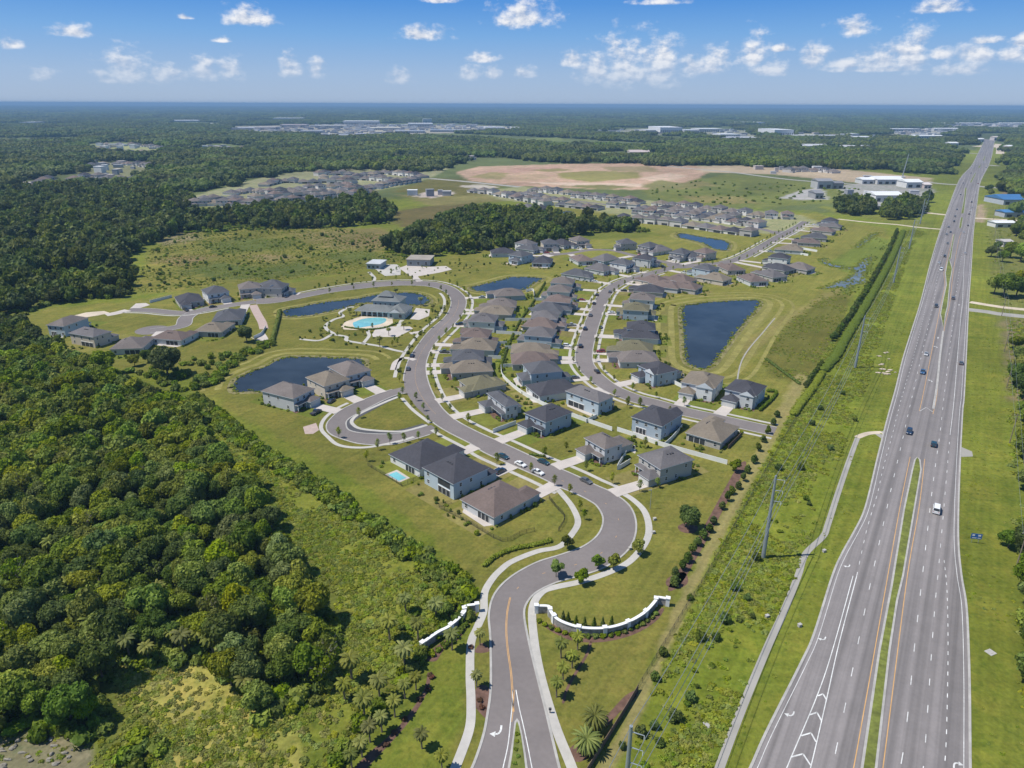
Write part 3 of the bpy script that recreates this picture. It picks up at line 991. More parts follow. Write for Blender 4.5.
mk = MB()
zP = .05
for px in (YL_PX, YL2_PX):
    ribbon_mb(mk, gl(px), -.02, .16, zP, mi=1)
for px in (YR_PX, YR2_PX):
    ribbon_mb(mk, gl(px), -.16, .02, zP, mi=1)
ribbon_mb(mk, HL[4:], -.92, -.80, zP)
ribbon_mb(mk, HR[4:], .78, .90, zP)
LA = gl([(823, 800), (833, 764), (849.2, 686), (862, 624), (872, 576), (889, 498.5), (895.7, 469), (902, 442), (909.5, 408), (918, 371), (926.6, 333), (934, 300), (938.5, 270), (946, 235), (952, 210), (962, 183), (975, 164), (984, 150)])
LBd = gl([(856.7, 576), (866.7, 530), (877, 495), (884, 464.7), (892, 436), (901, 400), (912, 362.5), (921.5, 325), (932, 279), (940, 251), (950, 210), (960, 183), (974, 164)])
LC = gl([(899, 775), (904, 746), (908.5, 707), (915, 641.5), (921, 588), (926, 544), (932, 491.5), (935.5, 465), (940.5, 429), (944.7, 391), (951, 339), (955, 302.5), (960, 266), (966, 229), (971, 200), (976, 180), (986, 163), (990, 148)])
LD = gl([(922, 775), (925, 748), (934, 617), (938.2, 572), (942, 529), (944.5, 500), (948, 459), (950, 435)])
LD2 = gl([(950, 435), (954, 400), (958.5, 344), (961, 315), (962.5, 300), (965, 254), (970, 222), (974, 198), (979, 178)])
dashes(mk, LA, 3.2, 12.2, .17, zP)
dashes(mk, LBd, 2.0, 6.1, .15, zP)
dashes(mk, LC, 3.2, 12.2, .17, zP, 3)
dashes(mk, LD, 2.4, 9, .17, zP)
ribbon_mb(mk, LD2, -.08, .08, zP)
dashes(mk, gl([(943.5, 790), (944.5, 768), (946.5, 731), (948, 651), (947, 591), (944, 560)]), 1.4, 3.8, .17, zP)
G1 = gl([(775, 800), (786.7, 768), (818, 693.5), (834, 645), (853, 576)])
G2 = gl([(801, 800), (810.5, 768), (826.7, 698.5), (839, 643.5), (856.7, 576)])
ribbon_mb(mk, G1, -.1, .1, zP)
ribbon_mb(mk, G2, -.1, .1, zP)
for a, b, c in (((791.5, 757), (803, 754), (811, 766)), ((801, 736), (811, 733), (816, 742)), ((809.5, 715), (817, 712.5), (821.5, 721)), ((818, 696), (823, 694), (826.5, 700)), ((781, 781), (794, 777), (805, 791))):
    ribbon_mb(mk, gl([a, b], 1), -.16, .16, zP + .004)
    ribbon_mb(mk, gl([b, c], 1), -.16, .16, zP + .004)
ribbon_mb(mk, gl([(920, 411), (926, 407.5), (933, 412)], 1), -.1, .1, zP)


def arrow(mb, px, py, tow, turn, size=1.0, z=zP + .008):
    """painted lane arrow: shaft and a head bent to one side (turn -1 left, 1 right, 0 straight)"""
    o = V2(G(px, py))
    d = (V2(G(*tow)) - o).normalized()
    r = Vector((d.y, -d.x)) * (turn or 1)

    def q(x, y):
        p = o + r * x * size + d * y * size
        return (p.x, p.y, z)
    if turn:
        cv = [(0, -1.3), (0, -.5), (.1, -.1), (.35, .2), (.75, .3)]
        for (x0, y0), (x1, y1) in zip(cv, cv[1:]):
            t = Vector((x1 - x0, y1 - y0)).normalized() * .14
            mb.face([q(x0 + t.y, y0 - t.x), q(x1 + t.y, y1 - t.x), q(x1 - t.y, y1 + t.x), q(x0 - t.y, y0 + t.x)])
        mb.face([q(.7, -.18), q(1.5, .3), q(.7, .78)])
    else:
        mb.face([q(-.12, -1.6), q(.12, -1.6), q(.12, .6), q(-.12, .6)])
        mb.face([q(-.45, .6), q(.45, .6), q(0, 1.6)])


arrow(mk, 792.5, 716, (775, 760), 1, 1.1)
arrow(mk, 824.5, 640, (812, 672), 1, 1.0)
arrow(mk, 849, 567, (840, 590), 1, .95)
arrow(mk, 954, 763, (955, 740), 1, 1.1)
arrow(mk, 932, 381, (934, 372), -1, 1.3)
arrow(mk, 937, 347, (938, 340), -1, 1.3)
arrow(mk, 938, 338, (939, 330), 0, 1.3)
arrow(mk, 959, 305, (960, 298), 0, 1.3)
struct(mk.build('road_markings', [M['white_paint'], M['yellow_paint']]))

mk = MB()
zB = .05
ENT = gl([(513, 712), (512, 690), (510.5, 671), (507.5, 650), (506, 630), (507, 612), (510, 597.5)])
ribbon_mb(mk, ENT, -.28, -.14, zB, mi=1)
ribbon_mb(mk, ENT, .0, .14, zB, mi=1)
dashes(mk, gl([(515, 591), (523, 583), (533, 577), (548, 572), (575, 565), (600, 554), (617, 535), (618, 518), (605, 503), (580, 489), (545, 473), (500, 451)]), 1.0, 10, .12, zB, 1, 1)
# flared yellow/white lines at the nose of the entrance island
ribbon_mb(mk, gl([(513, 690), (512, 707), (510.5, 722), (508, 745), (503, 768), (500, 785)]), -.1, .1, zB)
ribbon_mb(mk, gl([(516, 690), (519, 707), (522.5, 722), (527.5, 745), (532, 768), (536, 785)]), -.1, .1, zB)
ribbon_mb(mk, gl([(513.5, 690), (512.8, 707), (511, 722)]), .1, .22, zB, mi=1)
arrow(mk, 500.5, 733, (497, 760), 1, 1.5)
ribbon_mb(mk, part_of(BCEN, (440, 412), (450, 300)), -.03, .03, zB, mi=1)
struct(mk.build('road_markings', [M['white_paint'], M['yellow_paint']]))
# entrance island
isl = gp([(504.5, 785), (510, 755), (513, 735), (514.5, 722), (517, 718.5), (519.5, 722), (522.5, 735), (526, 755), (530, 785)])
struct(sheet('median', isl, .15, M['kerb'], .12))
ic = sum(isl, Vector((0, 0))) / len(isl)
struct(sheet('median_grass', gp([(507.5, 785), (512.3, 755), (514.6, 735), (515.8, 725), (517, 721.5), (518.4, 725), (520.8, 735), (523.8, 755), (527, 785)]), .17, M['median_grass']))

M['bank'] = mat('grassy pond bank', (.175, .155, .062), .95, ((6, .3), (1.5, .25)))
for k, w in PONDW.items():
    struct(sheet('pond', w, .05, M['water']))
    sgn = 1 if sum(a.x * b.y - b.x * a.y for a, b in zip(w, w[1:] + w[:1])) > 0 else -1
    struct(ribbon('pond_bank', w + w[:2], *((-2.6, .3) if sgn > 0 else (-.3, 2.6)), .035, M['bank']))
for k, w in MARSHWW.items():
    struct(sheet('marsh_water', w, .04 + .003 * (ord(k) - 104), M['marshwater']))

# mown bands round the ponds
for k, offs in (('d', ((5, 8.5), (13, 15.5), (20, 22))), ('a', ((5, 8), (12, 14))), ('b', ((4, 6),)), ('c', ((5, 8),)), ('e', ((4, 7),))):
    w = PONDW[k]
    sgn = 1 if sum(a.x * b.y - b.x * a.y for a, b in zip(w, w[1:] + w[:1])) > 0 else -1
    for a_, b_ in offs:
        o = struct(ribbon('mown_band', (w + w[:2]) if k != 'a' else w[:len(w) // 2 + 4], *((-b_, -a_) if sgn > 0 else (a_, b_)), .0035, M['lawn']))
        o.color = (.225, .205, .062, 1)

# mulch beds
MULCH = [
    [(577, 629), (570, 626), (557, 625), (548, 624), (541, 621), (536, 617), (545, 627), (556, 634), (570, 640), (588, 642.5), (610, 641), (635, 634), (655, 622), (664, 610), (660, 609), (645, 622), (620, 632), (598, 634.5)],
    [(426, 659), (436, 661), (444, 650), (460, 638), (470, 622), (477, 612), (472, 610), (462, 626), (446, 640), (434, 648)],
    [(592, 643), (588, 655), (578, 672), (568, 690), (565, 702), (562, 702), (566, 688), (577, 668), (585, 655), (589, 643)],
    [(428, 672), (424, 690), (408, 715), (390, 735), (370, 752), (355, 768), (362, 772), (382, 752), (404, 728), (420, 706), (430, 684)],
    [(637, 690), (625, 696), (610, 712), (600, 722), (606, 727), (618, 714), (636, 697)],
    [(475, 650), (482, 643), (489, 648), (488, 652), (477, 653)], [(474, 694), (480, 685), (490, 690), (490, 719), (483, 716), (475, 706)],
    [(571, 747), (566, 757), (580, 762), (592, 752), (584, 742)],
    [(746, 466), (722, 512), (700, 552), (680, 585), (668, 588), (690, 552), (712, 512), (738, 466)],
    [(667, 586), (668, 578), (684, 572), (688, 582), (680, 588)],
    [(678, 526), (690, 522), (698, 527), (694, 533), (682, 532)],
]
for q in MULCH:
    struct(sheet('mulch_bed', gl(q, 4, True), .012, M['mulch']))
# ------------------------------------------------------------------ houses
def hip(mb, x0, x1, y0, y1, z, pitch=.48, oh=.5, slope=0, fascia=1, gable=None):
    """hip roof over a rectangle; z is the eave. Returns the ridge height"""
    x0, x1, y0, y1 = x0 - oh, x1 + oh, y0 - oh, y1 + oh
    zt = z + .22
    w, d = x1 - x0, y1 - y0
    h = min(w, d) / 2
    zr = zt + h * pitch
    E = [(x0, y0, zt), (x1, y0, zt), (x1, y1, zt), (x0, y1, zt)]
    B = [(x0, y0, z), (x1, y0, z), (x1, y1, z), (x0, y1, z)]
    for i in range(4):
        j = (i + 1) % 4
        mb.face([B[i], B[j], E[j], E[i]], fascia)
    mb.face(B[::-1], fascia)
    if w >= d:
        a, b = (x0 + h, (y0 + y1) / 2, zr), (x1 - h, (y0 + y1) / 2, zr)
        mb.face([E[0], E[1], b, a], slope)
        mb.face([E[1], E[2], b], slope)
        mb.face([E[2], E[3], a, b], slope)
        mb.face([E[3], E[0], a], slope)
    else:
        a, b = ((x0 + x1) / 2, y0 + h, zr), ((x0 + x1) / 2, y1 - h, zr)
        mb.face([E[0], E[1], a], slope)
        mb.face([E[1], E[2], b, a], slope)
        mb.face([E[2], E[3], b], slope)
        mb.face([E[3], E[0], a, b], slope)
    return zr


def gable_front(mb, x0, x1, y0, y1, z, pitch=.5, oh=.35):
    """gable roof, ridge along y, gable at y0"""
    x0, x1, y0 = x0 - oh, x1 + oh, y0 - oh
    c = (x0 + x1) / 2
    zr = z + .2 + (x1 - x0) / 2 * pitch
    zt = z + .2
    mb.face([(x0, y0, zt), (c, y0, zr), (c, y1, zr), (x0, y1, zt)], 0)
    mb.face([(c, y0, zr), (x1, y0, zt), (x1, y1, zt), (c, y1, zr)], 0)
    mb.face([(x0, y0 - .02, z - .05), (x1, y0 - .02, z - .05), (x1, y0 - .02, zt), (c, y0 - .02, zr), (x0, y0 - .02, zt)], 1)
    mb.face([(x0, y0, z), (x0, y0, zt), (x0, y1, zt), (x0, y1, z)], 1)
    mb.face([(x1, y0, z), (x1, y1, z), (x1, y1, zt), (x1, y0, zt)], 1)


def window(parent, x, y, z, w, h, facing):
    """a window on a wall: frame mesh with its pane as sub-part; facing in 'x-','x+','y-','y+'"""
    ax = facing[0]
    s = -1 if facing[1] == '-' else 1
    fr, pn = MB(), MB()
    t, dpt = .09, .06

    def bx(mb, u0, u1, z0, z1, d0, d1):
        d0, d1 = sorted((s * d0, s * d1))
        if ax == 'y':
            mb.box(x + u0, x + u1, y + d0, y + d1, z0, z1, bottom=True)
        else:
            mb.box(x + d0, x + d1, y + u0, y + u1, z0, z1, bottom=True)
    hw = w / 2
    bx(fr, -hw - t, hw + t, z + h, z + h + t, .003, dpt)
    bx(fr, -hw - t, hw + t, z - t, z, .003, dpt + .03)
    bx(fr, -hw - t, -hw, z, z + h, .003, dpt)
    bx(fr, hw, hw + t, z, z + h, .003, dpt)
    bx(fr, -hw, hw, z + h * .5 - .03, z + h * .5 + .03, .035, dpt)
    bx(pn, -hw, hw, z, z + h, .004, .03)
    f = fr.build('window', M['trim'], parent)
    pn.build('pane', M['glass'], f)


def house(w, d, st=2, gar=6.2, front=4.5, mirror=1, lanai=.4, ext=0, dormer=False, bal=False, pitch=.48, rich=True, gable=False):
    """parts of one house under an Empty; front looks to -y, origin on the ground at the centre"""
    root = thing('house', 'house', 'house')
    E = 2.95 * st + .15
    E1 = 2.85
    yb = -d / 2 + front                       # front of the main body
    yr = d / 2 - ext                          # rear of the main body
    mx = mirror

    def X(a, b):
        return (min(a * mx, b * mx), max(a * mx, b * mx))
    wl = MB()
    wl.box(-w / 2, w / 2, yb, yr, 0, E)
    g0, g1 = X(-w / 2 + .35, -w / 2 + .35 + gar)   # garage wing
    wl.box(g0, g1, -d / 2, yb + .2, 0, E1)
    if ext:
        e0, e1 = X(-w / 2 + .8, w / 2 - w * .25)
        wl.box(e0, e1, yr - .2, d / 2, 0, E1)
    rf = MB()
    zr = hip(rf, -w / 2, w / 2, yb, yr, E, pitch)
    if st == 1:
        hip(rf, g0, g1, -d / 2, yb + gar * .9, E1 - .04, pitch + .02, .42)
    else:
        hip(rf, g0, g1, -d / 2, yb + gar * .45, E1, pitch, .42)
    if ext:
        hip(rf, e0, e1, yr - min(4, (e1 - e0) / 2 + .4), d / 2, E1 - .06 if st == 1 else E1, pitch, .45)
    # porch beside the garage
    p0, p1 = X(-w / 2 + .35 + gar + .6, w / 2 - .5)
    if gable and p1 - p0 > 3:
        wl.box(p0, p1, yb - 1.6, yb + .1, 0, E - .1)
        gable_front(rf, p0, p1, yb - 1.6, yb + min(4.5, (p1 - p0)), E - .1, pitch + .1)
        yp = yb - 1.6
    else:
        yp = yb
        if st == 2:
            hip(rf, p0 - .1, p1 + .1, yb - 1.8, yb + .9, E1 + .08, .3, .3)
    wall = wl.build('wall', M['wall'], root)
    roof = rf.build('roof', [M['roof'], M['trimblue']], root)
    # garage door and front door
    gm = MB()
    gc = (g0 + g1) / 2
    gm.box(gc - 2.45, gc + 2.45, -d / 2 - .05, -d / 2 - .003, 0.02, 2.25)
    for k in range(1, 4):
        gm.box(gc - 2.4, gc + 2.4, -d / 2 - .065, -d / 2 - .052, .56 * k - .02, .56 * k + .02)
    gm.build('garage_door', M['garage'], root)
    dm = MB()
    dx = (g1 + .75) if mx > 0 else (g0 - .75)
    dm.box(dx - .5, dx + .5, yb - .06, yb - .003, .15, 2.3)
    dm.build('front_door', M['door'], root)
    if not gable and st == 2:
        for q in (p0 + .1, p1 - .1):
            pm = MB()
            pm.box(q - .14, q + .14, yb - 1.75, yb - 1.47, 0, E1 + .1)
            pm.build('porch_column', M['trim'], root)
    # rear lanai: dark screened opening in a white frame
    if lanai:
        lw = w * lanai
        lx = -mx * w * .18
        yy = d / 2 if ext else yr
        lm, sm = MB(), MB()
        sm.box(lx - lw / 2, lx + lw / 2, yy + .004, yy + .05, .15, 2.45)
        for q in (-.5, -.17, .17, .5):
            lm.box(lx + q * lw - .09, lx + q * lw + .09, yy + .004, yy + .1, 0, 2.45)
        lm.box(lx - lw / 2 - .1, lx + lw / 2 + .1, yy + .004, yy + .12, 2.45, 2.75, bottom=True)
        s = sm.build('porch_screen', M['screen'], root)
        lm.build('screen_frame', M['trim'], s)
        if bal and st == 2:
            bm_ = MB()
            bm_.box(lx - lw / 2, lx + lw / 2, yy + .004, yy + .05, 3.2, 5.4)
            bm_.build('porch_screen', M['screen'], root)
    # windows
    if rich:
        L = yr - yb
        for fl in range(st):
            z = 1.0 + 2.95 * fl
            for k, q in enumerate((.2, .5, .8)):
                if (k + fl) % 3 != 1:
                    window(root, -w / 2, yb + L * q, z, .95, 1.3, 'x-')
                if (k + fl) % 3 != 2:
                    window(root, w / 2, yb + L * q, z, .95, 1.3, 'x+')
            yy = yr if not (ext and fl == 0) else d / 2
            if not lanai or (fl == 1 and not bal):
                for q in (-.32, .02, .33):
                    window(root, w * q, yy, z, 1.3, 1.35, 'y+')
            else:
                window(root, mx * w * .36, yy if not (ext and fl == 0) else yr, z, 1.2, 1.35, 'y+')
        if st == 2:
            for q in (-.3, 0, .3):
                yw = yp if (gable and p0 < w * q - .7 and w * q + .7 < p1) else yb
                if gable and not (p0 < w * q - .7 and w * q + .7 < p1) and p0 - .8 < w * q < p1 + .8:
                    continue
                window(root, w * q, yw, 3.95, 1.25, 1.35, 'y-')
        pc = (p0 + p1) / 2
        window(root, pc + mx * .6, yp, .9, 1.5, 1.45, 'y-')
    # roof vents on the rear slope
    vm = MB()
    hh = min(w + 1, yr - yb + 1) / 2
    for q in (-.9, 0.1, 1.0):
        if w >= yr - yb:
            x_, y_ = q * 1.2, (yb + yr) / 2 + hh * .3
        else:
            x_, y_ = hh * .3 * (1 if q > 0 else .9), (yb + yr) / 2 + q * 1.2
        z_ = E + .22 + (hh * .7) * pitch
        vm.box(x_ - .28, x_ + .28, y_ - .28, y_ + .28, z_ - .1, z_ + .22)
    vm.build('roof_vent', M['vent'], root)
    root['dims'] = (w, d, E)
    return learn(root)


ROOFS = {'brown': (0.148, 0.114, 0.102), 'charcoal': (0.058, 0.058, 0.068), 'grey': (0.128, 0.12, 0.122), 'tan': (0.19, 0.16, 0.125), 'taupe': (0.15, 0.13, 0.12), 'slate': (0.088, 0.09, 0.1), 'olive': (0.15, 0.138, 0.085)}
WALLS = {'pale grey': (.52, .53, .54), 'white': (.68, .68, .67), 'blue grey': (.36, .43, .49), 'beige': (.55, .49, .41), 'light blue': (.44, .52, .58), 'greige': (.43, .41, .38)}


def paint(root, rc, wc):
    j = 1 + rnd.uniform(-.06, .06)
    for c in root.children:
        n = c.name.split('.')[0]
        if n == 'roof':
            c.color = (*[v * j for v in ROOFS[rc]], 1)
        elif n in ('wall',):
            c.color = (*WALLS[wc], 1)


HOUSE_AT = []     # (x, y, radius) to keep plants off


def drive(root, w, d, gar, mirror, front, Ldr):
    """driveway slab from the garage to the kerb"""
    gc = mirror * (-w / 2 + .35 + gar / 2)
    mw = root.matrix_basis if False else Matrix.Translation(root.location) @ Matrix.Rotation(root.rotation_euler.z, 4, 'Z')
    c = [mw @ Vector((gc + sx * 2.7, yy, 0)) for sx, yy in ((-1, -d / 2 + .1), (1, -d / 2 + .1), (1, -d / 2 - Ldr), (-1, -d / 2 - Ldr))]
    struct(sheet('driveway', [(p.x, p.y) for p in c], .066 + rnd.random() * .003, M['drive'], .04))


NEAR = [
    # A near corner, B along the depth, C along the width, front end ('B' or 'A'), storeys, roof, wall, label, options
    ((494, 526), (540, 501), (460, 509), 'B', 1, 'brown', 'pale grey', 'single storey house with brown hip roof at the inner bend of the boulevard', dict(lanai=.35, mirror=1)),
    ((454, 500), (497, 479.5), (426.6, 482.5), 'B', 2, 'charcoal', 'light blue', 'two storey pale blue house with charcoal roof and rear balcony beside the brown roofed one', dict(bal=True, lanai=.4, mirror=1)),
    ((420, 477.5), (465, 457), (388.5, 463), 'B', 1, 'charcoal', 'white', 'single storey white house with charcoal roof and a small turquoise backyard pool', dict(lanai=.3, mirror=1, pitch=.55)),
    ((571, 426), (537, 439.5), (551, 417), 'B', 2, 'charcoal', 'blue grey', 'two storey blue grey house with charcoal roof across the street from the pool house', dict(mirror=1, lanai=.3)),
    ((526, 416), (496, 422.5), (504, 403), 'B', 2, 'slate', 'pale grey', 'two storey pale grey house with slate roof and a long rear wing', dict(mirror=1, ext=4)),
    ((507, 390.6), (465, 399), (495, 380), 'B', 1, 'olive', 'greige', 'low house with broad olive tan roof north of the slate roofed one', dict(mirror=-1, ext=3)),
    ((637, 453), (594.5, 467.5), (616, 444), 'B', 2, 'taupe', 'pale grey', 'two storey house with taupe roof and long single storey rear wing by the white fence', dict(mirror=1, ext=8, lanai=0)),
    ((691, 475), (649, 488), (671, 461), 'B', 2, 'grey', 'greige', 'two storey greige house with plain grey hip roof beside the big open lawn', dict(mirror=-1, lanai=.3)),
    ((660.5, 440.5), (685.5, 424.5), (632, 430.5), 'B', 2, 'charcoal', 'blue grey', 'two storey blue house with charcoal roof backing onto the white fence', dict(mirror=-1, lanai=.35, gable=True)),
    ((598, 416), (616, 408), (566, 404), 'B', 2, 'grey', 'light blue', 'two storey light blue house with grey roof and wide rear porch facing the camera', dict(mirror=-1, lanai=.5)),
    ((719.5, 450), (741, 431), (686, 440), 'B', 1, 'tan', 'greige', 'single storey house with tan hip roof nearest the dead end of the side street', dict(lanai=.5, mirror=-1)),
    ((686, 380), (649, 388.5), (672, 370), 'B', 2, 'charcoal', 'blue grey', 'two storey house with charcoal roof and rear wing below the large pond', dict(mirror=1, ext=6, lanai=0, gable=True)),
    ((722, 389.5), (710.5, 404.5), (691, 383), 'B', 2, 'tan', 'white', 'house with large tan roof and white dormer windows on the side street', dict(mirror=1, lanai=.3, gable=True)),
    ((764, 399), (750.5, 412.5), (734, 393), 'B', 2, 'charcoal', 'pale grey', 'two storey house with charcoal roof and gabled front, last before the dead end', dict(mirror=1, lanai=.3, gable=True)),
    ((264, 404), (301, 413.5), (283, 394), 'B', 2, 'taupe', 'pale grey', 'two storey house with taupe roof at the lower end of the left pond', dict(mirror=-1, lanai=.3, front=3.5)),
    ((308, 390), (330, 401.5), (327, 380.5), 'B', 2, 'tan', 'beige', 'two storey beige house with tan roof, middle one of three beside the left pond', dict(mirror=-1, lanai=.3, front=3.5)),
    ((330, 379), (351, 391), (350, 371), 'B', 2, 'taupe', 'pale grey', 'two storey house with taupe roof at the upper end of the left pond', dict(mirror=-1, lanai=.3, front=3.5)),
    ((95.6, 348), (120, 340), (73, 343), 'B', 2, 'grey', 'beige', 'two storey beige house with grey roof, biggest of the left cluster near the woods', dict(mirror=1, lanai=.5)),
    ((66, 337), (96, 326), (53, 335), 'B', 2, 'taupe', 'light blue', 'two storey house with taupe roof at the far left edge of the estate', dict(mirror=-1, lanai=.3)),
    ((143, 354), (156, 342), (113, 354), 'B', 1, 'taupe', 'pale grey', 'single storey house with taupe hip roof by the two lone trees left of the pond', dict(mirror=1, lanai=.5)),
    ((182, 346), (200, 337), (162, 336), 'B', 1, 'brown', 'white', 'single storey white house with brown roof at the inner street bend of the left cluster', dict(mirror=1, lanai=.4)),
    ((222, 337.5), (236, 328), (203, 332), 'B', 1, 'tan', 'greige', 'single storey house with tan roof between the brown and grey roofed ones on the left', dict(mirror=1, lanai=.4)),
    ((242, 325), (247, 314), (217, 320), 'B', 1, 'slate', 'pale grey', 'single storey house with slate roof beside the pink brick path', dict(mirror=1, lanai=.4)),
]


def place_near():
    for A, B, C, fr, st, rc, wc, lab, op in NEAR:
        a, b, c = V2(G(*A)), V2(G(*B)), V2(G(*C))
        ydir = (b - a)
        d = ydir.length
        ydir.normalize()
        xdir = Vector((-ydir.y, ydir.x))
        wv = (c - a).dot(xdir)
        w = abs(wv)
        if fr == 'X':       # A-B is the front wall's side: the depth runs along C
            pass
        w = min(max(w, 11), 18)
        d = min(max(d, 14), 25)
        cen = a + ydir * d / 2 + xdir * math.copysign(w / 2, wv)
        front = ydir
        if fr == 'X':
            # the measured depth line is the long side; front at its far end from the pond
            front = ydir
        rz = math.atan2(front.y, front.x) + PI / 2
        o = dict(front=4.5 if st == 2 else 4.0)
        o.update(op)
        gar = min(6.2, w * .48)
        h = house(w, d, st, gar=gar, **o)
        h.location = (cen.x, cen.y, 0)
        h.rotation_euler = (0, 0, rz)
        h['label'] = lab
        h['group'] = 'houses of the estate'
        paint(h, rc, wc)
        print('NEAR', round(w, 1), round(d, 1), lab[:50])
        HOUSE_AT.append((cen.x, cen.y, max(w, d) * .62, h, w, d, gar, o.get('mirror', 1)))


place_near()

# prototypes for the rows
PROTO = []
for args in (dict(w=13.6, d=23.5, st=2, mirror=1, ext=4), dict(w=13.6, d=23, st=2, mirror=-1, ext=4, gable=True), dict(w=14.4, d=24, st=1, mirror=1, lanai=.4),
             dict(w=14.4, d=23, st=1, mirror=-1, lanai=.5, pitch=.55), dict(w=13.4, d=19.5, st=2, mirror=-1, lanai=.5), dict(w=14.6, d=22, st=1, mirror=1, gable=True)):
    PROTO.append((house(gar=5.8, **args), args, [False]))

ORD = ['first', 'second', 'third', 'fourth', 'fifth', 'sixth', 'seventh', 'eighth', 'ninth', 'tenth', 'eleventh', 'twelfth', 'thirteenth', 'fourteenth', 'fifteenth', 'sixteenth', 'seventeenth', 'eighteenth', 'nineteenth', 'twentieth']


def nearest(line, p):
    best, bp_ = 1e18, None
    for q in line:
        dd = (q - p).length_squared
        if dd < best:
            best, bp_ = dd, q
    return bp_


def place_proto(i, cen, front, rc, wc, lab, grp):
    proto, args, used = PROTO[i]
    rz = math.atan2(front.y, front.x) + PI / 2
    if not used[0]:
        used[0] = True
        h = proto
        h.location = (cen.x, cen.y, 0)
        h.rotation_euler = (0, 0, rz)
        h['label'], h['group'] = lab, grp
    else:
        h = dup(proto, (cen.x, cen.y, 0), rz, lab, grp)
    paint(h, rc, wc)
    HOUSE_AT.append((cen.x, cen.y, 11.5, h, args['w'], args['d'], 5.8, args.get('mirror', 1)))
    return h


ROWS = [
    # name of the row in the labels, street it faces, [(px, py, prototype, roof, wall)] near to far
    ('east boulevard row', 'B', [(466, 366, 2, 'tan', 'greige'), (467.5, 355, 0, 'slate', 'blue grey'), (474, 344, 3, 'tan', 'pale grey'), (476, 333, 1, 'brown', 'greige'),
                                       (483, 318, 0, 'grey', 'white'), (493, 310, 2, 'tan', 'greige'), (498, 303, 3, 'taupe', 'greige'), (505, 292.5, 2, 'taupe', 'blue grey')]),
    ('row west of middle street', 'S2', [(557, 385.5, 2, 'charcoal', 'white'), (543, 367, 0, 'slate', 'light blue'), (535, 358, 3, 'brown', 'greige'), (535, 348, 2, 'tan', 'beige'),
                                            (541, 332, 0, 'grey', 'light blue'), (545, 323.5, 3, 'brown', 'greige'), (549, 315.5, 4, 'grey', 'pale grey'), (552, 308, 3, 'slate', 'pale grey'),
                                            (558.5, 299, 1, 'brown', 'greige'), (560, 289, 0, 'taupe', 'white'), (566, 281, 4, 'taupe', 'white'), (580, 273, 2, 'slate', 'pale grey'),
                                            (602, 268, 3, 'grey', 'pale grey'), (625, 262.5, 4, 'slate', 'white'), (645, 257.5, 1, 'charcoal', 'pale grey')]),
    ('row beside the big pond', 'S2', [(633, 356, 2, 'taupe', 'pale grey'), (630, 346, 3, 'olive', 'greige'), (636, 333, 2, 'charcoal', 'white'), (637, 325.5, 4, 'charcoal', 'blue grey'),
                                                             (636, 307, 0, 'olive', 'blue grey'), (639, 296.5, 4, 'taupe', 'white'), (646, 288.5, 2, 'charcoal', 'greige'), (652, 279, 3, 'brown', 'beige'),
                                                             (664, 284, 2, 'brown', 'pale grey'), (678, 278, 3, 'brown', 'greige'), (684, 285, 5, 'brown', 'greige')]),
    ('upper street row by the marsh', 'S2', [(703, 267, 4, 'slate', 'light blue'), (713, 276.5, 3, 'tan', 'beige'), (730, 266.5, 5, 'brown', 'greige'), (751, 277, 2, 'brown', 'pale grey'), (769, 273, 3, 'grey', 'greige'),
                                                      (776, 266.5, 2, 'charcoal', 'greige'), (797, 266, 3, 'taupe', 'greige'), (777, 256, 4, 'charcoal', 'white'), (789, 248, 3, 'tan', 'pale grey'),
                                                      (806, 241, 2, 'brown', 'greige'), (814, 236, 3, 'slate', 'greige'), (822, 229.5, 2, 'brown', 'greige'), (830, 225, 5, 'grey', 'greige'), (828, 220, 4, 'charcoal', 'pale grey')]),
    ('group below north woodland', 'S3', [(505, 251, 2, 'charcoal', 'pale grey'), (521, 254, 0, 'slate', 'light blue'), (543, 259.5, 3, 'charcoal', 'light blue'), (528, 243, 4, 'grey', 'white'),
                                                        (538, 248.5, 3, 'slate', 'pale grey'), (550, 242.5, 4, 'slate', 'beige'), (564, 243, 3, 'charcoal', 'pale grey'), (588, 242, 4, 'taupe', 'beige'), (607, 242.5, 4, 'slate', 'greige'),
                                                        (581, 257.5, 2, 'brown', 'pale grey'), (607, 257.5, 3, 'grey', 'blue grey'), (639, 247, 4, 'slate', 'greige'), (657, 249, 3, 'grey', 'pale grey'), (676, 253, 4, 'slate', 'greige'),
                                                        (690, 254.5, 2, 'slate', 'white'), (703, 251.5, 4, 'brown', 'beige')]),
    ('row above left street', 'S5', [(192, 301.5, 2, 'charcoal', 'greige'), (221, 294.5, 4, 'slate', 'white'), (251, 291.5, 4, 'taupe', 'beige'), (279, 287.5, 1, 'slate', 'greige'), (300, 286, 4, 'slate', 'beige')]),
    ('pair at the inner bend of the left street', 'S5', [(232, 318, 2, 'slate', 'pale grey')]),
]
LINES = {'B': BCEN, 'S2': S2, 'S3': S3, 'S5': S5 + BCEN[-70:]}
ROW_HOUSES = []
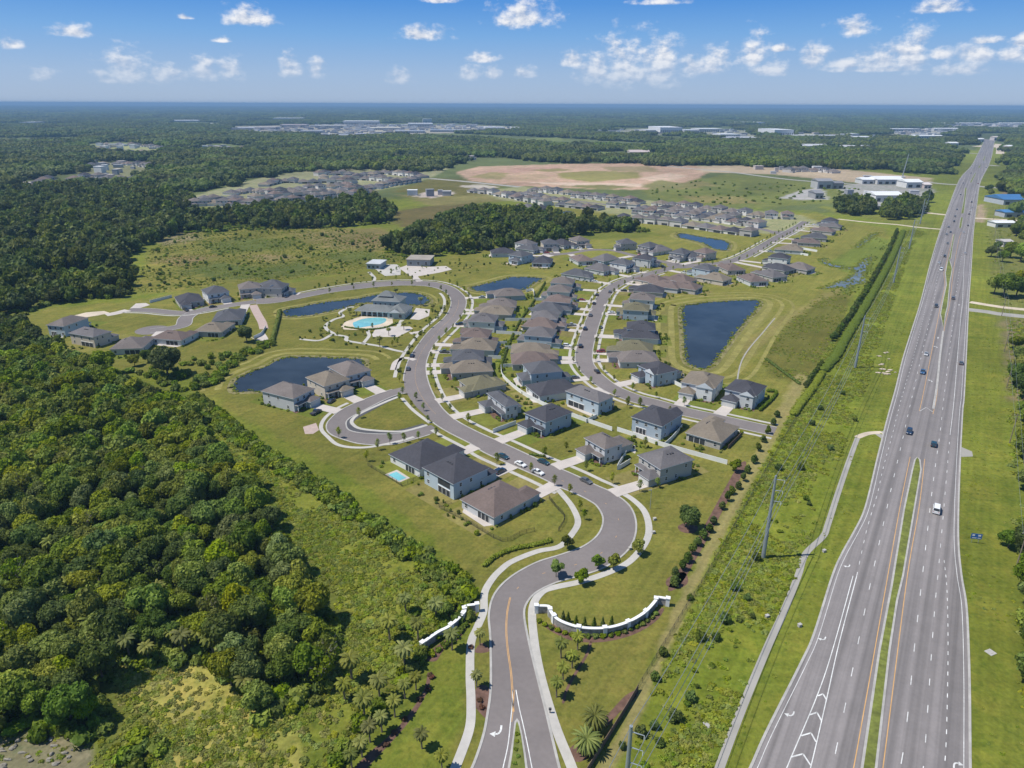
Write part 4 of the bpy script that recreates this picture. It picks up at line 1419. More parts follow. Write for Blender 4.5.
for rowname, street, items in ROWS[:-1]:
    for k, (px, py, i, rc, wc) in enumerate(items):
        st = PROTO[i][1]['st']
        cen = V2(G(px, py, 6.5 if st == 2 else 3.9))
        q = nearest(LINES[street], cen)
        fr = (q - cen)
        L = fr.length
        fr.normalize()
        # keep the fronts of a row clear of the street
        half = PROTO[i][1]['d'] / 2
        if L - half < 8:
            cen = q - fr * (half + 8)
        end = 'nearest' if k == 0 else ORD[k]
        lab = '%s roofed %s storey house, %s of the %s' % (rc, 'two' if st == 2 else 'one', (ORD[k] + ' nearest') if k else 'nearest', rowname)
        h = place_proto(i, cen, fr, rc, wc, lab, 'houses of the estate')
        ROW_HOUSES.append((h, cen, fr, L, i))

# driveways: from each garage door straight to the street's edge
LOOPW = LOOP_OUT + LOOP_IN[::-1]


def on_road(p):
    if inside(p, BOULEVARD) or inside(p, LOOPW):
        return True
    return (nearest(S2, p) - p).length < 4.6 or min((nearest(q, p) - p).length for q in (S3, S5, S6)) < 4.0


for hx, hy, hr, h, w_, d_, g_, mi in HOUSE_AT:
    gc = mi * (-w_ / 2 + .35 + g_ / 2)
    mw = Matrix.Translation(h.location) @ Matrix.Rotation(h.rotation_euler.z, 4, 'Z')
    Ld = None
    for k in range(2, 60):
        p = mw @ Vector((gc, -d_ / 2 - k * .5, 0))
        if on_road((Vector((p.x, p.y)))):
            Ld = k * .5 - .3
            break
    if Ld:
        c = [mw @ Vector((gc + sx * 2.5, yy, 0)) for sx, yy in ((-1, -d_ / 2 + .1), (1, -d_ / 2 + .1), (1.12, -d_ / 2 - Ld), (-1.12, -d_ / 2 - Ld))]
        struct(sheet('driveway', [(p.x, p.y) for p in c], .14 + rnd.random() * .004, M['drive'], .12))
    else:
        print('no drive', h['label'])
for hx, hy, hr, h, w_, d_, g_, mi in HOUSE_AT:
    if not h.get('dims'):
        continue
    mw = Matrix.Translation(h.location) @ Matrix.Rotation(h.rotation_euler.z, 4, 'Z')
    a0, a1 = mi * (-w_ / 2 + .35 + g_ + .3), mi * (w_ / 2 + .4)
    y1 = -d_ / 2 + 4.6
    tone = rnd.choice(((.138, .152, .026), (.172, .158, .040), (.150, .160, .030), (.19, .165, .054), (.125, .148, .024)))
    j = rnd.uniform(.92, 1.08)
    c = [mw @ Vector(q) for q in ((-w_ / 2 - 1.4, -d_ / 2 - 9, 0), (w_ / 2 + 1.4, -d_ / 2 - 9, 0), (w_ / 2 + 1.4, d_ / 2 + 7.5, 0), (-w_ / 2 - 1.4, d_ / 2 + 7.5, 0))]
    lw_ = struct(sheet('lawn', [(p.x, p.y) for p in c], .006 + rnd.random() * .005, M['lawn']))
    lw_.color = (*[v * j for v in tone], 1)
    c = [mw @ Vector(q) for q in ((a0, y1, 0), (a1, y1, 0), (a1 + mi * .6, y1 - 2.6, 0), ((a0 + a1) / 2, y1 - 3.6, 0), (a0, y1 - 2.9, 0))]
    struct(sheet('mulch_bed', [(p.x, p.y) for p in c], .016 + rnd.random() * .004, M['mulch']))
    if rnd.random() < .6:
        c = [mw @ Vector(q) for q in ((-w_ / 2, d_ / 2 - 1, 0), (w_ / 2, d_ / 2 - 1, 0), (w_ / 2 - 2, d_ / 2 + 1.6, 0), (-w_ / 2 + 2, d_ / 2 + 2.4, 0))]
        struct(sheet('patio', [(p.x, p.y) for p in c], .026 + rnd.random() * .004, M['drive']))
struct(sheet('patio', gp([(305, 434), (303, 427), (316, 423), (319, 430), (313, 434)]), .05, M['paver'], .04))

# ---- clubhouse
def clubhouse():
    c0, c1 = V2(G(393, 318)), V2(G(357, 316))
    u = (c0 - c1).normalized()
    v = Vector((-u.y, u.x))
    rz = math.atan2(u.y, u.x)
    r = thing('clubhouse', 'large clubhouse with grey roofs, a tall middle block and green walls behind the pool', 'clubhouse', (c1.x, c1.y, 0), rz)
    L = (c0 - c1).length
    w = MB()
    w.box(2, L + 2, 4, 14, 0, 3.4)
    w.box(7, L + 3, 13, 27, 0, 7.4)
    w.box(L - .5, L + 11.5, -2, 15, 0, 4.2)
    wl = w.build('wall', mat('clubhouse wall', (.36, .43, .42), .7, ((4, .06),)), r)
    f = MB()
    hip(f, -1, L + 3, 0, 14, 3.5, .38, .6)
    hip(f, 7, L + 3, 13, 27, 7.45, .42, .8)
    hip(f, 10, L - 3, 16, 24, 10.1, .6, .5)
    hip(f, L - .5, L + 11.5, -2, 15, 4.25, .5, .6)
    gable_front(f, L + 2, L + 8.5, -2.6, 8, 4.35, .55, .4)
    f.build('roof', [M['roof'], M['trim']], r).color = (.160, .170, .168, 1)
    for k in range(7):
        p = MB()
        x = -.6 + k * (L + 2) / 6.6
        p.box(x - .2, x + .2, .2, .6, 0, 3.5)
        p.build('porch_column', M['trim'], r)
    for k in range(6):
        window(r, 4.5 + k * L / 7, 4, .8, 2.0, 2.2, 'y-')
    for k in range(5):
        window(r, 9 + k * L / 6.5, 13, 4.5, 1.4, 1.6, 'y-')
    for k in range(2):
        window(r, L + 2 + k * 6.5, -2, 1, 2.0, 2.2, 'y-')
    for k in range(4):
        window(r, L + 11.5, 0 + k * 3.6, 1.2, 1.4, 1.6, 'x+')
    r.scale = (.9, .9, .95)
    for ox, oy in ((8, 8), (20, 22), (L + 8, 6)):
        HOUSE_AT.append((c1.x + u.x * ox + v.x * oy, c1.y + u.y * ox + v.y * oy, 13, r, 10, 10, 5, 1))


clubhouse()
pool = sheet('swimming_pool', gl([(353, 323), (357, 321), (362, 319.2), (370, 318), (379, 317.6), (386, 318.8), (385, 322), (379, 324.5), (366, 326.7), (357, 328), (354, 326.5)], 4, True), .07, M['poolwater'], .05)
tag(pool, 'large curved turquoise swimming pool in front of the clubhouse', 'pool')
pool = sheet('backyard_pool_patio', gp([(385, 474.5), (397, 469.8), (410, 478), (399.5, 482.5)]), .05, M['drive'], .04)
struct(pool)
tag(sheet('backyard_pool', gp([(388, 475), (396.5, 471.8), (406.5, 478), (399, 481)]), .07, M['poolwater'], .01), 'small rectangular turquoise pool behind the white charcoal roofed house', 'pool')


def pavilion(a, b, depth, h, col, lab, roofcol, over=.6):
    A, B = V2(G(*a)), V2(G(*b))
    u = (B - A)
    L = u.length
    r = thing('pavilion', lab, 'pavilion', (A.x, A.y, 0), math.atan2(u.y, u.x))
    w = MB()
    w.box(0, L, 0, depth, 0, h)
    w.build('wall', M['wall'], r).color = (*col, 1)
    f = MB()
    f.box(-over, L + over, -over, depth + over, h + .003, h + .5, bottom=True)
    f.build('roof', M['roof'], r).color = (*roofcol, 1)
    for k in range(3):
        window(r, L * (k + .5) / 3, 0, h * .25, min(2, L / 5), h * .45, 'y-')


pavilion((367, 269), (380, 269.5), 16, 4, (.36, .41, .42), 'low grey sports pavilion with flat pale roof at the end of the white courts', (.45, .47, .48))
pavilion((407, 266), (430, 266.5), 18, 5, (.26, .28, .29), 'low grey pavilion with flat tan roof by the playground courts', (.30, .27, .23))

# ---- far rows of houses: one small mesh each
def far_house_mesh(w, d, st):
    mb = MB()
    E = 2.9 * st
    mb.box(-w / 2, w / 2, -d / 2 + 3, d / 2, 0, E, 0)
    mb.box(-w / 2 + .5, w * .05, -d / 2, -d / 2 + 3.2, 0, 2.9, 0)
    a = MB()
    hip(a, -w / 2, w / 2, -d / 2 + 3, d / 2, E, .45, .6, 1, 2)
    hip(a, -w / 2 + .5, w * .05, -d / 2, -d / 2 + 7, 2.85, .45, .5, 1, 2)
    a.box(-w * .4, w * .1, d / 2 + .01, d / 2 + .06, .2, 2.3, 3)
    for q in (-.3, 0, .3):
        a.box(w * q - .6, w * q + .6, -d / 2 + 2.93, -d / 2 + 2.99, E - 1.9, E - .6, 3)
    n = len(mb.v)
    mb.v += a.v
    mb.f += [tuple(n + i for i in f) for f in a.f]
    mb.m += a.m
    return mb


FARM = []
for w, d, st in ((15, 18, 1), (14, 19, 2), (16, 20, 1), (13, 17, 2)):
    o = far_house_mesh(w, d, st).build('house', [M['far_wall'], M['roof'], M['trim'], M['screen']])
    FARM.append(o)
used_far = [False] * 4


def far_house(px, py, face, rc, lab, grp, s=1.0):
    i = rnd.randrange(4)
    c = G(px, py, 4)
    if not used_far[i]:
        used_far[i] = True
        o = FARM[i]
    else:
        o = FARM[i].copy()
        COL.objects.link(o)
    o.location = (c.x, c.y, 0)
    o.rotation_euler = (0, 0, face + PI / 2)
    o.scale = (s, s, s)
    j = 1 + rnd.uniform(-.15, .15)
    o.color = (*[v * j for v in ROOFS[rc]], 1)
    tag(o, lab, 'house', grp)
    HOUSE_AT.append((c.x, c.y, 13, o, 10, 10, 5, 1))


FAR_ROWS = [
    # (row description, [(px,py) ends], count, face up(-1)/down(+1) the picture)
    ('row of tan roofs above the narrow pond', [(616, 217), (648, 219), (682, 222.5), (717, 227), (757, 232.5)], 10, -1),
    ('second row above the narrow pond', [(633, 210.5), (664, 212.5), (700, 216), (735, 220.5), (762, 224)], 12, 1),
    ('third row above the narrow pond', [(607, 203.5), (640, 206), (672, 209.5), (705, 213), (740, 217)], 12, -1),
    ('top row below the green field', [(655, 201.5), (690, 205.5), (720, 209), (750, 212.5), (768, 214.5), (795, 215.5)], 11, 1),
    ('row behind the small fountain pond', [(560, 203), (580, 204.5), (600, 206.5)], 5, -1),
    ('row below the construction ground', [(573, 194.5), (600, 196.5), (625, 199), (640, 201)], 8, 1),
    ('row left of the fountain pond', [(516, 207), (530, 208), (545, 209.5)], 4, -1),
    ('upper row left of the fountain pond', [(500, 192), (520, 193.5), (545, 197), (566, 199)], 9, 1),
    ('middle row left of the fountain pond', [(470, 189), (490, 191), (505, 193.5), (530, 198.5), (550, 203)], 10, -1),
    ('short row by the construction ground', [(530, 188), (550, 190), (572, 192)], 4, 1),
]
roofseq = ['grey', 'taupe', 'slate', 'brown', 'grey', 'tan', 'charcoal', 'taupe']


def rows(table, grp, s=1.0):
    for desc, pts, n, face in table:
        line = gl([(a, b) for a, b in pts], 3)
        L = length(line)
        for k in range(n):
            p, t = along(line, L * (k + .5) / n)
            px, py = P(p.x, p.y, 0)
            nrm = Vector((-t.y, t.x)) * (1 if face < 0 else -1)
            rc = roofseq[(k * 3 + len(desc)) % 8]
            far_house(px + rnd.uniform(-.6, .6), py + rnd.uniform(-.25, .25), math.atan2(nrm.y, nrm.x) + rnd.uniform(-.08, .08), rc,
                      '%s roofed house, %s from left in the %s' % (rc, ORD[k], desc), grp, s)


rows(FAR_ROWS, 'houses of the farther estates')
FAR_ROWS2 = [
    ('lowest row behind the woodland strip', [(180, 203.5), (205, 202), (235, 202), (262, 203)], 9, 1),
    ('long lowest row of the left estate', [(265, 203), (295, 199), (330, 195), (375, 191)], 14, 1),
    ('second row behind the woodland strip', [(200, 199.5), (222, 198), (245, 199.5)], 6, -1),
    ('second row of the left estate', [(250, 197.5), (285, 194), (320, 191), (360, 187.5), (372, 185.5)], 14, -1),
    ('third row of the left estate', [(228, 192.5), (255, 189), (270, 191.5), (300, 188), (330, 185.5), (350, 183)], 14, 1),
    ('fourth row of the left estate', [(262, 184), (280, 180), (300, 180.5), (325, 180), (355, 181)], 12, -1),
    ('upper right row of the left estate', [(375, 186), (395, 182.5), (418, 179)], 9, 1),
    ('middle row of the left estate', [(318, 177.5), (350, 176.5), (380, 178.5), (402, 181)], 9, -1),
    ('inner row of the left estate', [(345, 174.5), (362, 175), (384, 175.8)], 5, 1),
    ('back row of the left estate', [(315, 173.5), (330, 172.5), (346, 172)], 5, -1),
    ('back right row of the left estate', [(366, 173), (385, 171.5), (410, 174), (425, 176)], 9, -1),
]
rows(FAR_ROWS2, 'houses of the left estate', 1.05)
FAR_ROWS3 = [
    ('rear row of the distant left clearing', [(100, 145), (130, 144.5), (165, 147)], 8, 1),
    ('front row of the distant left clearing', [(92, 148), (120, 150), (150, 150.5)], 6, -1),
    ('rear row of the near left clearing', [(88, 164.5), (110, 162.5), (140, 164), (150, 166)], 7, 1),
    ('front row of the near left clearing', [(70, 178.5), (90, 176), (115, 177.5), (140, 178)], 6, 1),
    ('edge row by the left frame', [(2, 188), (18, 187.5), (35, 184.5), (52, 178)], 5, 1),
    ('row in clearing right of the left woods', [(193, 147), (215, 146.5), (232, 148)], 5, 1),
    ('pair in the clearing beyond the left estate', [(240, 147), (250, 148)], 2, 1),
    ('row in the clearing behind the left estate', [(380, 157), (395, 156.5), (400, 158.5)], 4, 1),
    ('row of pale roofs by the construction woods', [(444, 158.5), (455, 157), (472, 159)], 4, 1),
    ('row at the edge of the sandy strip', [(787, 170.5), (800, 169.5), (822, 170), (836, 171.5)], 6, 1),
]
rows(FAR_ROWS3, 'houses in clearings of the far woods', 1.15)


# ---- commercial buildings and warehouses
def hall(a, wpx, depth, h, lab, col=(.66, .67, .67), wallc=(.6, .6, .58), rz=0.0, cat='warehouse', name='warehouse', gable=True):
    A, B = V2(G(*a)), V2(G(a[0] + wpx, a[1]))
    L = (B - A).length
    r = thing(name, lab, cat, (A.x, A.y, 0), math.atan2((B - A).y, (B - A).x) + rz)
    w = MB()
    w.box(0, L, 0, depth, 0, h)
    w.build('wall', M['wall'], r).color = (*wallc, 1)
    f = MB()
    if gable:
        zr = h + depth * .12
        o = .8
        f.face([(-o, -o, h), (L + o, -o, h), (L + o, depth / 2, zr), (-o, depth / 2, zr)])
        f.face([(-o, depth / 2, zr), (L + o, depth / 2, zr), (L + o, depth + o, h), (-o, depth + o, h)])
        f.face([(-o, -o, h), (-o, depth / 2, zr), (-o, depth + o, h)])
        f.face([(L + o, -o, h), (L + o, depth + o, h), (L + o, depth / 2, zr)])
    else:
        f.box(-.3, L + .3, -.3, depth + .3, h + .003, h + .6)
    f.build('roof', M['metalroof'], r).color = (*col, 1)
    g = MB()
    n = max(2, int(L / 9))
    for k in range(n):
        g.box(L * (k + .25) / n, L * (k + .75) / n, -.08, -.003, h * .1, h * .55)
    g.build('window', M['glass'], r)


W_ = (.70, .71, .71)
HALLS = [
    ((875, 202), 27, 30, 9, 'white gable roofed warehouse, the nearest of the cluster by the highway', W_, (.62, .62, .60)),
    ((815, 199), 8, 25, 8, 'grey square building left of the clump of dark trees', (.24, .24, .25), (.30, .30, .30)),
    ((817, 189), 15, 25, 12, 'two storey grey building with flat roof beside the green field', (.25, .25, .26), (.42, .42, .42)),
    ((832, 189), 11, 20, 9, 'lower grey annex beside the two storey grey building', (.20, .20, .21), (.25, .25, .25)),
    ((862, 184), 12, 25, 7, 'white shed left of the long pale hall', W_, (.55, .55, .55)),
    ((877, 184.5), 26, 35, 8, 'long pale hall behind the white warehouse', W_, (.50, .50, .50)),
    ((906, 188), 16, 30, 9, 'white hall with pale walls closest to the grassy highway verge', W_, (.62, .62, .60)),
    ((924, 188.5), 7, 20, 6, 'small pinkish white shop beside the verge', (.62, .55, .52), (.5, .42, .4)),
    ((868, 210), 12, 18, 5, 'low grey workshop under the dark trees', (.30, .30, .31), (.4, .4, .4)),
    ((995, 227.5), 20, 14, 5, 'long white shop building by the right edge of the highway', W_, (.62, .62, .6)),
    ((1003, 205), 24, 40, 7, 'blue roofed building on the right edge of the picture', (.06, .17, .36), (.42, .45, .5)),
    ((1004, 217.5), 20, 18, 6, 'smaller blue roofed building in front of the larger one', (.07, .20, .42), (.4, .42, .45)),
    ((1003, 247), 9, 12, 5, 'small pale house among the trees right of the highway', (.45, .42, .4), (.55, .5, .46)),
    ((949, 147), 9, 60, 20, 'white block building in the woods left of the highway', W_, (.62, .62, .62)),
    ((910, 138.5), 32, 60, 10, 'long flat white warehouse in the far woods', W_, (.55, .55, .55)),
    ((994, 140.5), 9, 60, 18, 'pale building at the far end of the highway', (.62, .55, .5), (.55, .5, .48)),
    ((978, 142), 6, 40, 10, 'white building left of the highway far end', W_, (.55, .55, .52)),
    ((1008, 150.5), 5, 60, 14, 'pale building among woods right of the far highway', W_, (.55, .5, .5)),
    ((660, 133.5), 22, 200, 26, 'large white warehouse in the distance above the green field', W_, (.66, .67, .68)),
    ((774, 136.5), 19, 170, 26, 'bright white warehouse, right of the two big far ones', W_, (.66, .67, .68)),
    ((646, 133.5), 10, 120, 14, 'low pale hall left of the large far white warehouse', (.5, .5, .5), (.5, .5, .48)),
    ((684, 133), 15, 120, 12, 'low grey hall right of the large far white warehouse', (.5, .52, .54), (.5, .5, .5)),
    ((699, 132), 24, 120, 14, 'long pale hall in the middle of the far industrial strip', W_, (.5, .5, .5)),
    ((718, 140), 44, 90, 8, 'pale trading estate roofs right of the far industrial strip', (.5, .5, .52), (.5, .48, .45)),
    ((720, 137), 20, 90, 10, 'short white hall behind the pale trading estate roofs', W_, (.5, .5, .5)),
    ((797, 133), 22, 90, 8, 'low white hall right of the bright white warehouse', W_, (.5, .5, .5)),
    ((795, 137), 44, 60, 6, 'long low white shed in front of the far right woods', W_, (.5, .5, .5)),
    ((837, 135.5), 22, 80, 7, 'low pale shed in the woods between the warehouses', W_, (.5, .5, .5)),
    ((857, 139), 20, 80, 7, 'low pale shed nearer to the highway woods', W_, (.5, .5, .5)),
    ((893, 131.5), 28, 90, 12, 'white hall group in the far woods left of the highway', W_, (.5, .5, .5)),
    ((934, 131), 24, 90, 12, 'white hall closest to the far end of the highway', W_, (.5, .5, .5)),
    ((922, 125), 60, 150, 14, 'very long pale warehouse near the right horizon', W_, (.5, .5, .5)),
    ((1000, 125), 26, 150, 16, 'pale halls near the horizon at the right edge', W_, (.5, .5, .5)),
    ((735, 124.5), 30, 150, 14, 'pale halls near the horizon above the far warehouses', W_, (.5, .5, .5)),
    ((788, 147.5), 40, 40, 5, 'long row of pale roofs in the woods above the sandy strip', (.5, .5, .5), (.5, .5, .5)),
    ((838, 149), 34, 40, 5, 'second row of pale roofs in the woods above the sandy strip', (.5, .5, .5), (.5, .5, .5)),
    ((898, 146), 11, 40, 6, 'pale roof alone in the woods left of the highway', W_, (.5, .5, .5)),
    ((630, 154.5), 20, 40, 6, 'pinkish roofs in the woods above the bare ground', (.5, .42, .4), (.5, .45, .42)),
    ((582, 132), 20, 90, 8, 'low pale sheds left of the far industrial strip', (.5, .5, .48), (.5, .48, .45)),
    ((512, 130), 12, 120, 12, 'pale hall at the right end of the far town', W_, (.5, .5, .5)),
    ((485, 129.5), 20, 120, 10, 'low pale hall near the right end of the far town', W_, (.5, .5, .5)),
    ((408, 127), 25, 150, 18, 'white building with a block on its roof in the far town', W_, (.55, .55, .55)),
    ((423, 123.5), 9, 60, 28, 'tall pale block in the far town', (.6, .6, .6), (.55, .55, .55)),
    ((343, 125), 36, 160, 22, 'wide white hall in the far town', W_, (.6, .6, .6)),
    ((316, 128), 30, 120, 12, 'beige hall left of the wide white one in the far town', (.55, .52, .46), (.5, .48, .45)),
    ((370, 130), 30, 120, 10, 'cream hall in the front of the far town', (.6, .56, .46), (.5, .48, .45)),
    ((273, 120), 30, 150, 14, 'pale hall beyond the far town', W_, (.5, .5, .5)),
    ((255, 130), 20, 120, 12, 'pinkish halls at the left end of the far town', (.5, .45, .42), (.5, .46, .44)),
    ((280, 127.5), 26, 120, 14, 'rose roofed hall in the left of the far town', (.5, .42, .4), (.5, .45, .42)),
    ((300, 133), 22, 100, 9, 'grey roofs in front of the left far town', (.36, .36, .38), (.45, .45, .45)),
    ((330, 137.5), 20, 70, 8, 'grey sheds below the far town', (.40, .41, .43), (.45, .45, .45)),
    ((355, 136), 30, 70, 8, 'long grey roof below the far town', (.38, .38, .42), (.45, .45, .45)),
    ((395, 133), 30, 90, 8, 'blue grey roofs in the front right of the far town', (.34, .36, .40), (.4, .42, .45)),
    ((430, 132), 34, 90, 8, 'slate roofs at the right edge of the far town', (.32, .34, .38), (.4, .42, .45)),
    ((230, 130), 24, 120, 10, 'grey sheds left of the far town', (.42, .42, .43), (.45, .45, .45)),
    ((200, 117), 18, 150, 14, 'small pale hall near the left horizon', W_, (.5, .5, .5)),
    ((168, 122), 30, 150, 10, 'white sheds in the far left woods', W_, (.5, .5, .5)),
    ((186, 125), 36, 100, 8, 'long white sheds in the far left woods', W_, (.5, .5, .5)),
    ((246, 129), 10, 80, 8, 'short white hall left of the far town', W_, (.5, .5, .5)),
    ((20, 124), 14, 150, 10, 'low pale shed at the far left', (.5, .5, .5), (.5, .5, .5)),
]
for q in HALLS:
    if q[0][0] > 900 and q[0][1] < 160:
        q = (q[0], q[1], min(q[2], 25), min(q[3], 12)) + q[4:]
    hall(q[0], q[1], q[2], q[3], q[4], q[5], q[6], name='warehouse' if q[2] >= 35 else 'shop_building', cat='warehouse' if q[2] >= 35 else 'building', gable=q[2] < 60)
# ------------------------------------------------------------------ vegetation


def ico(sub=1):
    t = (1 + 5 ** .5) / 2
    v = [Vector(p).normalized() for p in ((-1, t, 0), (1, t, 0), (-1, -t, 0), (1, -t, 0), (0, -1, t), (0, 1, t), (0, -1, -t), (0, 1, -t), (t, 0, -1), (t, 0, 1), (-t, 0, -1), (-t, 0, 1))]
    f = [(0, 11, 5), (0, 5, 1), (0, 1, 7), (0, 7, 10), (0, 10, 11), (1, 5, 9), (5, 11, 4), (11, 10, 2), (10, 7, 6), (7, 1, 8), (3, 9, 4), (3, 4, 2), (3, 2, 6), (3, 6, 8), (3, 8, 9), (4, 9, 5), (2, 4, 11), (6, 2, 10), (8, 6, 7), (9, 8, 1)]
    for _ in range(sub):
        c, nf = {}, []

        def mid(a, b):
            k = (min(a, b), max(a, b))
            if k not in c:
                c[k] = len(v)
                v.append((v[a] + v[b]).normalized())
            return c[k]
        for a, b, d in f:
            x, y, z = mid(a, b), mid(b, d), mid(d, a)
            nf += [(a, x, z), (b, y, x), (d, z, y), (x, y, z)]
        f = nf
    return np.array([tuple(p) for p in v]), f


ICO1 = ico(1)


class Crown:
    """many small leaf clumps around a few branch masses"""

    def __init__(self, seed):
        self.r = np.random.default_rng(seed)
        self.v, self.f, self.t = [], [], []
        self.n = 0

    def core(self, c, rad, tone, rough=.22):
        v, f = ICO1
        s = 1 + self.r.uniform(-rough, rough, len(v))
        pts = v * s[:, None] * np.array(rad) + np.array(c)
        self.v.append(pts)
        self.f += [tuple(self.n + i for i in q) for q in f]
        self.t += [tone] * len(pts)
        self.n += len(pts)

    def leaves(self, c, rad, n, size, tone, up=.35, jit=.55):
        r = self.r
        d = r.normal(size=(n, 3))
        d[:, 2] += up
        d /= np.linalg.norm(d, axis=1)[:, None]
        pos = np.array(c) + d * np.array(rad) * r.uniform(.80, 1.10, n)[:, None]
        nm = d + r.normal(size=(n, 3)) * jit
        nm /= np.linalg.norm(nm, axis=1)[:, None]
        a = np.cross(nm, r.normal(size=(n, 3)))
        a /= np.linalg.norm(a, axis=1)[:, None]
        b = np.cross(nm, a)
        s = size * r.uniform(.55, 1.35, n)[:, None]
        k = r.uniform(.5, .9, n)[:, None]
        p = np.stack([pos - a * s, pos - b * s * k + nm * s * .15, pos + a * s, pos + b * s * k - nm * s * .15], 1).reshape(-1, 3)
        self.v.append(p)
        self.f += [tuple(self.n + 4 * i + q for q in range(4)) for i in range(n)]
        tn = np.clip(tone + r.normal(size=n) * .14, 0, 1)
        self.t += list(np.repeat(tn, 4))
        self.n += 4 * n

    def build(self, name, m, link=True):
        me = bpy.data.meshes.new(name)
        me.from_pydata(np.concatenate(self.v).tolist(), [], self.f)
        at = me.attributes.new('tone', 'FLOAT', 'POINT')
        at.data.foreach_set('value', np.array(self.t, np.float32))
        me.materials.append(m)
        me.update()
        o = bpy.data.objects.new(name, me)
        if link:
            COL.objects.link(o)
        return o


def broad_crown(seed, nl=9, nleaf=1500, size=.12, spread=.62, flat=.72, z0=1.15, lob=(.34, .52)):
    """unit crown: radius about 1, centre at z0"""
    c = Crown(seed)
    r = c.r
    lobes = [((0, 0, z0), .62)]
    for k in range(nl):
        a = 2 * PI * (k + r.uniform(-.3, .3)) / nl * (1 if k % 2 else 1.618)
        q = spread * r.uniform(.55, 1.1)
        lobes.append(((q * math.cos(a), q * math.sin(a), z0 + flat * r.uniform(-.45, .55)), r.uniform(*lob)))
    lobes.append(((r.uniform(-.2, .2), r.uniform(-.2, .2), z0 + flat * .55), .42))
    tot = sum(q[1] ** 2 for q in lobes)
    for ctr, rad in lobes:
        tone = float(np.clip(r.normal(.45, .17), .1, .9))
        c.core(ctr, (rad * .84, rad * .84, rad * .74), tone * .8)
        c.leaves(ctr, (rad, rad, rad * .86), int(nleaf * rad ** 2 / tot), size, tone)
    return c


def trunk_mb(h, r0, limbs=4, seed=0, spread=.5):
    q = random.Random(seed)
    mb = MB()
    mb.tube([(0, 0, -.03), (.02 * h * q.uniform(-1, 1), 0, h * .5), (0, .02 * h, h)], r0, r0 * .55, 7)
    for k in range(limbs):
        a = 2 * PI * k / limbs + q.uniform(-.4, .4)
        z = h * q.uniform(.55, .85)
        mb.tube([(0, 0, z), (spread * .5 * math.cos(a), spread * .5 * math.sin(a), z + spread * .5), (spread * math.cos(a), spread * math.sin(a), z + spread * .8)], r0 * .5, r0 * .2, 5)
    return mb


def make_tree(name, label, cat, group, crown, m, trunk, mb_='bark'):
    t = thing(name, label, cat, (0, 0, 0), 0, group)
    c = crown.build('crown', m)
    c.parent = t
    trunk.build('trunk', M[mb_], t)
    return learn(t)


TREES = []
for k in range(7):
    m_ = M['leaf_dark'] if k in (2, 5) else M['leaf_pale'] if k == 3 else M['leaf']
    t = make_tree('woodland_tree', 'broad leafy tree in the dense woodland on the left', 'tree', 'trees of the left woodland',
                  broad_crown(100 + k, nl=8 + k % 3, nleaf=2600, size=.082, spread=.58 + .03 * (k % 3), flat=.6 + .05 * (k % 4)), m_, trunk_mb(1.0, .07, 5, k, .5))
    TREES.append(t)
# a grey, half bare tree
c = Crown(55)
for k in range(9):
    a = k * 2.4
    c.leaves((.5 * math.cos(a), .5 * math.sin(a), 1.1 + .25 * math.sin(k * 1.7)), (.38, .38, .34), 60, .10, .7)
bare = thing('bare_tree', 'half bare grey tree standing in the left woodland', 'tree', group='half bare trees of the woodland')
o = c.build('crown', M['leaf'])
o.parent = bare
mb = trunk_mb(1.0, .06, 8, 3, .75)
for k in range(26):
    a, z = rnd.uniform(0, 2 * PI), rnd.uniform(.8, 1.3)
    q = rnd.uniform(.3, .5)
    mb.tube([(q * math.cos(a), q * math.sin(a), z), (q * 1.9 * math.cos(a + .2), q * 1.9 * math.sin(a + .2), z + rnd.uniform(.1, .5))], .022, .008, 4)
mb.build('trunk', M['dead'], bare)
learn(bare)


def hidden(col_name, objs):
    c = bpy.data.collections.new(col_name)
    for o in objs:
        c.objects.link(o)
    return c


LOW = []
for k in range(5):
    LOW.append(broad_crown(300 + k, nl=7, nleaf=330, size=.2, spread=.55, flat=.6, z0=.85).build('tree_form', M['leaf_far'], False))
LOWC = hidden('woodland tree forms', LOW)
NEARF = []
for k in range(4):
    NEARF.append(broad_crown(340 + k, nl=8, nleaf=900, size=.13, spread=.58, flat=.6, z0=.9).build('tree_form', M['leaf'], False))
NEARC = hidden('near tree forms', NEARF)
PATCH = []
for k in range(4):
    c = Crown(400 + k)
    for j in range(34):
        x, y = c.r.uniform(-1, 1, 2) * 30
        R_ = c.r.uniform(4, 7.5)
        z = c.r.uniform(4, 8.5)
        tone = float(np.clip(c.r.normal(.45, .2), .05, .95))
        c.core((x, y, z), (R_, R_, R_ * .8), tone, .28)
        c.leaves((x, y, z), (R_, R_, R_ * .85), 26, 1.9, tone)
    PATCH.append(c.build('wood_form', M['leaf_far'], False))
PATCHC = hidden('woodland patch forms', PATCH)


def bush_form(seed, m, n=90, size=.22, tall=.8):
    c = Crown(seed)
    for k in range(4):
        a = k * 1.9 + seed
        ctr = (.38 * math.cos(a), .38 * math.sin(a), tall * .45 + .12 * math.sin(k * 2.2))
        c.core(ctr, (.42, .42, tall * .42), .35)
        c.leaves(ctr, (.52, .52, tall * .52), n // 4, size, float(c.r.uniform(.25, .75)))
    return c


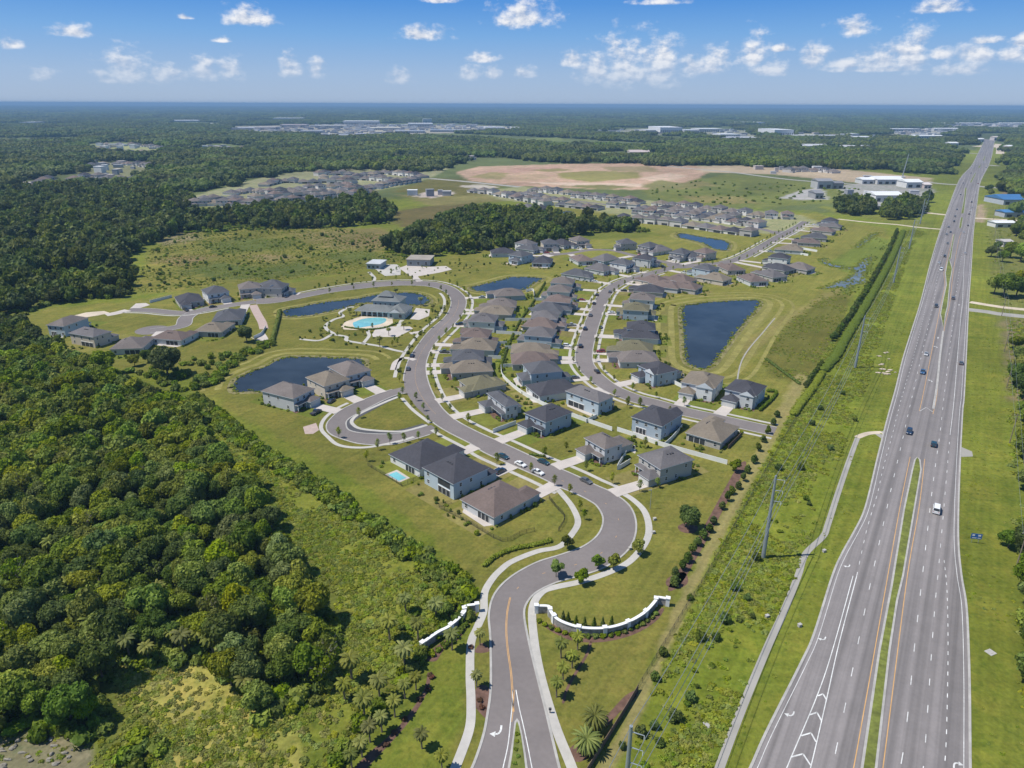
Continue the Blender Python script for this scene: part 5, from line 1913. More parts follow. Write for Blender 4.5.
BUSHF = [bush_form(500 + k, None, 110, .2).build('bush_form', M['leaf_bush'], False) for k in range(4)]
BUSHC = hidden('bush forms', BUSHF)
WEEDF = []
for k in range(5):
    c = Crown(600 + k)
    for j in range(6):
        x, y = c.r.uniform(-.8, .8, 2)
        c.leaves((x, y, .05), (.5, .5, .26), 20, .26, float(c.r.uniform(.1, .9)), 1.6, .42)
    WEEDF.append(c.build('weed_form', M['leaf_field'], False))
WEEDC = hidden('weed forms', WEEDF)

GNT = None


def gn_tree(coll):
    ng = bpy.data.node_groups.new('scatter ' + coll.name, 'GeometryNodeTree')
    ng.interface.new_socket('Geometry', in_out='INPUT', socket_type='NodeSocketGeometry')
    ng.interface.new_socket('Geometry', in_out='OUTPUT', socket_type='NodeSocketGeometry')
    N, L = ng.nodes, ng.links
    gi, go = N.new('NodeGroupInput'), N.new('NodeGroupOutput')
    ci = N.new('GeometryNodeCollectionInfo')
    ci.inputs['Collection'].default_value = coll
    ci.inputs['Separate Children'].default_value = True
    ci.inputs['Reset Children'].default_value = True
    ip = N.new('GeometryNodeInstanceOnPoints')
    ip.inputs['Pick Instance'].default_value = True

    def attr(nm, ty):
        a = N.new('GeometryNodeInputNamedAttribute')
        a.data_type = ty
        a.inputs['Name'].default_value = nm
        return a.outputs['Attribute']
    L.new(gi.outputs[0], ip.inputs['Points'])
    L.new(ci.outputs[0], ip.inputs['Instance'])
    L.new(attr('pick', 'INT'), ip.inputs['Instance Index'])
    L.new(attr('rot', 'FLOAT_VECTOR'), ip.inputs['Rotation'])
    L.new(attr('size', 'FLOAT_VECTOR'), ip.inputs['Scale'])
    L.new(ip.outputs[0], go.inputs[0])
    return ng


def scatter(name, pts, coll, label, cat, group=None):
    """stuff: pts rows are (x, y, z, sx, sz, rot)"""
    pts = np.array(pts, dtype=np.float64).reshape(-1, 6)
    me = bpy.data.meshes.new(name)
    me.vertices.add(len(pts))
    me.vertices.foreach_set('co', pts[:, :3].astype(np.float32).ravel())
    a = me.attributes.new('size', 'FLOAT_VECTOR', 'POINT')
    a.data.foreach_set('vector', np.stack([pts[:, 3], pts[:, 3], pts[:, 4]], 1).astype(np.float32).ravel())
    a = me.attributes.new('rot', 'FLOAT_VECTOR', 'POINT')
    a.data.foreach_set('vector', np.stack([np.zeros(len(pts)), np.zeros(len(pts)), pts[:, 5]], 1).astype(np.float32).ravel())
    a = me.attributes.new('pick', 'INT', 'POINT')
    a.data.foreach_set('value', nrg.integers(0, len(coll.objects), len(pts)).astype(np.int32))
    o = bpy.data.objects.new(name, me)
    COL.objects.link(o)
    md = o.modifiers.new('scatter', 'NODES')
    md.node_group = gn_tree(coll)
    tag(o, label, cat, group, 'stuff')
    return o


def fill(poly_px, spacing, keep=1.0, holes=()):
    """jittered points inside a pixel outline, evenly spaced on the ground"""
    poly = [G(*p) for p in poly_px]
    xs, ys = [p[0] for p in poly], [p[1] for p in poly]
    nx, ny = int((max(xs) - min(xs)) / spacing) + 2, int((max(ys) - min(ys)) / spacing) + 2
    X, Y = np.meshgrid(min(xs) + (np.arange(nx)) * spacing, min(ys) + np.arange(ny) * spacing)
    X = X + (np.arange(ny) % 2)[:, None] * spacing / 2
    X = (X + nrg.uniform(-.38, .38, X.shape) * spacing).ravel()
    Y = (Y + nrg.uniform(-.38, .38, Y.shape) * spacing).ravel()
    ok = np_inside(X, Y, poly) & (nrg.random(X.shape) < keep)
    for h in holes:
        ok &= ~np_inside(X, Y, h)
    return X[ok], Y[ok]


HARD = [BOULEVARD, HIGHWAY] + list(PONDW.values()) + [offset(S2, 5) + offset(S2, -5)[::-1]]


def free(x, y, r=2.0):
    for hx, hy, hr, *_ in HOUSE_AT:
        if (x - hx) ** 2 + (y - hy) ** 2 < (hr + r) ** 2:
            return False
    return True


# ---- woodland: the largest 300 as trees, the rest as one mass
WOODS = [
    ([(-60, 316), (0, 318), (60, 352), (120, 385), (165, 402), (192, 414), (212, 445), (246, 485), (272, 525), (288, 565), (314, 612), (340, 655), (322, 690), (258, 715), (236, 695), (219, 662), (150, 648),
      (108, 664), (104, 715), (88, 740), (60, 738), (0, 740), (-60, 743)], 5.3, (2.8, 4.9)),
    ([(20, 318), (58, 303), (130, 297), (136, 278), (128, 258), (150, 246), (186, 231), (180, 215), (197, 205), (190, 190), (110, 186), (60, 191), (-60, 200), (-60, 330), (0, 322)], 9.5, (4.8, 7.5)),
    ([(180, 234), (260, 230), (330, 228), (390, 224), (396, 212), (370, 200), (330, 204), (300, 208), (250, 210), (200, 213)], 9.5, (4.5, 7.0)),
    ([(383, 252), (405, 258), (440, 256), (470, 254), (500, 248), (560, 245), (570, 236), (600, 233), (655, 232), (640, 228), (600, 222), (570, 216), (520, 211), (480, 212), (450, 218), (435, 230), (400, 240)], 9, (4.5, 7.0)),
    ([(836, 213), (850, 217), (875, 214), (870, 206), (850, 204), (836, 208)], 9, (5, 7.5)),
    ([(880, 221), (900, 221), (925, 214), (928, 202), (905, 203), (885, 210)], 9, (5, 7.5)),
]
rows_ = []
for k, (poly, sp_, rr) in enumerate(WOODS):
    X, Y = fill(poly, sp_, .93)
    if k in (1, 2, 3):      # looser woods: uneven clumps with gaps of scrub
        ok = (np.sin(X / 23.0 + np.sin(Y / 41.0) * 2) + np.sin(Y / 29.0 + np.sin(X / 37.0) * 2) + nrg.normal(size=X.shape) * .55) > -.95
        X, Y = X[ok], Y[ok]
    for x, y in zip(X, Y):
        if free(x, y, 2):
            rows_.append((math.hypot(x, y), x, y, rnd.uniform(*rr), k))
rows_.sort()
print('woodland trees', len(rows_))
LABELS = ['broad leafy tree in the dense woodland on the left', 'leafy tree in the woodland beyond the left cluster of houses', 'leafy tree in the strip of woodland before the left estate',
          'leafy tree in the woodland north of the estate', 'dark tree in the clump by the grey workshop', 'tree in the clump beside the highway verge']
GRPS = ['trees of the left woodland', 'trees of the rear left woodland', 'trees of the woodland strip', 'trees of the north woodland', 'trees of the workshop clump', 'trees of the verge clump']
first = [True] * 7
nb = 0
restn, restf = [], []
for i, (dd, x, y, R_, k) in enumerate(rows_):
    R_ *= rnd.choice((.8, .9, 1.0, 1.0, 1.15, 1.3)) if k else 1
    hs = R_ * rnd.uniform(.95, 1.35)
    vis = P(x, y, 6)
    if -25 < vis[0] < 1050 and vis[1] < 800 and nb < 292:
        nb += 1
        if rnd.random() < .05 and k == 0:
            if not bare.get('placed'):
                bare['placed'] = 1
                bare.location = (x, y, 0)
                bare.scale = (R_ * .8, R_ * .8, hs)
            else:
                dup(bare, (x, y, 0), rnd.uniform(0, 6), None, None, (R_ * .8, R_ * .8, hs))
            continue
        j = rnd.randrange(7)
        if first[j]:
            first[j] = False
            t = TREES[j]
            t.location, t.rotation_euler, t.scale = (x, y, 0), (0, 0, rnd.uniform(0, 6)), (R_, R_, hs)
            t['label'], t['group'] = LABELS[k], GRPS[k]
        else:
            dup(TREES[j], (x, y, 0), rnd.uniform(0, 6), LABELS[k], GRPS[k], (R_, R_, hs))
    else:
        (restn if dd < 420 else restf).append((x, y, 0, R_, hs * 1.05, rnd.uniform(0, 6)))
if 'placed' in bare:
    del bare['placed']
if restn:
    scatter('woodland', restn, NEARC, 'rest of the left woodland, a closed mass of leafy crowns', 'woodland')
scatter('woodland', restf, LOWC, 'woodland behind the estate, closed masses of leafy crowns', 'woodland')
# the same woods go on past both sides of the picture
beyond = []
for poly, sp_, keep in (([(-60, 325), (-330, 330), (-420, 790), (-60, 770)], 6, .9), ([(1040, 335), (1300, 335), (1500, 800), (1046, 800)], 7, .55), ([(1034, 225), (1250, 225), (1300, 325), (1036, 325)], 12, .35)):
    X, Y = fill(poly, sp_, keep)
    for x, y in zip(X, Y):
        R_ = rnd.uniform(2.8, 5)
        beyond.append((x, y, 0, R_, R_ * rnd.uniform(.9, 1.3), rnd.uniform(0, 6)))
scatter('woodland', beyond, NEARC, 'woods going on at both sides of the estate', 'woodland')
# young growth along woodland edges and between crowns
und = []
for poly, sp_, keep, r0, r1 in (([(-60, 330), (60, 352), (192, 404), (212, 440), (292, 550), (344, 652), (325, 700), (255, 724), (215, 668), (115, 672), (104, 735), (95, 742), (-60, 742)], 2.7, .85, 1.6, 3.2),):
    X, Y = fill(poly, sp_, keep)
    und += [(x, y, 0, rnd.uniform(r0, r1), rnd.uniform(r0, r1) * 1.2, rnd.uniform(0, 6)) for x, y in zip(X, Y)]
for poly, sp_, keep, r0, r1 in (([(188, 400), (200, 396), (236, 425), (262, 446), (330, 488), (380, 522), (430, 556), (468, 580), (476, 596), (462, 608), (440, 588), (395, 552), (330, 508), (260, 461), (215, 429)], 2.2, .95, 1.5, 3.0),
                                ([(310, 790), (345, 745), (380, 700), (415, 655), (440, 620), (462, 590), (474, 598), (468, 618), (440, 642), (420, 665), (398, 695), (362, 742), (335, 790)], 3.0, .8, 1.4, 3.0),
                                ([(395, 690), (418, 640), (440, 610), (455, 575), (430, 565), (405, 610), (380, 670)], 4.2, .45, .8, 1.8),
                                ([(205, 385), (236, 356), (258, 345), (275, 340), (276, 346), (250, 357), (232, 368), (214, 390)], 3.6, .9, 1.8, 2.8),
                                ([(120, 372), (200, 358), (234, 352), (215, 382), (196, 395), (165, 388)], 5, .7, 1.5, 3.2)):
    X, Y = fill(poly, sp_, keep)
    und += [(x, y, 0, rnd.uniform(r0, r1), rnd.uniform(r0, r1) * 1.15, rnd.uniform(0, 6)) for x, y in zip(X, Y) if free(x, y, 1)]
for poly, sp_, keep, r0, r1 in (([(135, 290), (150, 250), (190, 231), (250, 226), (330, 228), (395, 238), (435, 254), (400, 261), (350, 272), (280, 279), (220, 284), (170, 291)], 6.0, .8, .7, 2.0),
                                ([(812, 380), (785, 425), (745, 500), (712, 575), (660, 698), (615, 790), (670, 790), (705, 715), (740, 640), (775, 560), (805, 480), (835, 400), (865, 320), (890, 270), (880, 262), (850, 312)], 4.4, .8, .5, 1.3),
                                ([(822, 290), (846, 280), (866, 262), (880, 240), (888, 244), (878, 262), (866, 286), (848, 300)], 4, .7, .5, 1.2), ([(96, 725), (125, 722), (165, 745), (190, 790), (150, 800), (90, 790)], 2.4, 1, 1.6, 3.0), ([(650, 200), (640, 190), (700, 180), (800, 184), (880, 190), (820, 203), (760, 206)], 16, .8, 1.5, 3.5)):
    X, Y = fill(poly, sp_, keep)
    ok = (np.sin(X / 11.0 + np.sin(Y / 17.0) * 2) + np.sin(Y / 9.0 + np.sin(X / 14.0) * 2) + nrg.normal(size=X.shape) * .5) > .25
    und += [(x, y, 0, rnd.uniform(r0, r1), rnd.uniform(r0, r1), rnd.uniform(0, 6)) for x, y in zip(X[ok], Y[ok])]
for poly, *_ in WOODS[1:4]:
    X, Y = fill(poly, 6.5, .8)
    und += [(x, y, 0, rnd.uniform(1.6, 3.6), rnd.uniform(1.6, 4.0), rnd.uniform(0, 6)) for x, y in zip(X, Y) if free(x, y, 1)]
scatter('undergrowth', und, BUSHC, 'bushy undergrowth along the edges of the left woodland', 'undergrowth')

# field weeds: low uneven clumps that give the rough ground its relief
wd = []
for poly, sp_, keep, r0, r1 in (
        ([(196, 402), (250, 445), (330, 495), (400, 540), (462, 596), (420, 660), (360, 745), (335, 790), (170, 800), (90, 640), (235, 636), (355, 660), (340, 580), (270, 480), (215, 430)], 1.25, .85, .55, 1.25),
        ([(812, 376), (785, 425), (745, 500), (705, 575), (650, 698), (600, 800), (700, 800), (730, 720), (765, 640), (800, 560), (836, 470), (862, 400), (890, 310), (912, 245), (925, 232), (910, 228), (880, 260), (850, 310)], 1.3, .95, .5, 1.25),
        ([(130, 292), (150, 250), (190, 230), (250, 224), (330, 226), (400, 238), (445, 255), (405, 262), (350, 273), (280, 280), (220, 285), (170, 293)], 2.5, .8, .4, 1.0),
        ([(760, 362), (776, 335), (800, 310), (822, 296), (846, 298), (846, 312), (835, 342), (815, 372), (800, 384), (775, 376)], 2.2, .7, .5, 1.0),
        ([(1008, 320), (1040, 320), (1040, 700), (1024, 700), (1016, 560), (1010, 420)], 2.0, .8, .7, 1.6),
        ([(964, 500), (970, 640), (972, 790), (1040, 790), (1040, 600), (1015, 450), (1005, 340), (975, 330)], 2.2, .4, .25, .6),
        ([(735, 770), (770, 700), (810, 612), (842, 540), (870, 470), (900, 380), (915, 320), (900, 320), (870, 400), (835, 500), (790, 620), (725, 770)], 2.2, .4, .25, .55),
        ([(190, 408), (215, 436), (275, 486), (330, 540), (362, 605), (364, 660), (346, 700), (330, 650), (304, 608), (278, 563), (260, 523), (236, 486), (204, 446)], 1.25, .95, .55, 1.25),
        ([(95, 712), (135, 712), (190, 790), (95, 790)], 1.4, .9, .5, 1.1), ([(-30, 735), (60, 732), (95, 748), (95, 790), (-30, 790)], 1.9, .5, .3, .8),
        ([(985, 230), (1030, 230), (1030, 320), (1000, 320)], 7, .5, 1, 2)):
    X, Y = fill(poly, sp_, keep)
    # clumpy: drop points where a slow wave says so
    ok = (np.sin(X / 9.0 + np.sin(Y / 13.0) * 2) + np.sin(Y / 7.0 + np.sin(X / 11.0) * 2) + nrg.normal(size=X.shape) * .6) > -.75
    wd += [(x, y, 0, rnd.uniform(r0, r1), rnd.uniform(r0, r1), rnd.uniform(0, 6)) for x, y in zip(X[ok], Y[ok])]
# reeds and tufts along the water's edge, and islands of growth in the marsh channel
for w_ in list(PONDW.values()):
    ln = w_ + w_[:1]
    for s in np.arange(0, length(ln), 1.1):
        p, t = along(ln, s)
        if rnd.random() < .75:
            o_ = rnd.gauss(0, .9)
            wd.append((p.x - t.y * o_, p.y + t.x * o_, 0, rnd.uniform(.4, 1.0), rnd.uniform(.5, 1.3), rnd.uniform(0, 6)))
for q in MARSHW.values():
    X, Y = fill(q, 2.4, .22)
    ok = (np.sin(X / 5.0 + np.sin(Y / 8.0) * 2) + nrg.normal(size=X.shape) * .6) > .1
    wd += [(x, y, 0, rnd.uniform(.7, 1.5), rnd.uniform(.5, 1.1), rnd.uniform(0, 6)) for x, y in zip(X[ok], Y[ok])]
    ln = gl(q, 5, True)
    for s in np.arange(0, length(ln), 1.0):
        p, t = along(ln, s)
        o_ = rnd.gauss(0, 1.6)
        wd.append((p.x - t.y * o_, p.y + t.x * o_, 0, rnd.uniform(.6, 1.4), rnd.uniform(.5, 1.1), rnd.uniform(0, 6)))
print('weeds', len(wd))
DRYF = []
for k in range(4):
    c = Crown(640 + k)
    for j in range(6):
        x, y = c.r.uniform(-.8, .8, 2)
        c.leaves((x, y, .05), (.5, .5, .24), 20, .26, float(c.r.uniform(.1, .9)), 1.6, .42)
    DRYF.append(c.build('weed_form', M['leaf_dry'], False))
X, Y = fill([(108, 668), (150, 652), (219, 665), (240, 700), (300, 715), (340, 700), (330, 790), (185, 800), (125, 718)], 1.5, .7)
ok = (np.sin(X / 6.0 + np.sin(Y / 9.0) * 2) + np.sin(Y / 5.0 + np.sin(X / 8.0) * 2) + nrg.normal(size=X.shape) * .8) > -.5
scatter('dry_weeds', [(x, y, 0, rnd.uniform(.5, 1.2), rnd.uniform(.5, 1.1), rnd.uniform(0, 6)) for x, y in zip(X[ok], Y[ok])], hidden('dry weed forms', DRYF), 'dry yellow weeds of the clearing at the lower left', 'weeds')
scatter('weeds', wd, WEEDC, 'rough weeds and scrub of the unmown ground', 'weeds')

# far woods out to the horizon
CLEAR = [
    [(86, 147), (95, 142.5), (130, 142.5), (170, 145), (170, 155), (130, 156), (92, 153)], [(78, 166), (95, 160), (150, 162), (158, 170), (150, 183), (120, 188), (62, 187), (72, 172)],
    [(-5, 200), (-5, 185), (36, 182), (54, 174), (64, 178), (62, 188), (30, 198)], [(188, 152), (193, 144), (255, 145), (255, 152)],
    [(185, 207), (185, 198), (215, 189), (262, 177), (310, 169), (345, 170), (420, 172), (470, 158), (500, 156), (560, 164), (720, 166), (800, 167), (880, 171), (930, 176), (1000, 150), (1030, 200), (1030, 330), (500, 330), (100, 330), (130, 240), (190, 228), (200, 212)],
    [(378, 160), (380, 155), (405, 155), (405, 160)], [(438, 160), (440, 156.5), (480, 156.5), (480, 161)],
    [(225, 134), (225, 126), (300, 125), (400, 124), (470, 124), (515, 126), (515, 132), (430, 134), (360, 138.5), (330, 139.5), (300, 135)],
    [(580, 134), (640, 128), (745, 130), (768, 137), (762, 142), (715, 142), (700, 136)], [(640, 136), (690, 136), (690, 141), (640, 140)],
    [(570, 155), (600, 151), (620, 153), (660, 154), (660, 156), (600, 160)], [(512, 140), (560, 137), (570, 141), (530, 143)],
    [(770, 139), (800, 132), (840, 136), (880, 137), (880, 141), (800, 138.5)], [(785, 150), (785, 146.5), (880, 147.5), (880, 151)],
    [(885, 134), (890, 129), (960, 128), (962, 134), (910, 140)], [(905, 141), (945, 138.5), (945, 142), (905, 143)], [(920, 127), (985, 123), (1030, 123), (1030, 128)], [(940, 152), (945, 145), (962, 145), (965, 153)],
    [(165, 124), (170, 120.5), (225, 123), (225, 126.5)], [(268, 121.5), (305, 119), (310, 121)], [(0, 126), (20, 122.5), (36, 125)], [(20, 113), (70, 111.5), (75, 113)], [(942, 230), (944, 170), (958, 150), (975, 133), (1010, 133), (1016, 160), (1016, 230)],
]
CLG = [[G(*p) for p in q] for q in CLEAR]
pt = []
half = math.tan(math.radians(40))
for y0, y1, sp_, sc_ in ((700, 2200, 46, 1.0), (2200, 6500, 62, 1.25), (6500, 14000, 150, 2.6), (14000, 29500, 330, 5.5)):
    ny = int((y1 - y0) / sp_)
    for a in range(ny):
        y = y0 + a * sp_
        nx = int(2 * half * y / sp_) + 1
        X = -half * y + np.arange(nx) * sp_ + nrg.uniform(-.45, .45, nx) * sp_
        Yv = np.full(nx, y) + nrg.uniform(-.45, .45, nx) * sp_
        ok = (X ** 2 + Yv ** 2) < 29700 ** 2
        for q in CLG:
            ok &= ~np_inside(X, Yv, q)
        # gaps: fields and glades of their own
        g = np.sin(X / 310 + np.sin(Yv / 530) * 2) + np.sin(Yv / 260 + np.sin(X / 450) * 2)
        ok &= (g > (-1.2 if y < 7000 else -1.45)) if y > 2300 else True
        if y < 2200:
            # only the wooded hinterland, not the estate
            px, py = np.array([P(x_, y_) for x_, y_ in zip(X, Yv)]).T
            ok &= (py < 190) | (px > 1003)
            ok &= ~((px > 1003) & (py > 204) & (px < 1030))
        for x_, y_ in zip(X[ok], Yv[ok]):
            pt.append((x_, y_, 0, sc_ * rnd.uniform(.9, 1.2), (1 + (sc_ - 1) * .25) * rnd.uniform(.8, 1.35), rnd.uniform(0, 6)))
print('patches', len(pt))
scatter('far_woodland', pt, PATCHC, 'endless far woods out to the horizon', 'woodland')

# ---- roofs of the far towns, too small and many to tell apart
TF = []
for k, (cw, ch) in enumerate((((.60, .60, .60), 6), ((.42, .42, .44), 5), ((.52, .46, .42), 6), ((.30, .31, .34), 7), ((.66, .66, .66), 8))):
    mb = MB()
    mb.box(-13, 13, -9, 9, 0, ch)
    mb.box(-13.5, 13.5, -9.5, 9.5, ch + .003, ch + .8)
    o = mb.build('roof_form', mat('far town roofing %d' % k, cw, .7, ((20, .1),)))
    COL.objects.unlink(o)
    TF.append(o)
TFC = hidden('far town forms', TF)
tw = []
for poly, sp_, keep in (([(228, 132.5), (300, 126), (400, 125), (470, 125.5), (513, 127.5), (513, 131), (430, 133), (360, 137.5), (330, 138.5), (300, 134)], 62, .6), ([(584, 133), (640, 129), (745, 131), (764, 137), (758, 141), (718, 141), (700, 135)], 60, .32),
                        ([(772, 138), (800, 133), (878, 138), (878, 140), (800, 137.5)], 48, .35), ([(890, 133), (894, 130), (956, 129), (958, 133), (912, 139)], 56, .5), ([(925, 126), (985, 124), (1030, 124), (1030, 127)], 80, .6),
                        ([(92, 147), (98, 144), (166, 146), (166, 151), (130, 152)], 38, .3), ([(84, 166), (98, 162), (148, 164), (150, 169), (120, 179.5), (70, 178.5)], 30, .22), ([(192, 148.5), (234, 146.5), (234, 149.5)], 30, .5),
                        ([(440, 159), (480, 157), (480, 160)], 26, .4), ([(380, 159), (404, 156), (404, 159)], 26, .5), ([(786, 149.5), (790, 147), (878, 148), (878, 150.5)], 30, .6), ([(-3, 191), (36, 184), (54, 178), (58, 180), (30, 189)], 24, .4),
                        ([(700, 171), (770, 166.5), (850, 172), (930, 180), (900, 184), (840, 178)], 34, .16), ([(835, 195), (870, 190), (925, 193), (925, 199), (900, 203), (860, 203)], 26, .3), ([(400, 196), (440, 191.5), (470, 191), (470, 196), (430, 199)], 24, .22)):
    X, Y = fill(poly, sp_, keep)
    for x, y in zip(X, Y):
        k = min(max(math.hypot(x, y) / 4200, .45), 1.6)
        tw.append((x, y, 0, k * rnd.uniform(.6, 1.5), rnd.uniform(.8, 1.3), rnd.uniform(-.3, .3)))
scatter('far_town', tw, TFC, 'scattered roofs of the far towns and yards', 'town')

# right-hand trees by the frame edge
EDGE = [((1003, 297), 8.5), ((994, 294), 6), ((1016, 297), 7), ((1024, 290), 7), ((1020, 262), 8), ((1010, 258), 7), ((1024, 245), 8), ((991, 257), 5), ((1002, 262), 5), ((1016, 236), 7), ((1024, 228), 7), ((1010, 226), 5),
        ((1014, 350), 4), ((1017, 362), 4), ((1016, 385), 5.5), ((1024, 380), 6), ((1024, 400), 6), ((1026, 425), 5), ((1020, 445), 3.5), ((1027, 460), 5), ((1026, 490), 4.5), ((1008, 548), 3), ((1027, 540), 4),
        ((988, 193), 6), ((1000, 191.5), 8), ((1012, 191), 8), ((1022, 190), 9), ((990, 196), 5), ((1003, 190), 8), ((997, 250), 4), ((1026, 560), 5), ((1028, 590), 5), ((1031, 640), 5), ((1034, 690), 5), ((1035, 610), 5), ((1036, 660), 5)]
for i, (p, R_) in enumerate(EDGE):
    c = G(*p)
    dup(TREES[(i * 2 + 5) % 7], (c.x, c.y, 0), i * 1.3, 'leafy tree on the rough ground right of the highway', 'trees right of the highway', (R_, R_, R_ * 1.05))
for i, (p, R_, lab) in enumerate([((688, 529), 3.6, 'round dark tree alone on the wide lawn by the hedge row'), ((106, 374), 6, 'leafy tree before the single storey taupe roofed house at left'), ((247, 342), 4.5, 'round tree by the small paved court at the foot of the brick path'),
                                  ((168, 376), 7.5, 'tall grey green tree at the corner of the woods left of the pond'), ((135, 366), 3, 'small tree on the lawn behind the taupe roofed house'), ((148, 362), 3.2, 'small dark tree by the back fence of the taupe roofed house')]):
    c = G(*p)
    t = dup(TREES[(2, 0, 2, 5, 1, 2)[i]], (c.x, c.y, 0), i * 1.7, lab, None, (R_, R_, R_ * 1.05))
    if 'group' in t:
        del t['group']

# ---- young street trees
def slim_crown(seed):
    c = Crown(seed)
    for k in range(6):
        z = 1.5 + k * .36
        q = .82 * math.sin(PI * (k + 1.2) / 7.4)
        ctr = (c.r.uniform(-.25, .25), c.r.uniform(-.25, .25), z)
        c.leaves(ctr, (q * .55, q * .55, .25), 24, .13, .4)
        c.leaves(ctr, (q, q, .4), 46, .13, float(c.r.uniform(.3, .7)))
    return c


SLIM = [make_tree('street_tree', 'young slim tree on a grass verge of the estate streets', 'tree', 'young street trees', slim_crown(700 + k), M['leaf'], trunk_mb(1.7, .06, 3, k, .3)) for k in range(3)]
STREET = [(339, 438), (378, 450), (390, 444), (404, 443), (418.5, 440), (436, 436.5), (400, 401.5), (416, 401), (423.5, 411), (359, 418), (367, 461.5), (544.5, 459), (566, 451.5), (531, 473), (554.5, 486), (586, 471),
          (569.5, 494), (580, 511), (584, 520), (639.5, 491.5), (657, 488), (612, 484), (627, 408), (640, 408), (628, 405), (497, 465), (604, 412), (645, 448), (699, 455)]
bigger = [(567.5, 549), (598, 569), (613, 570), (556, 577), (638, 555), (734.5, 471.5), (581, 584)]
used = [False] * 3


def plant(protos, used, px, s, lab=None, grp=None, sz=None):
    c = G(*px) if isinstance(px, tuple) else px
    j = rnd.randrange(len(protos))
    sc = (s, s, sz or s)
    if not used[j]:
        used[j] = True
        t = protos[j]
        t.location, t.rotation_euler, t.scale = (c.x, c.y, 0), (0, 0, rnd.uniform(0, 6)), sc
        if lab:
            t['label'] = lab
        if grp:
            t['group'] = grp
    else:
        t = dup(protos[j], (c.x, c.y, 0), rnd.uniform(0, 6), lab, grp, sc)
    return t


for p in STREET:
    plant(SLIM, used, p, rnd.uniform(1.05, 1.45))
# along the verges, as in the survey
for line, off, a0, st_ in ((BL, 2.0, 150, 15), (BR, -2.2, 150, 14)):
    L = length(line)
    s = a0
    while s < L - 40:
        p, t = along(line, s + rnd.uniform(-2, 2))
        q = p + Vector((-t.y, t.x)) * off
        px = P(q.x, q.y)
        if 262 < px[1] < 425:
            plant(SLIM, used, Vector((q.x, q.y, 0)), rnd.uniform(.85, 1.4))
        s += st_
for sd in (-5.8, 5.8):
    for s in np.arange(40, length(S2) - 20, 14.5):
        p, t = along(S2, s + rnd.uniform(-2, 2))
        q = p + Vector((-t.y, t.x)) * sd
        plant(SLIM, used, Vector((q.x, q.y, 0)), rnd.uniform(.75, 1.25))
ROUND = [make_tree('lawn_tree', 'young round tree beside the entrance boulevard', 'tree', 'young trees by the entrance', broad_crown(720 + k, nl=6, nleaf=700, size=.14, z0=1.35, flat=.8), M['leaf'], trunk_mb(1.0, .06, 4, k, .35)) for k in range(3)]
usedr = [False] * 3
for p in bigger:
    plant(ROUND, usedr, p, rnd.uniform(1.7, 2.2), sz=2.3)
HEDT = [make_tree('hedge_tree', 'small round evergreen of the row planted in mulch along the lawn edge', 'tree', 'row of evergreens along the lawn edge', broad_crown(740 + k, nl=5, nleaf=420, size=.19, spread=.4, flat=.9, z0=1.0), M['leaf_dark'], trunk_mb(.7, .06, 3, k, .25)) for k in range(3)]
usedh = [False] * 3
for p in [(758, 451), (753.5, 463), (747, 473), (743, 481), (738, 489), (732, 494), (727, 501), (722, 509), (713.5, 524), (709.5, 532), (703.5, 539), (697, 545), (692, 554), (687, 562), (682, 570), (675, 577), (763, 442), (768, 434), (773, 425), (777, 417), (674, 586)]:
    plant(HEDT, usedh, p, rnd.uniform(1.35, 1.7), sz=rnd.uniform(1.5, 2.0))
# evergreens farther up the same boundary, in two lines
hl = gl([(832, 341), (845, 325), (858, 305), (872, 282), (888, 252), (897, 232)])
for s in np.arange(0, length(hl), 4.6):
    p, t = along(hl, s)
    plant(HEDT, usedh, Vector((p.x + rnd.uniform(-.5, .5), p.y, 0)), rnd.uniform(1.9, 2.5), 'dark evergreen of the long row beside the marsh', 'row of evergreens beside the marsh', rnd.uniform(2.0, 2.6))
hl = gl([(806, 388), (813, 377), (822, 366)])
for s in np.arange(0, length(hl), 5):
    p, t = along(hl, s)
    plant(HEDT, usedh, Vector((p.x, p.y, 0)), 1.7, 'dark evergreen of the short row below the marsh', 'short row of evergreens below the marsh', 1.9)


def hedge(px, w, h, lab, step=1.1, m='leaf_bush', grp=None):
    """clipped hedge: one long thing of leaf clumps"""
    line = gl(px)
    c = Crown(int(abs(line[0].x * 7)) + 3)
    for s in np.arange(0, length(line), step):
        p, t = along(line, s)
        c.core((p.x, p.y, h * .45), (w * .5, w * .5, h * .5), .4, .15)
        c.leaves((p.x, p.y, h * .5), (w * .58, w * .58, h * .55), 16, .32, float(c.r.uniform(.3, .7)))
    o = c.build('hedge', M[m])
    return tag(o, lab, 'hedge', grp)


hedge([(903, 232), (892, 258), (876, 288), (862, 312), (848, 335), (835, 358), (822, 372)], 5.2, 2.4, 'long thick clipped hedge between the marsh and the power lines', 2.0)
hedge([(822, 374), (812, 390), (803, 402), (793, 416)], 3.6, 2.0, 'lower continuation of the hedge by the dead end', 1.6)
hedge([(766, 360), (762, 352), (800, 385)][::2], 1.6, 1.2, 'low dark hedge at the near edge of the marsh')
hedge([(760, 411), (772, 400), (776, 393), (767, 392)], 1.3, 1.6, 'dark garden hedge beside the last house before the dead end', .9)
hedge([(545, 283), (533, 303), (520, 322), (511, 340), (505, 355), (501.5, 367)], 1.1, 1.3, 'thin dark hedge along the back gardens between the two rows', 1.0)
hedge([(280, 312), (277, 325), (272, 343)], 2.4, 2.2, 'dark hedge running down beside the brick path', 1.6)
hedge([(485, 566), (497, 556.5), (512, 550.5), (535, 545.5), (551, 541.5)], 1.5, 1.1, 'hedge beside the curving sidewalk above the entrance', .8)
hedge([(530, 455), (545, 457)], .8, .8, 'low hedge by the driveway of the blue grey house', .7)
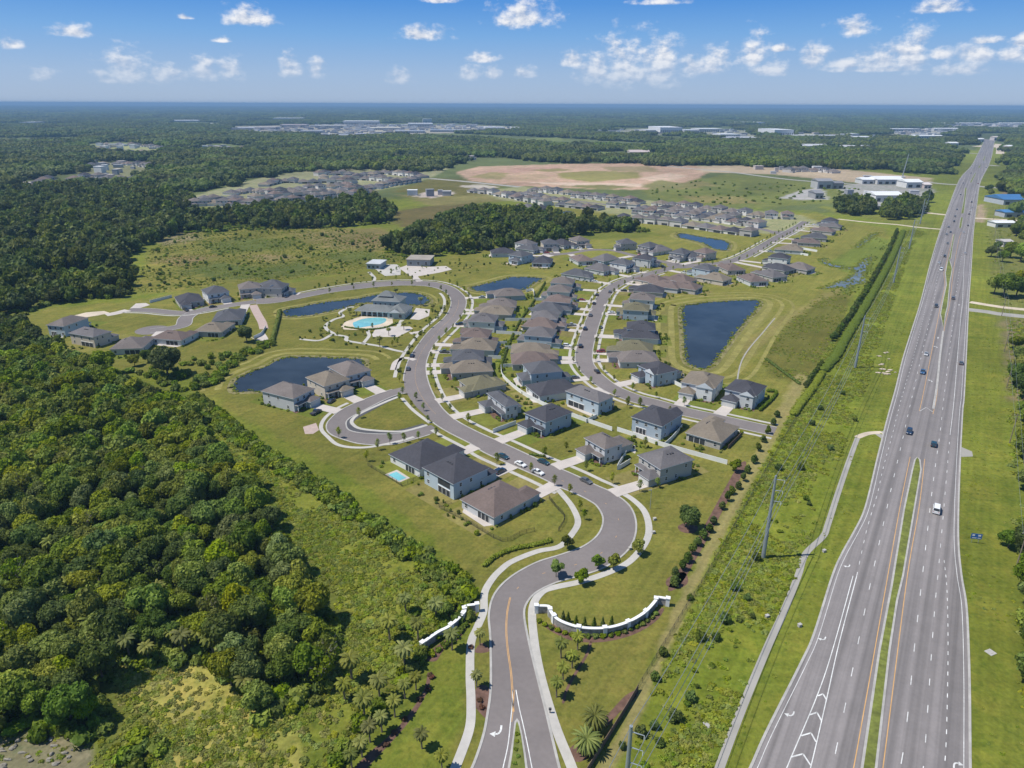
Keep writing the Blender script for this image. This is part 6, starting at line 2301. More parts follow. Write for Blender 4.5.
hedge([(345, 327.5), (366, 330), (385, 328), (398, 323)], 1.0, .9, 'dark hedge round the pool terrace', 1.0)

# palms
def palm(seed, h=4.6, n=20, L=2.3, label='', group='', wf=.16):
    r = random.Random(seed)
    t = thing('palm_tree', label, 'palm', group=group)
    mb = MB()
    mb.tube([(0, 0, -.05), (.08, 0, h * .5), (0, .05, h)], .19, .15, 8)
    mb.build('trunk', M['palmbark'], t)
    v, f, tn = [], [], []
    for k in range(n):
        a = 2.4 * k
        el = .95 - 1.5 * k / n + r.uniform(-.12, .12)
        d = Vector((math.cos(a), math.sin(a), 0))
        s = Vector((-math.sin(a), math.cos(a), 0))
        pts = []
        p = Vector((0, 0, h))
        ang = el
        for j in range(6):
            pts.append(p.copy())
            p = p + (d * math.cos(ang) + Vector((0, 0, 1)) * math.sin(ang)) * (L / 5)
            ang -= .33
        tone = r.uniform(.2, .8) * (.6 if k > n * .75 else 1)
        for sd in (-1, 1):
            n0 = len(v)
            for j, q in enumerate(pts):
                wdt = L * wf * math.sin(PI * (j + .35) / 5.6)
                v.append(tuple(q))
                v.append(tuple(q + s * sd * wdt + d * wdt * .5 - Vector((0, 0, wdt * .55))))
                tn.extend([tone, tone])
            for j in range(5):
                # leaflets: a gap between neighbouring blades
                a0, b0 = n0 + 2 * j, n0 + 2 * j + 1
                f.append((a0, a0 + 2, b0 + 2, b0))
    me = bpy.data.meshes.new('crown')
    me.from_pydata(v, [], f)
    at = me.attributes.new('tone', 'FLOAT', 'POINT')
    at.data.foreach_set('value', np.array(tn, np.float32))
    me.materials.append(M['leaf_palm'])
    o = bpy.data.objects.new('crown', me)
    COL.objects.link(o)
    o.parent = t
    return learn(t)


PL = [palm(800 + k, 4.4 + .3 * k, 30 + k, 2.0, 'sabal palm in the mulch bed left of the entrance road', 'palms left of the entrance road') for k in range(2)]
usedp = [False, False]
for p in [(405, 698.5), (395, 717), (382, 732), (370, 742), (352, 768), (422, 748.5), (442, 770), (406, 612), (416, 690), (362, 757)]:
    plant(PL, usedp, p, rnd.uniform(.85, 1.1))
for p in [(480, 645), (476.5, 687)]:
    plant(PL, usedp, p, .85, 'small palm on the verge strip between sidewalk and entrance road', 'palms on the verge strip')
for p in [(561, 658), (577.5, 650), (572, 668), (563, 681), (556.5, 697)]:
    plant(PL, usedp, p, rnd.uniform(.9, 1.05), 'palm of the group of five below the curved stone wall', 'five palms below the curved wall')
PB = [palm(820, 3.4, 64, 3.5, 'large bushy date palm beside the wooden fence at the bottom', 'two bushy date palms', .075)]
ub = [False]
plant(PB, ub, (594, 728), 1.0)
plant(PB, ub, (586, 752), 1.05)
for p in [(452, 650), (418, 640), (390, 640), (160, 600), (95, 640), (175, 648), (200, 650), (240, 640), (110, 650), (185, 655), (228, 668), (248, 700), (130, 660), (405, 668), (436, 622), (380, 700), (365, 720), (345, 700), (352, 680), (98, 660), (150, 664), (215, 660), (70, 600), (55, 560)]:
    plant(PL, usedp, p, rnd.uniform(1.1, 1.5), 'wild palm standing among the brush of the left woodland', 'wild palms in the brush')
# clubhouse palms
for p in [(433, 312), (421, 306), (362, 312), (350, 316), (441, 313), (404, 330), (389, 336), (380, 347), (396, 296), (385, 299)]:
    plant(PL, usedp, p, rnd.uniform(.9, 1.2), 'palm in the gardens around the clubhouse', 'palms around the clubhouse')
CON = []
for k in range(2):
    c = Crown(840 + k)
    for j in range(6):
        q = .62 * (1 - j / 6.5)
        c.core((0, 0, .4 + j * .38), (q * .75, q * .75, .3), .35)
        c.leaves((0, 0, .4 + j * .38), (q, q, .32), 42, .16, .4)
    CON.append(make_tree('conifer', 'small conical evergreen in the line behind the curved stone wall', 'conifer', 'evergreens behind the curved wall', c, M['leaf_dark'], trunk_mb(.6, .05, 0, k)))
uc = [False, False]
for p in [(563, 620.5), (568, 622), (576, 625), (584.5, 626.5), (594, 627), (602.5, 626.5), (611.5, 625.5)]:
    plant(CON, uc, p, 1.15)

# shrubs
SHR = []
for k in range(3):
    o = bush_form(860 + k, None, 130, .17, .9).build('shrub', M['leaf_bush'])
    tag(o, 'rounded green shrub in the mulch bed before the curved stone wall', 'shrub', 'shrubs before the curved wall')
    SHR.append(o)
us = [False] * 3
arc = gl([(539, 622), (548, 627), (560, 632), (574, 636), (592, 637.5), (612, 635.5), (632, 629.5), (648, 621), (659, 611)])
for s in np.arange(0, length(arc), 1.9):
    p, t = along(arc, s)
    plant(SHR, us, Vector((p.x, p.y, 0)), rnd.uniform(.8, 1.1))
arc = gl([(431, 655), (440, 650), (452, 641), (462, 630), (470, 618)])
for s in np.arange(0, length(arc), 2.1):
    p, t = along(arc, s)
    plant(SHR, us, Vector((p.x, p.y, 0)), rnd.uniform(.9, 1.5), 'rounded green shrub before the left entrance wall', 'shrubs before the left wall')
for p in [(517, 735), (517, 742), (516, 750), (518, 757), (515, 764)]:
    plant(SHR, us, p, .6, 'low shrub on the narrow entrance island', 'shrubs on the entrance island')
# foundation shrubs and small garden trees around the houses
gs = []
for hx, hy, hr, h, w, d, g_, mi in HOUSE_AT[:23 + sum(len(q[2]) for q in ROWS[:-1])]:
    mw = Matrix.Translation(h.location) @ Matrix.Rotation(h.rotation_euler.z, 4, 'Z')
    near = math.hypot(hx, hy) < 340
    for k in range(7 if near else 4):
        sx = mi * (w * rnd.uniform(.1, .5))
        q = mw @ Vector((sx, -d / 2 + 2.6 + rnd.uniform(-1.4, .3), 0))
        gs.append((q.x, q.y))
    if near:
        for k in range(5):
            q = mw @ Vector((rnd.choice((-1, 1)) * (w / 2 + .9), rnd.uniform(-d / 2 + 5, d / 2), 0))
            gs.append((q.x, q.y))
GSH, LSH = [], []
for k in range(3):
    for nm, lst, lb, gr in (('garden_shrub', GSH, 'small garden shrub planted against a house of the estate', 'garden shrubs of the estate'), ('ground_shrub', LSH, 'low shrub planted in the grounds around the clubhouse', 'shrubs around the clubhouse')):
        o = bush_form(865 + k, None, 110, .2, 1.0).build(nm, M['leaf_bush'])
        tag(o, lb, 'shrub', gr)
        lst.append(o)
ug, ul = [False] * 3, [False] * 3
for i, (x, y) in enumerate(gs[:280]):
    plant(GSH, ug, Vector((x, y, 0)), rnd.uniform(.5, 1.0))
ex = [(x, y, 0, rnd.uniform(.5, 1.0), rnd.uniform(.5, 1.2), rnd.uniform(0, 6)) for x, y in gs[280:]]
for hx, hy, hr, h, w, d, g_, mi in HOUSE_AT[:23 + sum(len(q[2]) for q in ROWS[:-1])]:
    mw = Matrix.Translation(h.location) @ Matrix.Rotation(h.rotation_euler.z, 4, 'Z')
    for k in range(17):
        if rnd.random() < .55:
            q = mw @ Vector((rnd.choice((-1, 1)) * (w / 2 + rnd.uniform(.6, 1.2)), rnd.uniform(-d / 2, d / 2 + 5), 0))
        else:
            q = mw @ Vector((rnd.uniform(-w / 2, w / 2), d / 2 + rnd.uniform(2.5, 7), 0))
        ex.append((q.x, q.y, 0, rnd.uniform(.4, 1.1), rnd.uniform(.4, 1.9), rnd.uniform(0, 6)))
pq = G(397, 476)
ex = [q for q in ex if math.hypot(q[0] - pq.x, q[1] - pq.y) > 7.5 and not inside(q, BOULEVARD)]
scatter('garden_planting', ex, BUSHC, 'smaller planting in the back and side gardens of the estate', 'planting')
# scrub trees in the meadow and on the power line strip
SCR = []
for k in range(3):
    c = bush_form(880 + k, None, 220, .17, 1.5)
    o = c.build('scrub_bush', M['leaf_dark'])
    tag(o, 'dark scrub bush standing out of the rough meadow', 'bush', 'scrub bushes of the meadow')
    SCR.append(o)
uq = [False] * 3
for p in [(157, 251), (185, 263), (165, 284), (196, 237), (190, 285), (206, 264), (214, 281), (236, 235), (250, 236), (262, 233), (286, 230), (293, 272), (320, 228), (335, 246), (352, 232), (285, 258), (304, 264), (230, 270), (175, 243), (322, 236), (353, 245), (365, 260), (370, 252), (291, 273), (340, 262), (302, 232), (311, 250), (150, 286), (160, 275)]:
    plant(SCR, uq, p, rnd.uniform(1.2, 2.4))
for p in [(820, 410), (812, 425), (778, 470), (806, 500), (809, 505), (855, 421), (747, 600), (752, 618), (663, 655), (700, 640), (690, 600), (655, 680), (865, 287), (880, 270), (640, 735), (654, 728), (622, 748), (830, 450), (842, 395), (800, 470), (756, 560), (735, 590), (716, 640), (725, 622), (690, 700), (675, 720), (660, 745)]:
    plant(SCR, uq, p, rnd.uniform(.9, 1.8), 'dark scrub bush on the rough strip under the power lines', 'scrub bushes under the power lines')
for p in [(412, 347), (408, 354), (420, 335), (399, 372), (436, 318), (441, 309), (310, 332), (321, 336), (333, 341), (346, 345), (300, 338), (357, 348), (380, 352), (440, 262), (428, 276), (352, 285), (346, 283), (336, 284), (328, 286), (460, 264), (470, 268), (478, 262), (484, 265), (490, 264), (446, 274), (455, 276), (516, 268), (552, 267), (560, 268), (567, 266)]:
    plant(SCR, uq, p, rnd.uniform(.7, 1.2), 'small dark tree planted in the grounds around the clubhouse', 'planting around the clubhouse')
X, Y = fill([(300, 341), (326, 318), (345, 309), (395, 318), (440, 296), (446, 306), (430, 330), (410, 350), (380, 347), (340, 344)], 4.2, .42, list(PONDW.values()))
X2, Y2 = fill([(360, 270), (380, 262), (420, 259), (470, 262), (480, 272), (440, 278), (400, 279), (350, 284), (300, 292)], 7, .5, list(PONDW.values()))
LAWNW = [gp([(372, 334.5), (377, 326.5), (410, 326.5), (413, 328.5), (408.5, 331.5), (397.5, 337), (373, 337)]), gp([(341, 327), (345, 322), (360, 316.5), (392, 315.5), (393, 323), (386, 327), (356, 330), (344, 329.5)]), BOULEVARD]
for k, (x, y) in enumerate(list(zip(X, Y)) + list(zip(X2, Y2))):
    if free(x, y, -1) and not any(inside((x, y), q) for q in LAWNW):
        if k % 4 == 0:
            plant(SLIM, used, Vector((x, y, 0)), rnd.uniform(.7, 1.2), 'young slim tree in the grounds around the clubhouse', 'young trees around the clubhouse')
        else:
            plant(LSH, ul, Vector((x, y, 0)), rnd.uniform(.5, 1.1))
for i, p in enumerate([(471, 648), (482, 708), (480, 701), (432, 678), (430, 676), (428, 690), (420, 700), (405, 720), (395, 733), (386, 745)]):
    o = bush_form(900 + i, None, 90, .15, .8).build('red_shrub', M['leaf_red'])
    c = G(*p)
    o.location, o.scale = (c.x, c.y, 0), (.9, .9, .9)
    tag(o, 'low reddish shrub in the mulch beds left of the entrance road', 'shrub', 'reddish shrubs by the entrance')
# ------------------------------------------------------------------ vehicles
def car(kind):
    """car along +x, wheels on z=0; parts: body, glass, wheels, lamps"""
    L, Wd, prof, cab = {
        'sedan': (4.7, 1.82, [(-2.35, .35), (-2.35, .80), (-2.25, .95), (-1.55, 1.0), (1.0, .98), (2.15, .82), (2.35, .62), (2.35, .32)], [(-1.75, .99), (-1.05, 1.42), (.25, 1.44), (1.05, .97)]),
        'suv': (4.8, 1.95, [(-2.4, .42), (-2.4, 1.0), (-2.3, 1.12), (-1.5, 1.14), (1.0, 1.10), (2.2, .98), (2.4, .75), (2.4, .4)], [(-2.3, 1.12), (-2.0, 1.72), (.2, 1.76), (1.0, 1.09)]),
        'pickup': (5.7, 2.0, [(-2.85, .5), (-2.85, 1.08), (-.75, 1.10), (-.7, 1.14), (1.3, 1.12), (2.7, 1.0), (2.85, .8), (2.85, .45)], [(-.85, 1.12), (-.65, 1.82), (.65, 1.84), (1.35, 1.11)]),
        'van': (5.6, 2.05, [(-2.8, .42), (-2.8, 1.2), (-2.75, 1.3), (-1.0, 1.32), (1.6, 1.26), (2.55, 1.05), (2.8, .8), (2.8, .4)], [(-2.75, 1.3), (-2.6, 2.2), (1.0, 2.25), (1.75, 1.24)]),
    }[kind]
    r = thing('car' if kind != 'pickup' else 'pickup_truck', '', 'car')
    hw = Wd / 2
    mb = MB()

    def loft(pr, y_in):
        # side profile swept across the width with rounded shoulders
        rows = []
        for y, sc, dz in ((-hw, .0, 0), (-hw + .0, 0, 0)):
            pass
        ys = [(-hw, -.03), (-hw + y_in, .0), (hw - y_in, .0), (hw, -.03)]
        n0 = len(mb.v)
        m = len(pr)
        for y, dz in ys:
            for x, z in pr:
                mb.v.append((x, y, z + dz))
        for a in range(len(ys) - 1):
            for b in range(m):
                b2 = (b + 1) % m
                mb.f.append((n0 + a * m + b, n0 + (a + 1) * m + b, n0 + (a + 1) * m + b2, n0 + a * m + b2))
                mb.m.append(0)
        mb.f.append(tuple(n0 + k for k in range(m)))
        mb.f.append(tuple(n0 + (len(ys) - 1) * m + k for k in reversed(range(m))))
        mb.m += [0, 0]
    loft(prof, .12)
    # roof panel and pillars
    (x0, z0), (x1, z1), (x2, z2), (x3, z3) = cab
    ti = .20
    roof = [(x1, -hw + ti, z1), (x2, -hw + ti, z2), (x2, hw - ti, z2), (x1, hw - ti, z1)]
    mb.face([(x, y, z + .03) for x, y, z in roof])
    for a, b in zip(roof, roof[1:] + roof[:1]):
        mb.face([a, b, (b[0], b[1], b[2] + .03), (a[0], a[1], a[2] + .03)])
    base = [(x0, -hw + .08, z0), (x3, -hw + .08, z3), (x3, hw - .08, z3), (x0, hw - .08, z0)]
    for a, b in zip(base, roof):
        mb.tube([a, b], .045, .045, 4)
    body = mb.build('body', M['paint'], r)
    g = MB()
    for k in range(4):
        a, b, c, d = base[k], base[(k + 1) % 4], roof[(k + 1) % 4], roof[k]
        g.face([a, b, c, d])
    g.build('window_glass', M['glass'], r)
    if kind == 'pickup':
        t = MB()
        t.box(-2.7, -.95, -hw + .15, hw - .15, 1.105, 1.115)
        t.build('cargo_bed', M['vent'], r)
    wr = .34 if kind == 'sedan' else .39
    for sx in (-L * .30, L * .30):
        for sy in (-1, 1):
            w = MB()
            w.cyl((sx, sy * (hw - .10), wr), wr, .24, 'y', 14)
            wo = w.build('wheel', M['tyre'], r)
            q = MB()
            q.cyl((sx, sy * (hw + .022), wr), wr * .6, .02, 'y', 10)
            q.build('rim', M['rim'], wo)
    for sy in (-1, 1):
        h = MB()
        h.box(L / 2 - .1, L / 2 + .015, sy * (hw - .42) - .2, sy * (hw - .42) + .2, prof[-2][1] - .02, prof[-2][1] + .13)
        h.build('headlight', M['lamp'], r)
        h = MB()
        h.box(-L / 2 - .015, -L / 2 + .1, sy * (hw - .3) - .16, sy * (hw - .3) + .16, prof[1][1] - .22, prof[1][1] - .05)
        h.build('tail_light', M['taillamp'], r)
    return learn(r)


CARS = {k: [car(k), False] for k in ('sedan', 'suv', 'pickup', 'van')}
CC = {'white': (.75, .75, .74), 'black': (.012, .012, .014), 'navy': (.012, .03, .07), 'grey': (.10, .105, .11), 'silver': (.42, .43, .44), 'red': (.25, .02, .02), 'blue': (.03, .10, .22), 'teal': (.012, .05, .07)}


def put_car(kind, px, tow, col, lab, grp=None):
    c, t = V2(G(*px)), V2(G(*tow))
    d = t - c
    rz = math.atan2(d.y, d.x)
    proto, used_ = CARS[kind]
    z = .042
    if not used_:
        CARS[kind][1] = True
        o = proto
        o.location, o.rotation_euler = (c.x, c.y, z), (0, 0, rz)
    else:
        o = dup(proto, (c.x, c.y, z), rz)
    o['label'] = lab
    if grp:
        o['group'] = grp
    for ch in o.children:
        if ch.name.split('.')[0] == 'body':
            ch.color = (*CC[col], 1)
    return o


HWG = 'vehicles on the highway'
UP = lambda p: (p[0] + (990 - p[0]) * .05, p[1] - (p[1] - 105) * .05)
DN = lambda p: (p[0] - (990 - p[0]) * .05, p[1] + (p[1] - 105) * .05)
for kind, p, dr, col, lab in [
        ('van', (936, 511), UP, 'white', 'white van driving away on the right carriageway beyond the island tip'),
        ('suv', (909, 433), DN, 'navy', 'dark navy car coming nearer, left of the highway median gap'),
        ('suv', (933.5, 445.5), UP, 'teal', 'dark teal car driving away, right of the highway median gap'),
        ('sedan', (961, 364), UP, 'grey', 'dark grey car on the shoulder lane at the right highway edge'),
        ('pickup', (922.5, 373), DN, 'blue', 'blue grey pickup following a silver car toward the viewer'),
        ('sedan', (926, 355), DN, 'silver', 'silver white car just ahead of the blue grey pickup'),
        ('suv', (936, 307), DN, 'black', 'dark car near the yellow line beside the grassy median tip'),
        ('suv', (953, 299), UP, 'grey', 'dark grey car driving away beside the grassy median'),
        ('van', (941, 270.5), DN, 'white', 'white van coming nearer beside the upper end of the grassy median'),
        ('suv', (944.5, 257), DN, 'black', 'large black car just behind the white van on the left carriageway'),
        ('sedan', (939, 263.5), DN, 'silver', 'silver car left of the black one on the left carriageway'),
        ('sedan', (947.5, 244), DN, 'grey', 'grey car on the left carriageway before the narrow brown median'),
        ('sedan', (946.5, 235), DN, 'grey', 'grey car in the outer lane before the crossroads gap'),
        ('sedan', (950.5, 232.7), DN, 'navy', 'navy car at the crossroads gap of the left carriageway'),
        ('suv', (954, 222), DN, 'black', 'black car just beyond the crossroads on the left carriageway'),
        ('sedan', (948.5, 227.5), DN, 'grey', 'grey car in the outer lane at the crossroads'),
        ('sedan', (965, 254), UP, 'silver', 'silver car driving away beside the narrow brown median'),
        ('sedan', (968, 226), UP, 'grey', 'grey car driving away just past the crossroads'),
        ('sedan', (963.5, 233), UP, 'silver', 'silver car at the crossroads on the right carriageway'),
        ('suv', (955, 217), DN, 'grey', 'grey car beyond the crossroads behind a black one'),
        ('sedan', (957, 210), DN, 'navy', 'navy car beside the third median island'),
        ('suv', (971.5, 202.5), UP, 'black', 'black car driving away beside the third median island'),
        ('sedan', (970, 211), UP, 'white', 'white car in a group of three on the right carriageway'),
        ('sedan', (969, 214.5), UP, 'grey', 'grey car, last of a group of three on the right carriageway'),
        ('sedan', (972, 208), UP, 'silver', 'silver car, first of a group of three on the right carriageway'),
        ('sedan', (960.5, 195), DN, 'black', 'black car coming down past the long thin island'),
        ('sedan', (963, 183.5), DN, 'grey', 'grey car at the upper crossroads of the highway'),
        ('sedan', (971, 173.5), DN, 'black', 'black car on the far bend of the left carriageway'),
        ('sedan', (986, 168), UP, 'navy', 'navy car on the far bend of the right carriageway'),
        ('van', (983, 163.5), UP, 'white', 'white truck on the far right carriageway'),
        ('sedan', (976.5, 166), DN, 'silver', 'silver car far up the left carriageway'),
        ('sedan', (978, 184), UP, 'red', 'red car driving away past the upper crossroads')]:
    put_car(kind, p, dr(p), col, lab, HWG)


def road_dir(p, line, s=1):
    q = V2(G(*p))
    i = min(range(len(line) - 1), key=lambda k: (line[k] - q).length)
    t = (line[min(i + 2, len(line) - 1)] - line[max(i - 2, 0)]) * s
    a = q + t.normalized() * 5
    return P(a.x, a.y)


STG = 'cars parked in the estate'
for kind, p, line, s, col, lab in [
        ('sedan', (503.2, 457.6), BCEN, -1, 'teal', 'dark teal car parked at the kerb beside the charcoal roofed house'),
        ('sedan', (543.5, 463.2), BCEN, -1, 'teal', 'dark car parked on the lawn side of the boulevard opposite two white cars'),
        ('sedan', (520.5, 465.5), BCEN, -1, 'white', 'white car parked nearer the blue driveway, upper one of two white cars'),
        ('sedan', (538, 473.5), BCEN, -1, 'white', 'white car parked behind a slim tree, lower one of two white cars'),
        ('sedan', (412, 356.5), BCEN, 1, 'navy', 'navy car parked across the boulevard from the tan roofed houses'),
        ('sedan', (408, 369.5), BCEN, 1, 'grey', 'dark grey car parked below the navy one on the boulevard'),
        ('sedan', (596.8, 295.5), S2, 1, 'black', 'black car parked at the upper bend of the middle street'),
        ('sedan', (594, 304), S2, 1, 'black', 'black car parked below the upper bend of the middle street'),
        ('sedan', (590.5, 316), S2, 1, 'grey', 'grey car parked halfway along the middle street'),
        ('suv', (585, 329.5), S2, 1, 'navy', 'navy car parked left of the middle street before a driveway'),
        ('suv', (580.5, 347), S2, 1, 'black', 'black car parked on the left of the middle street near its lower bend'),
        ('sedan', (597, 372.3), S2, 1, 'black', 'black car parked on the lower bend of the middle street, right kerb'),
        ('sedan', (610, 292.5), S2, 1, 'grey', 'grey car parked on the right kerb of the upper bend'),
        ('sedan', (600.5, 328), S2, 1, 'grey', 'grey car parked on the right kerb halfway along the middle street')]:
    put_car(kind, p, road_dir(p, line, s), col, lab, STG)
put_car('suv', (500, 472.5), (507, 469), 'navy', 'navy blue car standing in the driveway of the pale blue house', STG)
put_car('pickup', (316, 413.5), (322, 410), 'navy', 'dark blue pickup standing in the driveway at the lower end of the left pond', STG)
put_car('sedan', (331.5, 402), (336, 399), 'navy', 'small blue car at the garage of the beige pond house', STG)
put_car('sedan', (586, 482), (590, 484), 'grey', 'grey car under the kerb tree opposite the boulevard bend', STG)
put_car('sedan', (213, 307.5), (219, 306.8), 'black', 'black car beside the driveway on the left street', STG)

# a few cars on the driveways of the rows
ci = 0
for rowname, street, items in ROWS[:-1]:
    for k in range(len(items)):
        h, cen, fr, L_, i = ROW_HOUSES[ci]
        ci += 1
        if (ci * 7) % 5 > 1 or L_ > 40:
            continue
        a = PROTO[i][1]
        mi = a.get('mirror', 1)
        mw = Matrix.Translation(h.location) @ Matrix.Rotation(h.rotation_euler.z, 4, 'Z')
        p = mw @ Vector((mi * (-a['w'] / 2 + .35 + 2.9) + rnd.choice((-1.2, 1.2)), -a['d'] / 2 - 3.4, 0))
        q = mw @ Vector((mi * (-a['w'] / 2 + 3.25) + 1.2, -a['d'] / 2 - 12, 0))
        col = ('white', 'silver', 'black', 'grey', 'red', 'navy', 'white')[ci % 7]
        o = put_car(('sedan', 'suv', 'sedan', 'pickup')[ci % 4], P(p.x, p.y), P(q.x, q.y), col, '%s %s on the driveway of the %s house, %s' % (col, 'pickup' if ci % 4 == 3 else 'car', (ORD[k] + ' nearest') if k else 'nearest', rowname), 'cars on driveways of the rows')
        o.location.z = .15

# ------------------------------------------------------------------ poles and cables
def steel_pole(px, h, lab, ang):
    c = px if isinstance(px, Vector) else G(*px)
    r = thing('power_pole', lab, 'power pole', (c.x, c.y, 0), ang, 'steel power poles')
    mb = MB()
    mb.tube([(0, 0, -.1), (0, 0, h * .5), (0, 0, h)], .62, .30, 12)
    mb.build('pole', M['steel'], r)
    tips = []
    for k in range(3):
        z = h - 1.2 - k * 3.4
        a = MB()
        a.tube([(0, 0, z), (2.4, 0, z + .45)], .12, .07, 6)
        a.build('arm', M['steel'], r)
        i = MB()
        i.tube([(2.38, 0, z + .45), (2.38, 0, z - .55)], .07, .07, 6)
        i.build('insulator', M['lamp'], r)
        tips.append(Matrix.Translation(c) @ Matrix.Rotation(ang, 4, 'Z') @ Vector((2.38, 0, z - .6)))
    tips.append(Vector((c.x, c.y, h)))
    return tips


base = [V2(G(763, 558)), V2(G(855, 368)), V2(G(893.5, 283)), V2(G(909, 249)), V2(G(920, 224))]
dirr = (base[1] - base[0]).normalized()
p0 = V2(G(631.2, 726, 27))
ang = math.atan2(dirr.y, dirr.x) - PI / 2
tips = [steel_pole(Vector((p0.x, p0.y, 0)), 27, 'steel power pole cut by the lower frame edge beside the wooden fence', ang)]
for b, lab in zip(base, ('tall steel power pole on the rough strip left of the footpath', 'tall steel power pole beside the thick hedge end', 'steel power pole beside the hedge across from the white van', 'steel power pole below the sandy side road', 'farthest steel power pole above the sandy side road')):
    tips.append(steel_pole(Vector((b.x, b.y, 0)), 27, lab, ang))
far_ = base[-1] + dirr * 120
tips.append([Vector((far_.x, far_.y, 26 - 3.4 * k)) for k in range(3)] + [Vector((far_.x, far_.y, 27))])
back = p0 - dirr * 90
tips.insert(0, [Vector((back.x, back.y, 26 - 3.4 * k)) + Vector((2.4, -1, 0)) for k in range(3)] + [Vector((back.x, back.y, 27))])
names = ['below the frame to the bottom pole', 'from the bottom pole to the pole by the footpath', 'from the footpath pole to the hedge end pole', 'from the hedge end pole to the next pole', 'to the pole below the sandy road', 'to the farthest pole', 'beyond the farthest pole']
lev = ['top arm', 'middle arm', 'lowest arm', 'pole head']
for k in range(len(tips) - 1):
    for j in range(4):
        a, b = tips[k][j], tips[k + 1][j]
        mb = MB()
        pts = []
        for i in range(15):
            t = i / 14
            q = a.lerp(b, t)
            q.z -= (b - a).length * .022 * 4 * t * (1 - t)
            pts.append(q)
        mb.tube(pts, .055, .055, 4)
        tag(mb.build('power_cable', M['cable']), '%s power cable running %s' % (lev[j], names[k]), 'cable', 'cables of the steel power line')


def wood_pole(c, h, lab, arm=True, top=None):
    r = thing('utility_pole', lab, 'utility pole', (c.x, c.y, 0), 0, 'wooden utility poles')
    mb = MB()
    mb.tube([(0, 0, -.1), (0, 0, h)], .19, .12, 8)
    mb.build('pole', M['wood_pole'], r)
    if arm:
        a = MB()
        a.box(-1.2, 1.2, -.06, .06, h - .75, h - .6, bottom=True)
        a.build('crossarm', M['wood_pole'], r)
        for q in (-1.05, 0, 1.05):
            i = MB()
            i.tube([(q, 0, h - .6), (q, 0, h - .3)], .06, .04, 6)
            i.build('insulator', M['lamp'], r)
    return Vector((c.x, c.y, h))


wp = []
for i, (px, lab) in enumerate([((1015.5, 569), 'wooden utility pole at the right edge near the blue sign'), ((1009.5, 443), 'wooden utility pole above the field gate track at right'), ((1006.5, 388), 'wooden utility pole among brush right of the highway'),
                               ((1004, 352), 'wooden utility pole below the grey side road'), ((1001.5, 316), 'wooden utility pole beside the grey side road'), ((997.5, 283), 'wooden utility pole in front of the big oak'),
                               ((995, 262), 'wooden utility pole by the sandy driveway'), ((993.5, 240), 'wooden utility pole below the white shop'), ((993, 220), 'farthest wooden utility pole left of the white shop')]):
    wp.append(wood_pole(G(*px), 12.5, lab))
for k in range(len(wp) - 1):
    for q in (-1.05, 1.05):
        a, b = wp[k] + Vector((q, 0, -.3)), wp[k + 1] + Vector((q, 0, -.3))
        mb = MB()
        pts = []
        for i in range(11):
            t = i / 10
            v = a.lerp(b, t)
            v.z -= .9 * 4 * t * (1 - t)
            pts.append(v)
        mb.tube(pts, .03, .03, 4)
        tag(mb.build('power_cable', M['cable']), 'thin cable on the %s end of the crossarms, %s span of the wooden line' % ('left' if q < 0 else 'right', ORD[k]), 'cable', 'cables of the wooden line')
# lamp post, tower
c = G(650, 509)
r = thing('street_lamp', 'slim grey lamp post on the lawn edge below the grey hip roofed house', 'street lamp', (c.x, c.y, 0))
mb = MB(); mb.tube([(0, 0, -.05), (0, 0, 7)], .09, .06, 8); mb.build('post', M['steel'], r)
mb = MB(); mb.box(-.9, .1, -.12, .12, 6.95, 7.1, bottom=True); mb.build('lamp_head', M['steel'], r)
c = G(902, 178)
r = thing('antenna_mast', 'slender pale mast standing by the trees left of the far highway', 'mast', (c.x, c.y, 0))
mb = MB(); mb.tube([(0, 0, -.1), (4, 0, 42)], 1.1, .6, 6); mb.build('mast', M['steel'], r)
mb = MB(); mb.box(-4, 4, -4, 4, 0, 3); mb.build('equipment_hut', M['trim'], r)

# blue roadside sign
c = G(974.5, 543)
r = thing('road_sign', 'blue rectangular road sign with white marks on the right verge', 'sign', (c.x, c.y, 0), math.radians(-12))
mb = MB()
for q in (-.9, .9):
    mb.tube([(q, 0, -.05), (q, 0, 3.1)], .06, .06, 6)
mb.build('post', M['steel'], r)
mb = MB(); mb.box(-1.5, 1.5, -.11, -.065, 1.5, 3.3, bottom=True); b_ = mb.build('sign_panel', M['signblue'], r)
mb = MB()
for x0, x1, z0, z1 in ((-1.2, -.5, 2.5, 3.0), (.4, 1.15, 2.45, 3.0), (-1.1, .1, 1.75, 1.95), (.4, 1.2, 1.75, 1.95)):
    mb.box(x0, x1, -.125, -.113, z0, z1, bottom=True)
mb.build('sign_marking', M['signwhite'], b_)
# small utility cabinets and rocks on the verges
for i, (p, lab) in enumerate([((799.5, 626.5), 'small pale utility box on the verge by the lane arrow'), ((990.5, 652.5), 'grey drain slab on the right verge'), ((705.5, 726), 'round pale manhole ring in the weeds'), ((767, 617.5), 'white utility box beside the grey footpath'), ((824, 552), 'small white marker box at the footpath bend'), ((654.5, 520), 'pale utility box on the lawn edge by the sidewalk'), ((653.5, 533.5), 'grey utility box on the lawn beside the curving sidewalk'), ((630, 549.5), 'pale utility box at the outer kerb of the bend')]):
    c = G(*p)
    mb = MB()
    if i == 2:
        mb.cyl((0, 0, .1), .9, .25, 'z', 14)
    elif i == 1:
        mb.box(-1, 1, -.9, .9, 0, .12); mb.box(-.4, .4, -.4, .4, .123, .2)
    else:
        mb.box(-.45, .45, -.35, .35, 0, .75); mb.box(-.5, .5, -.4, .4, .753, .83)
    tag(mb.build('utility_box', M['kerb'], None, (c.x, c.y, 0), .4), lab, 'utility box')
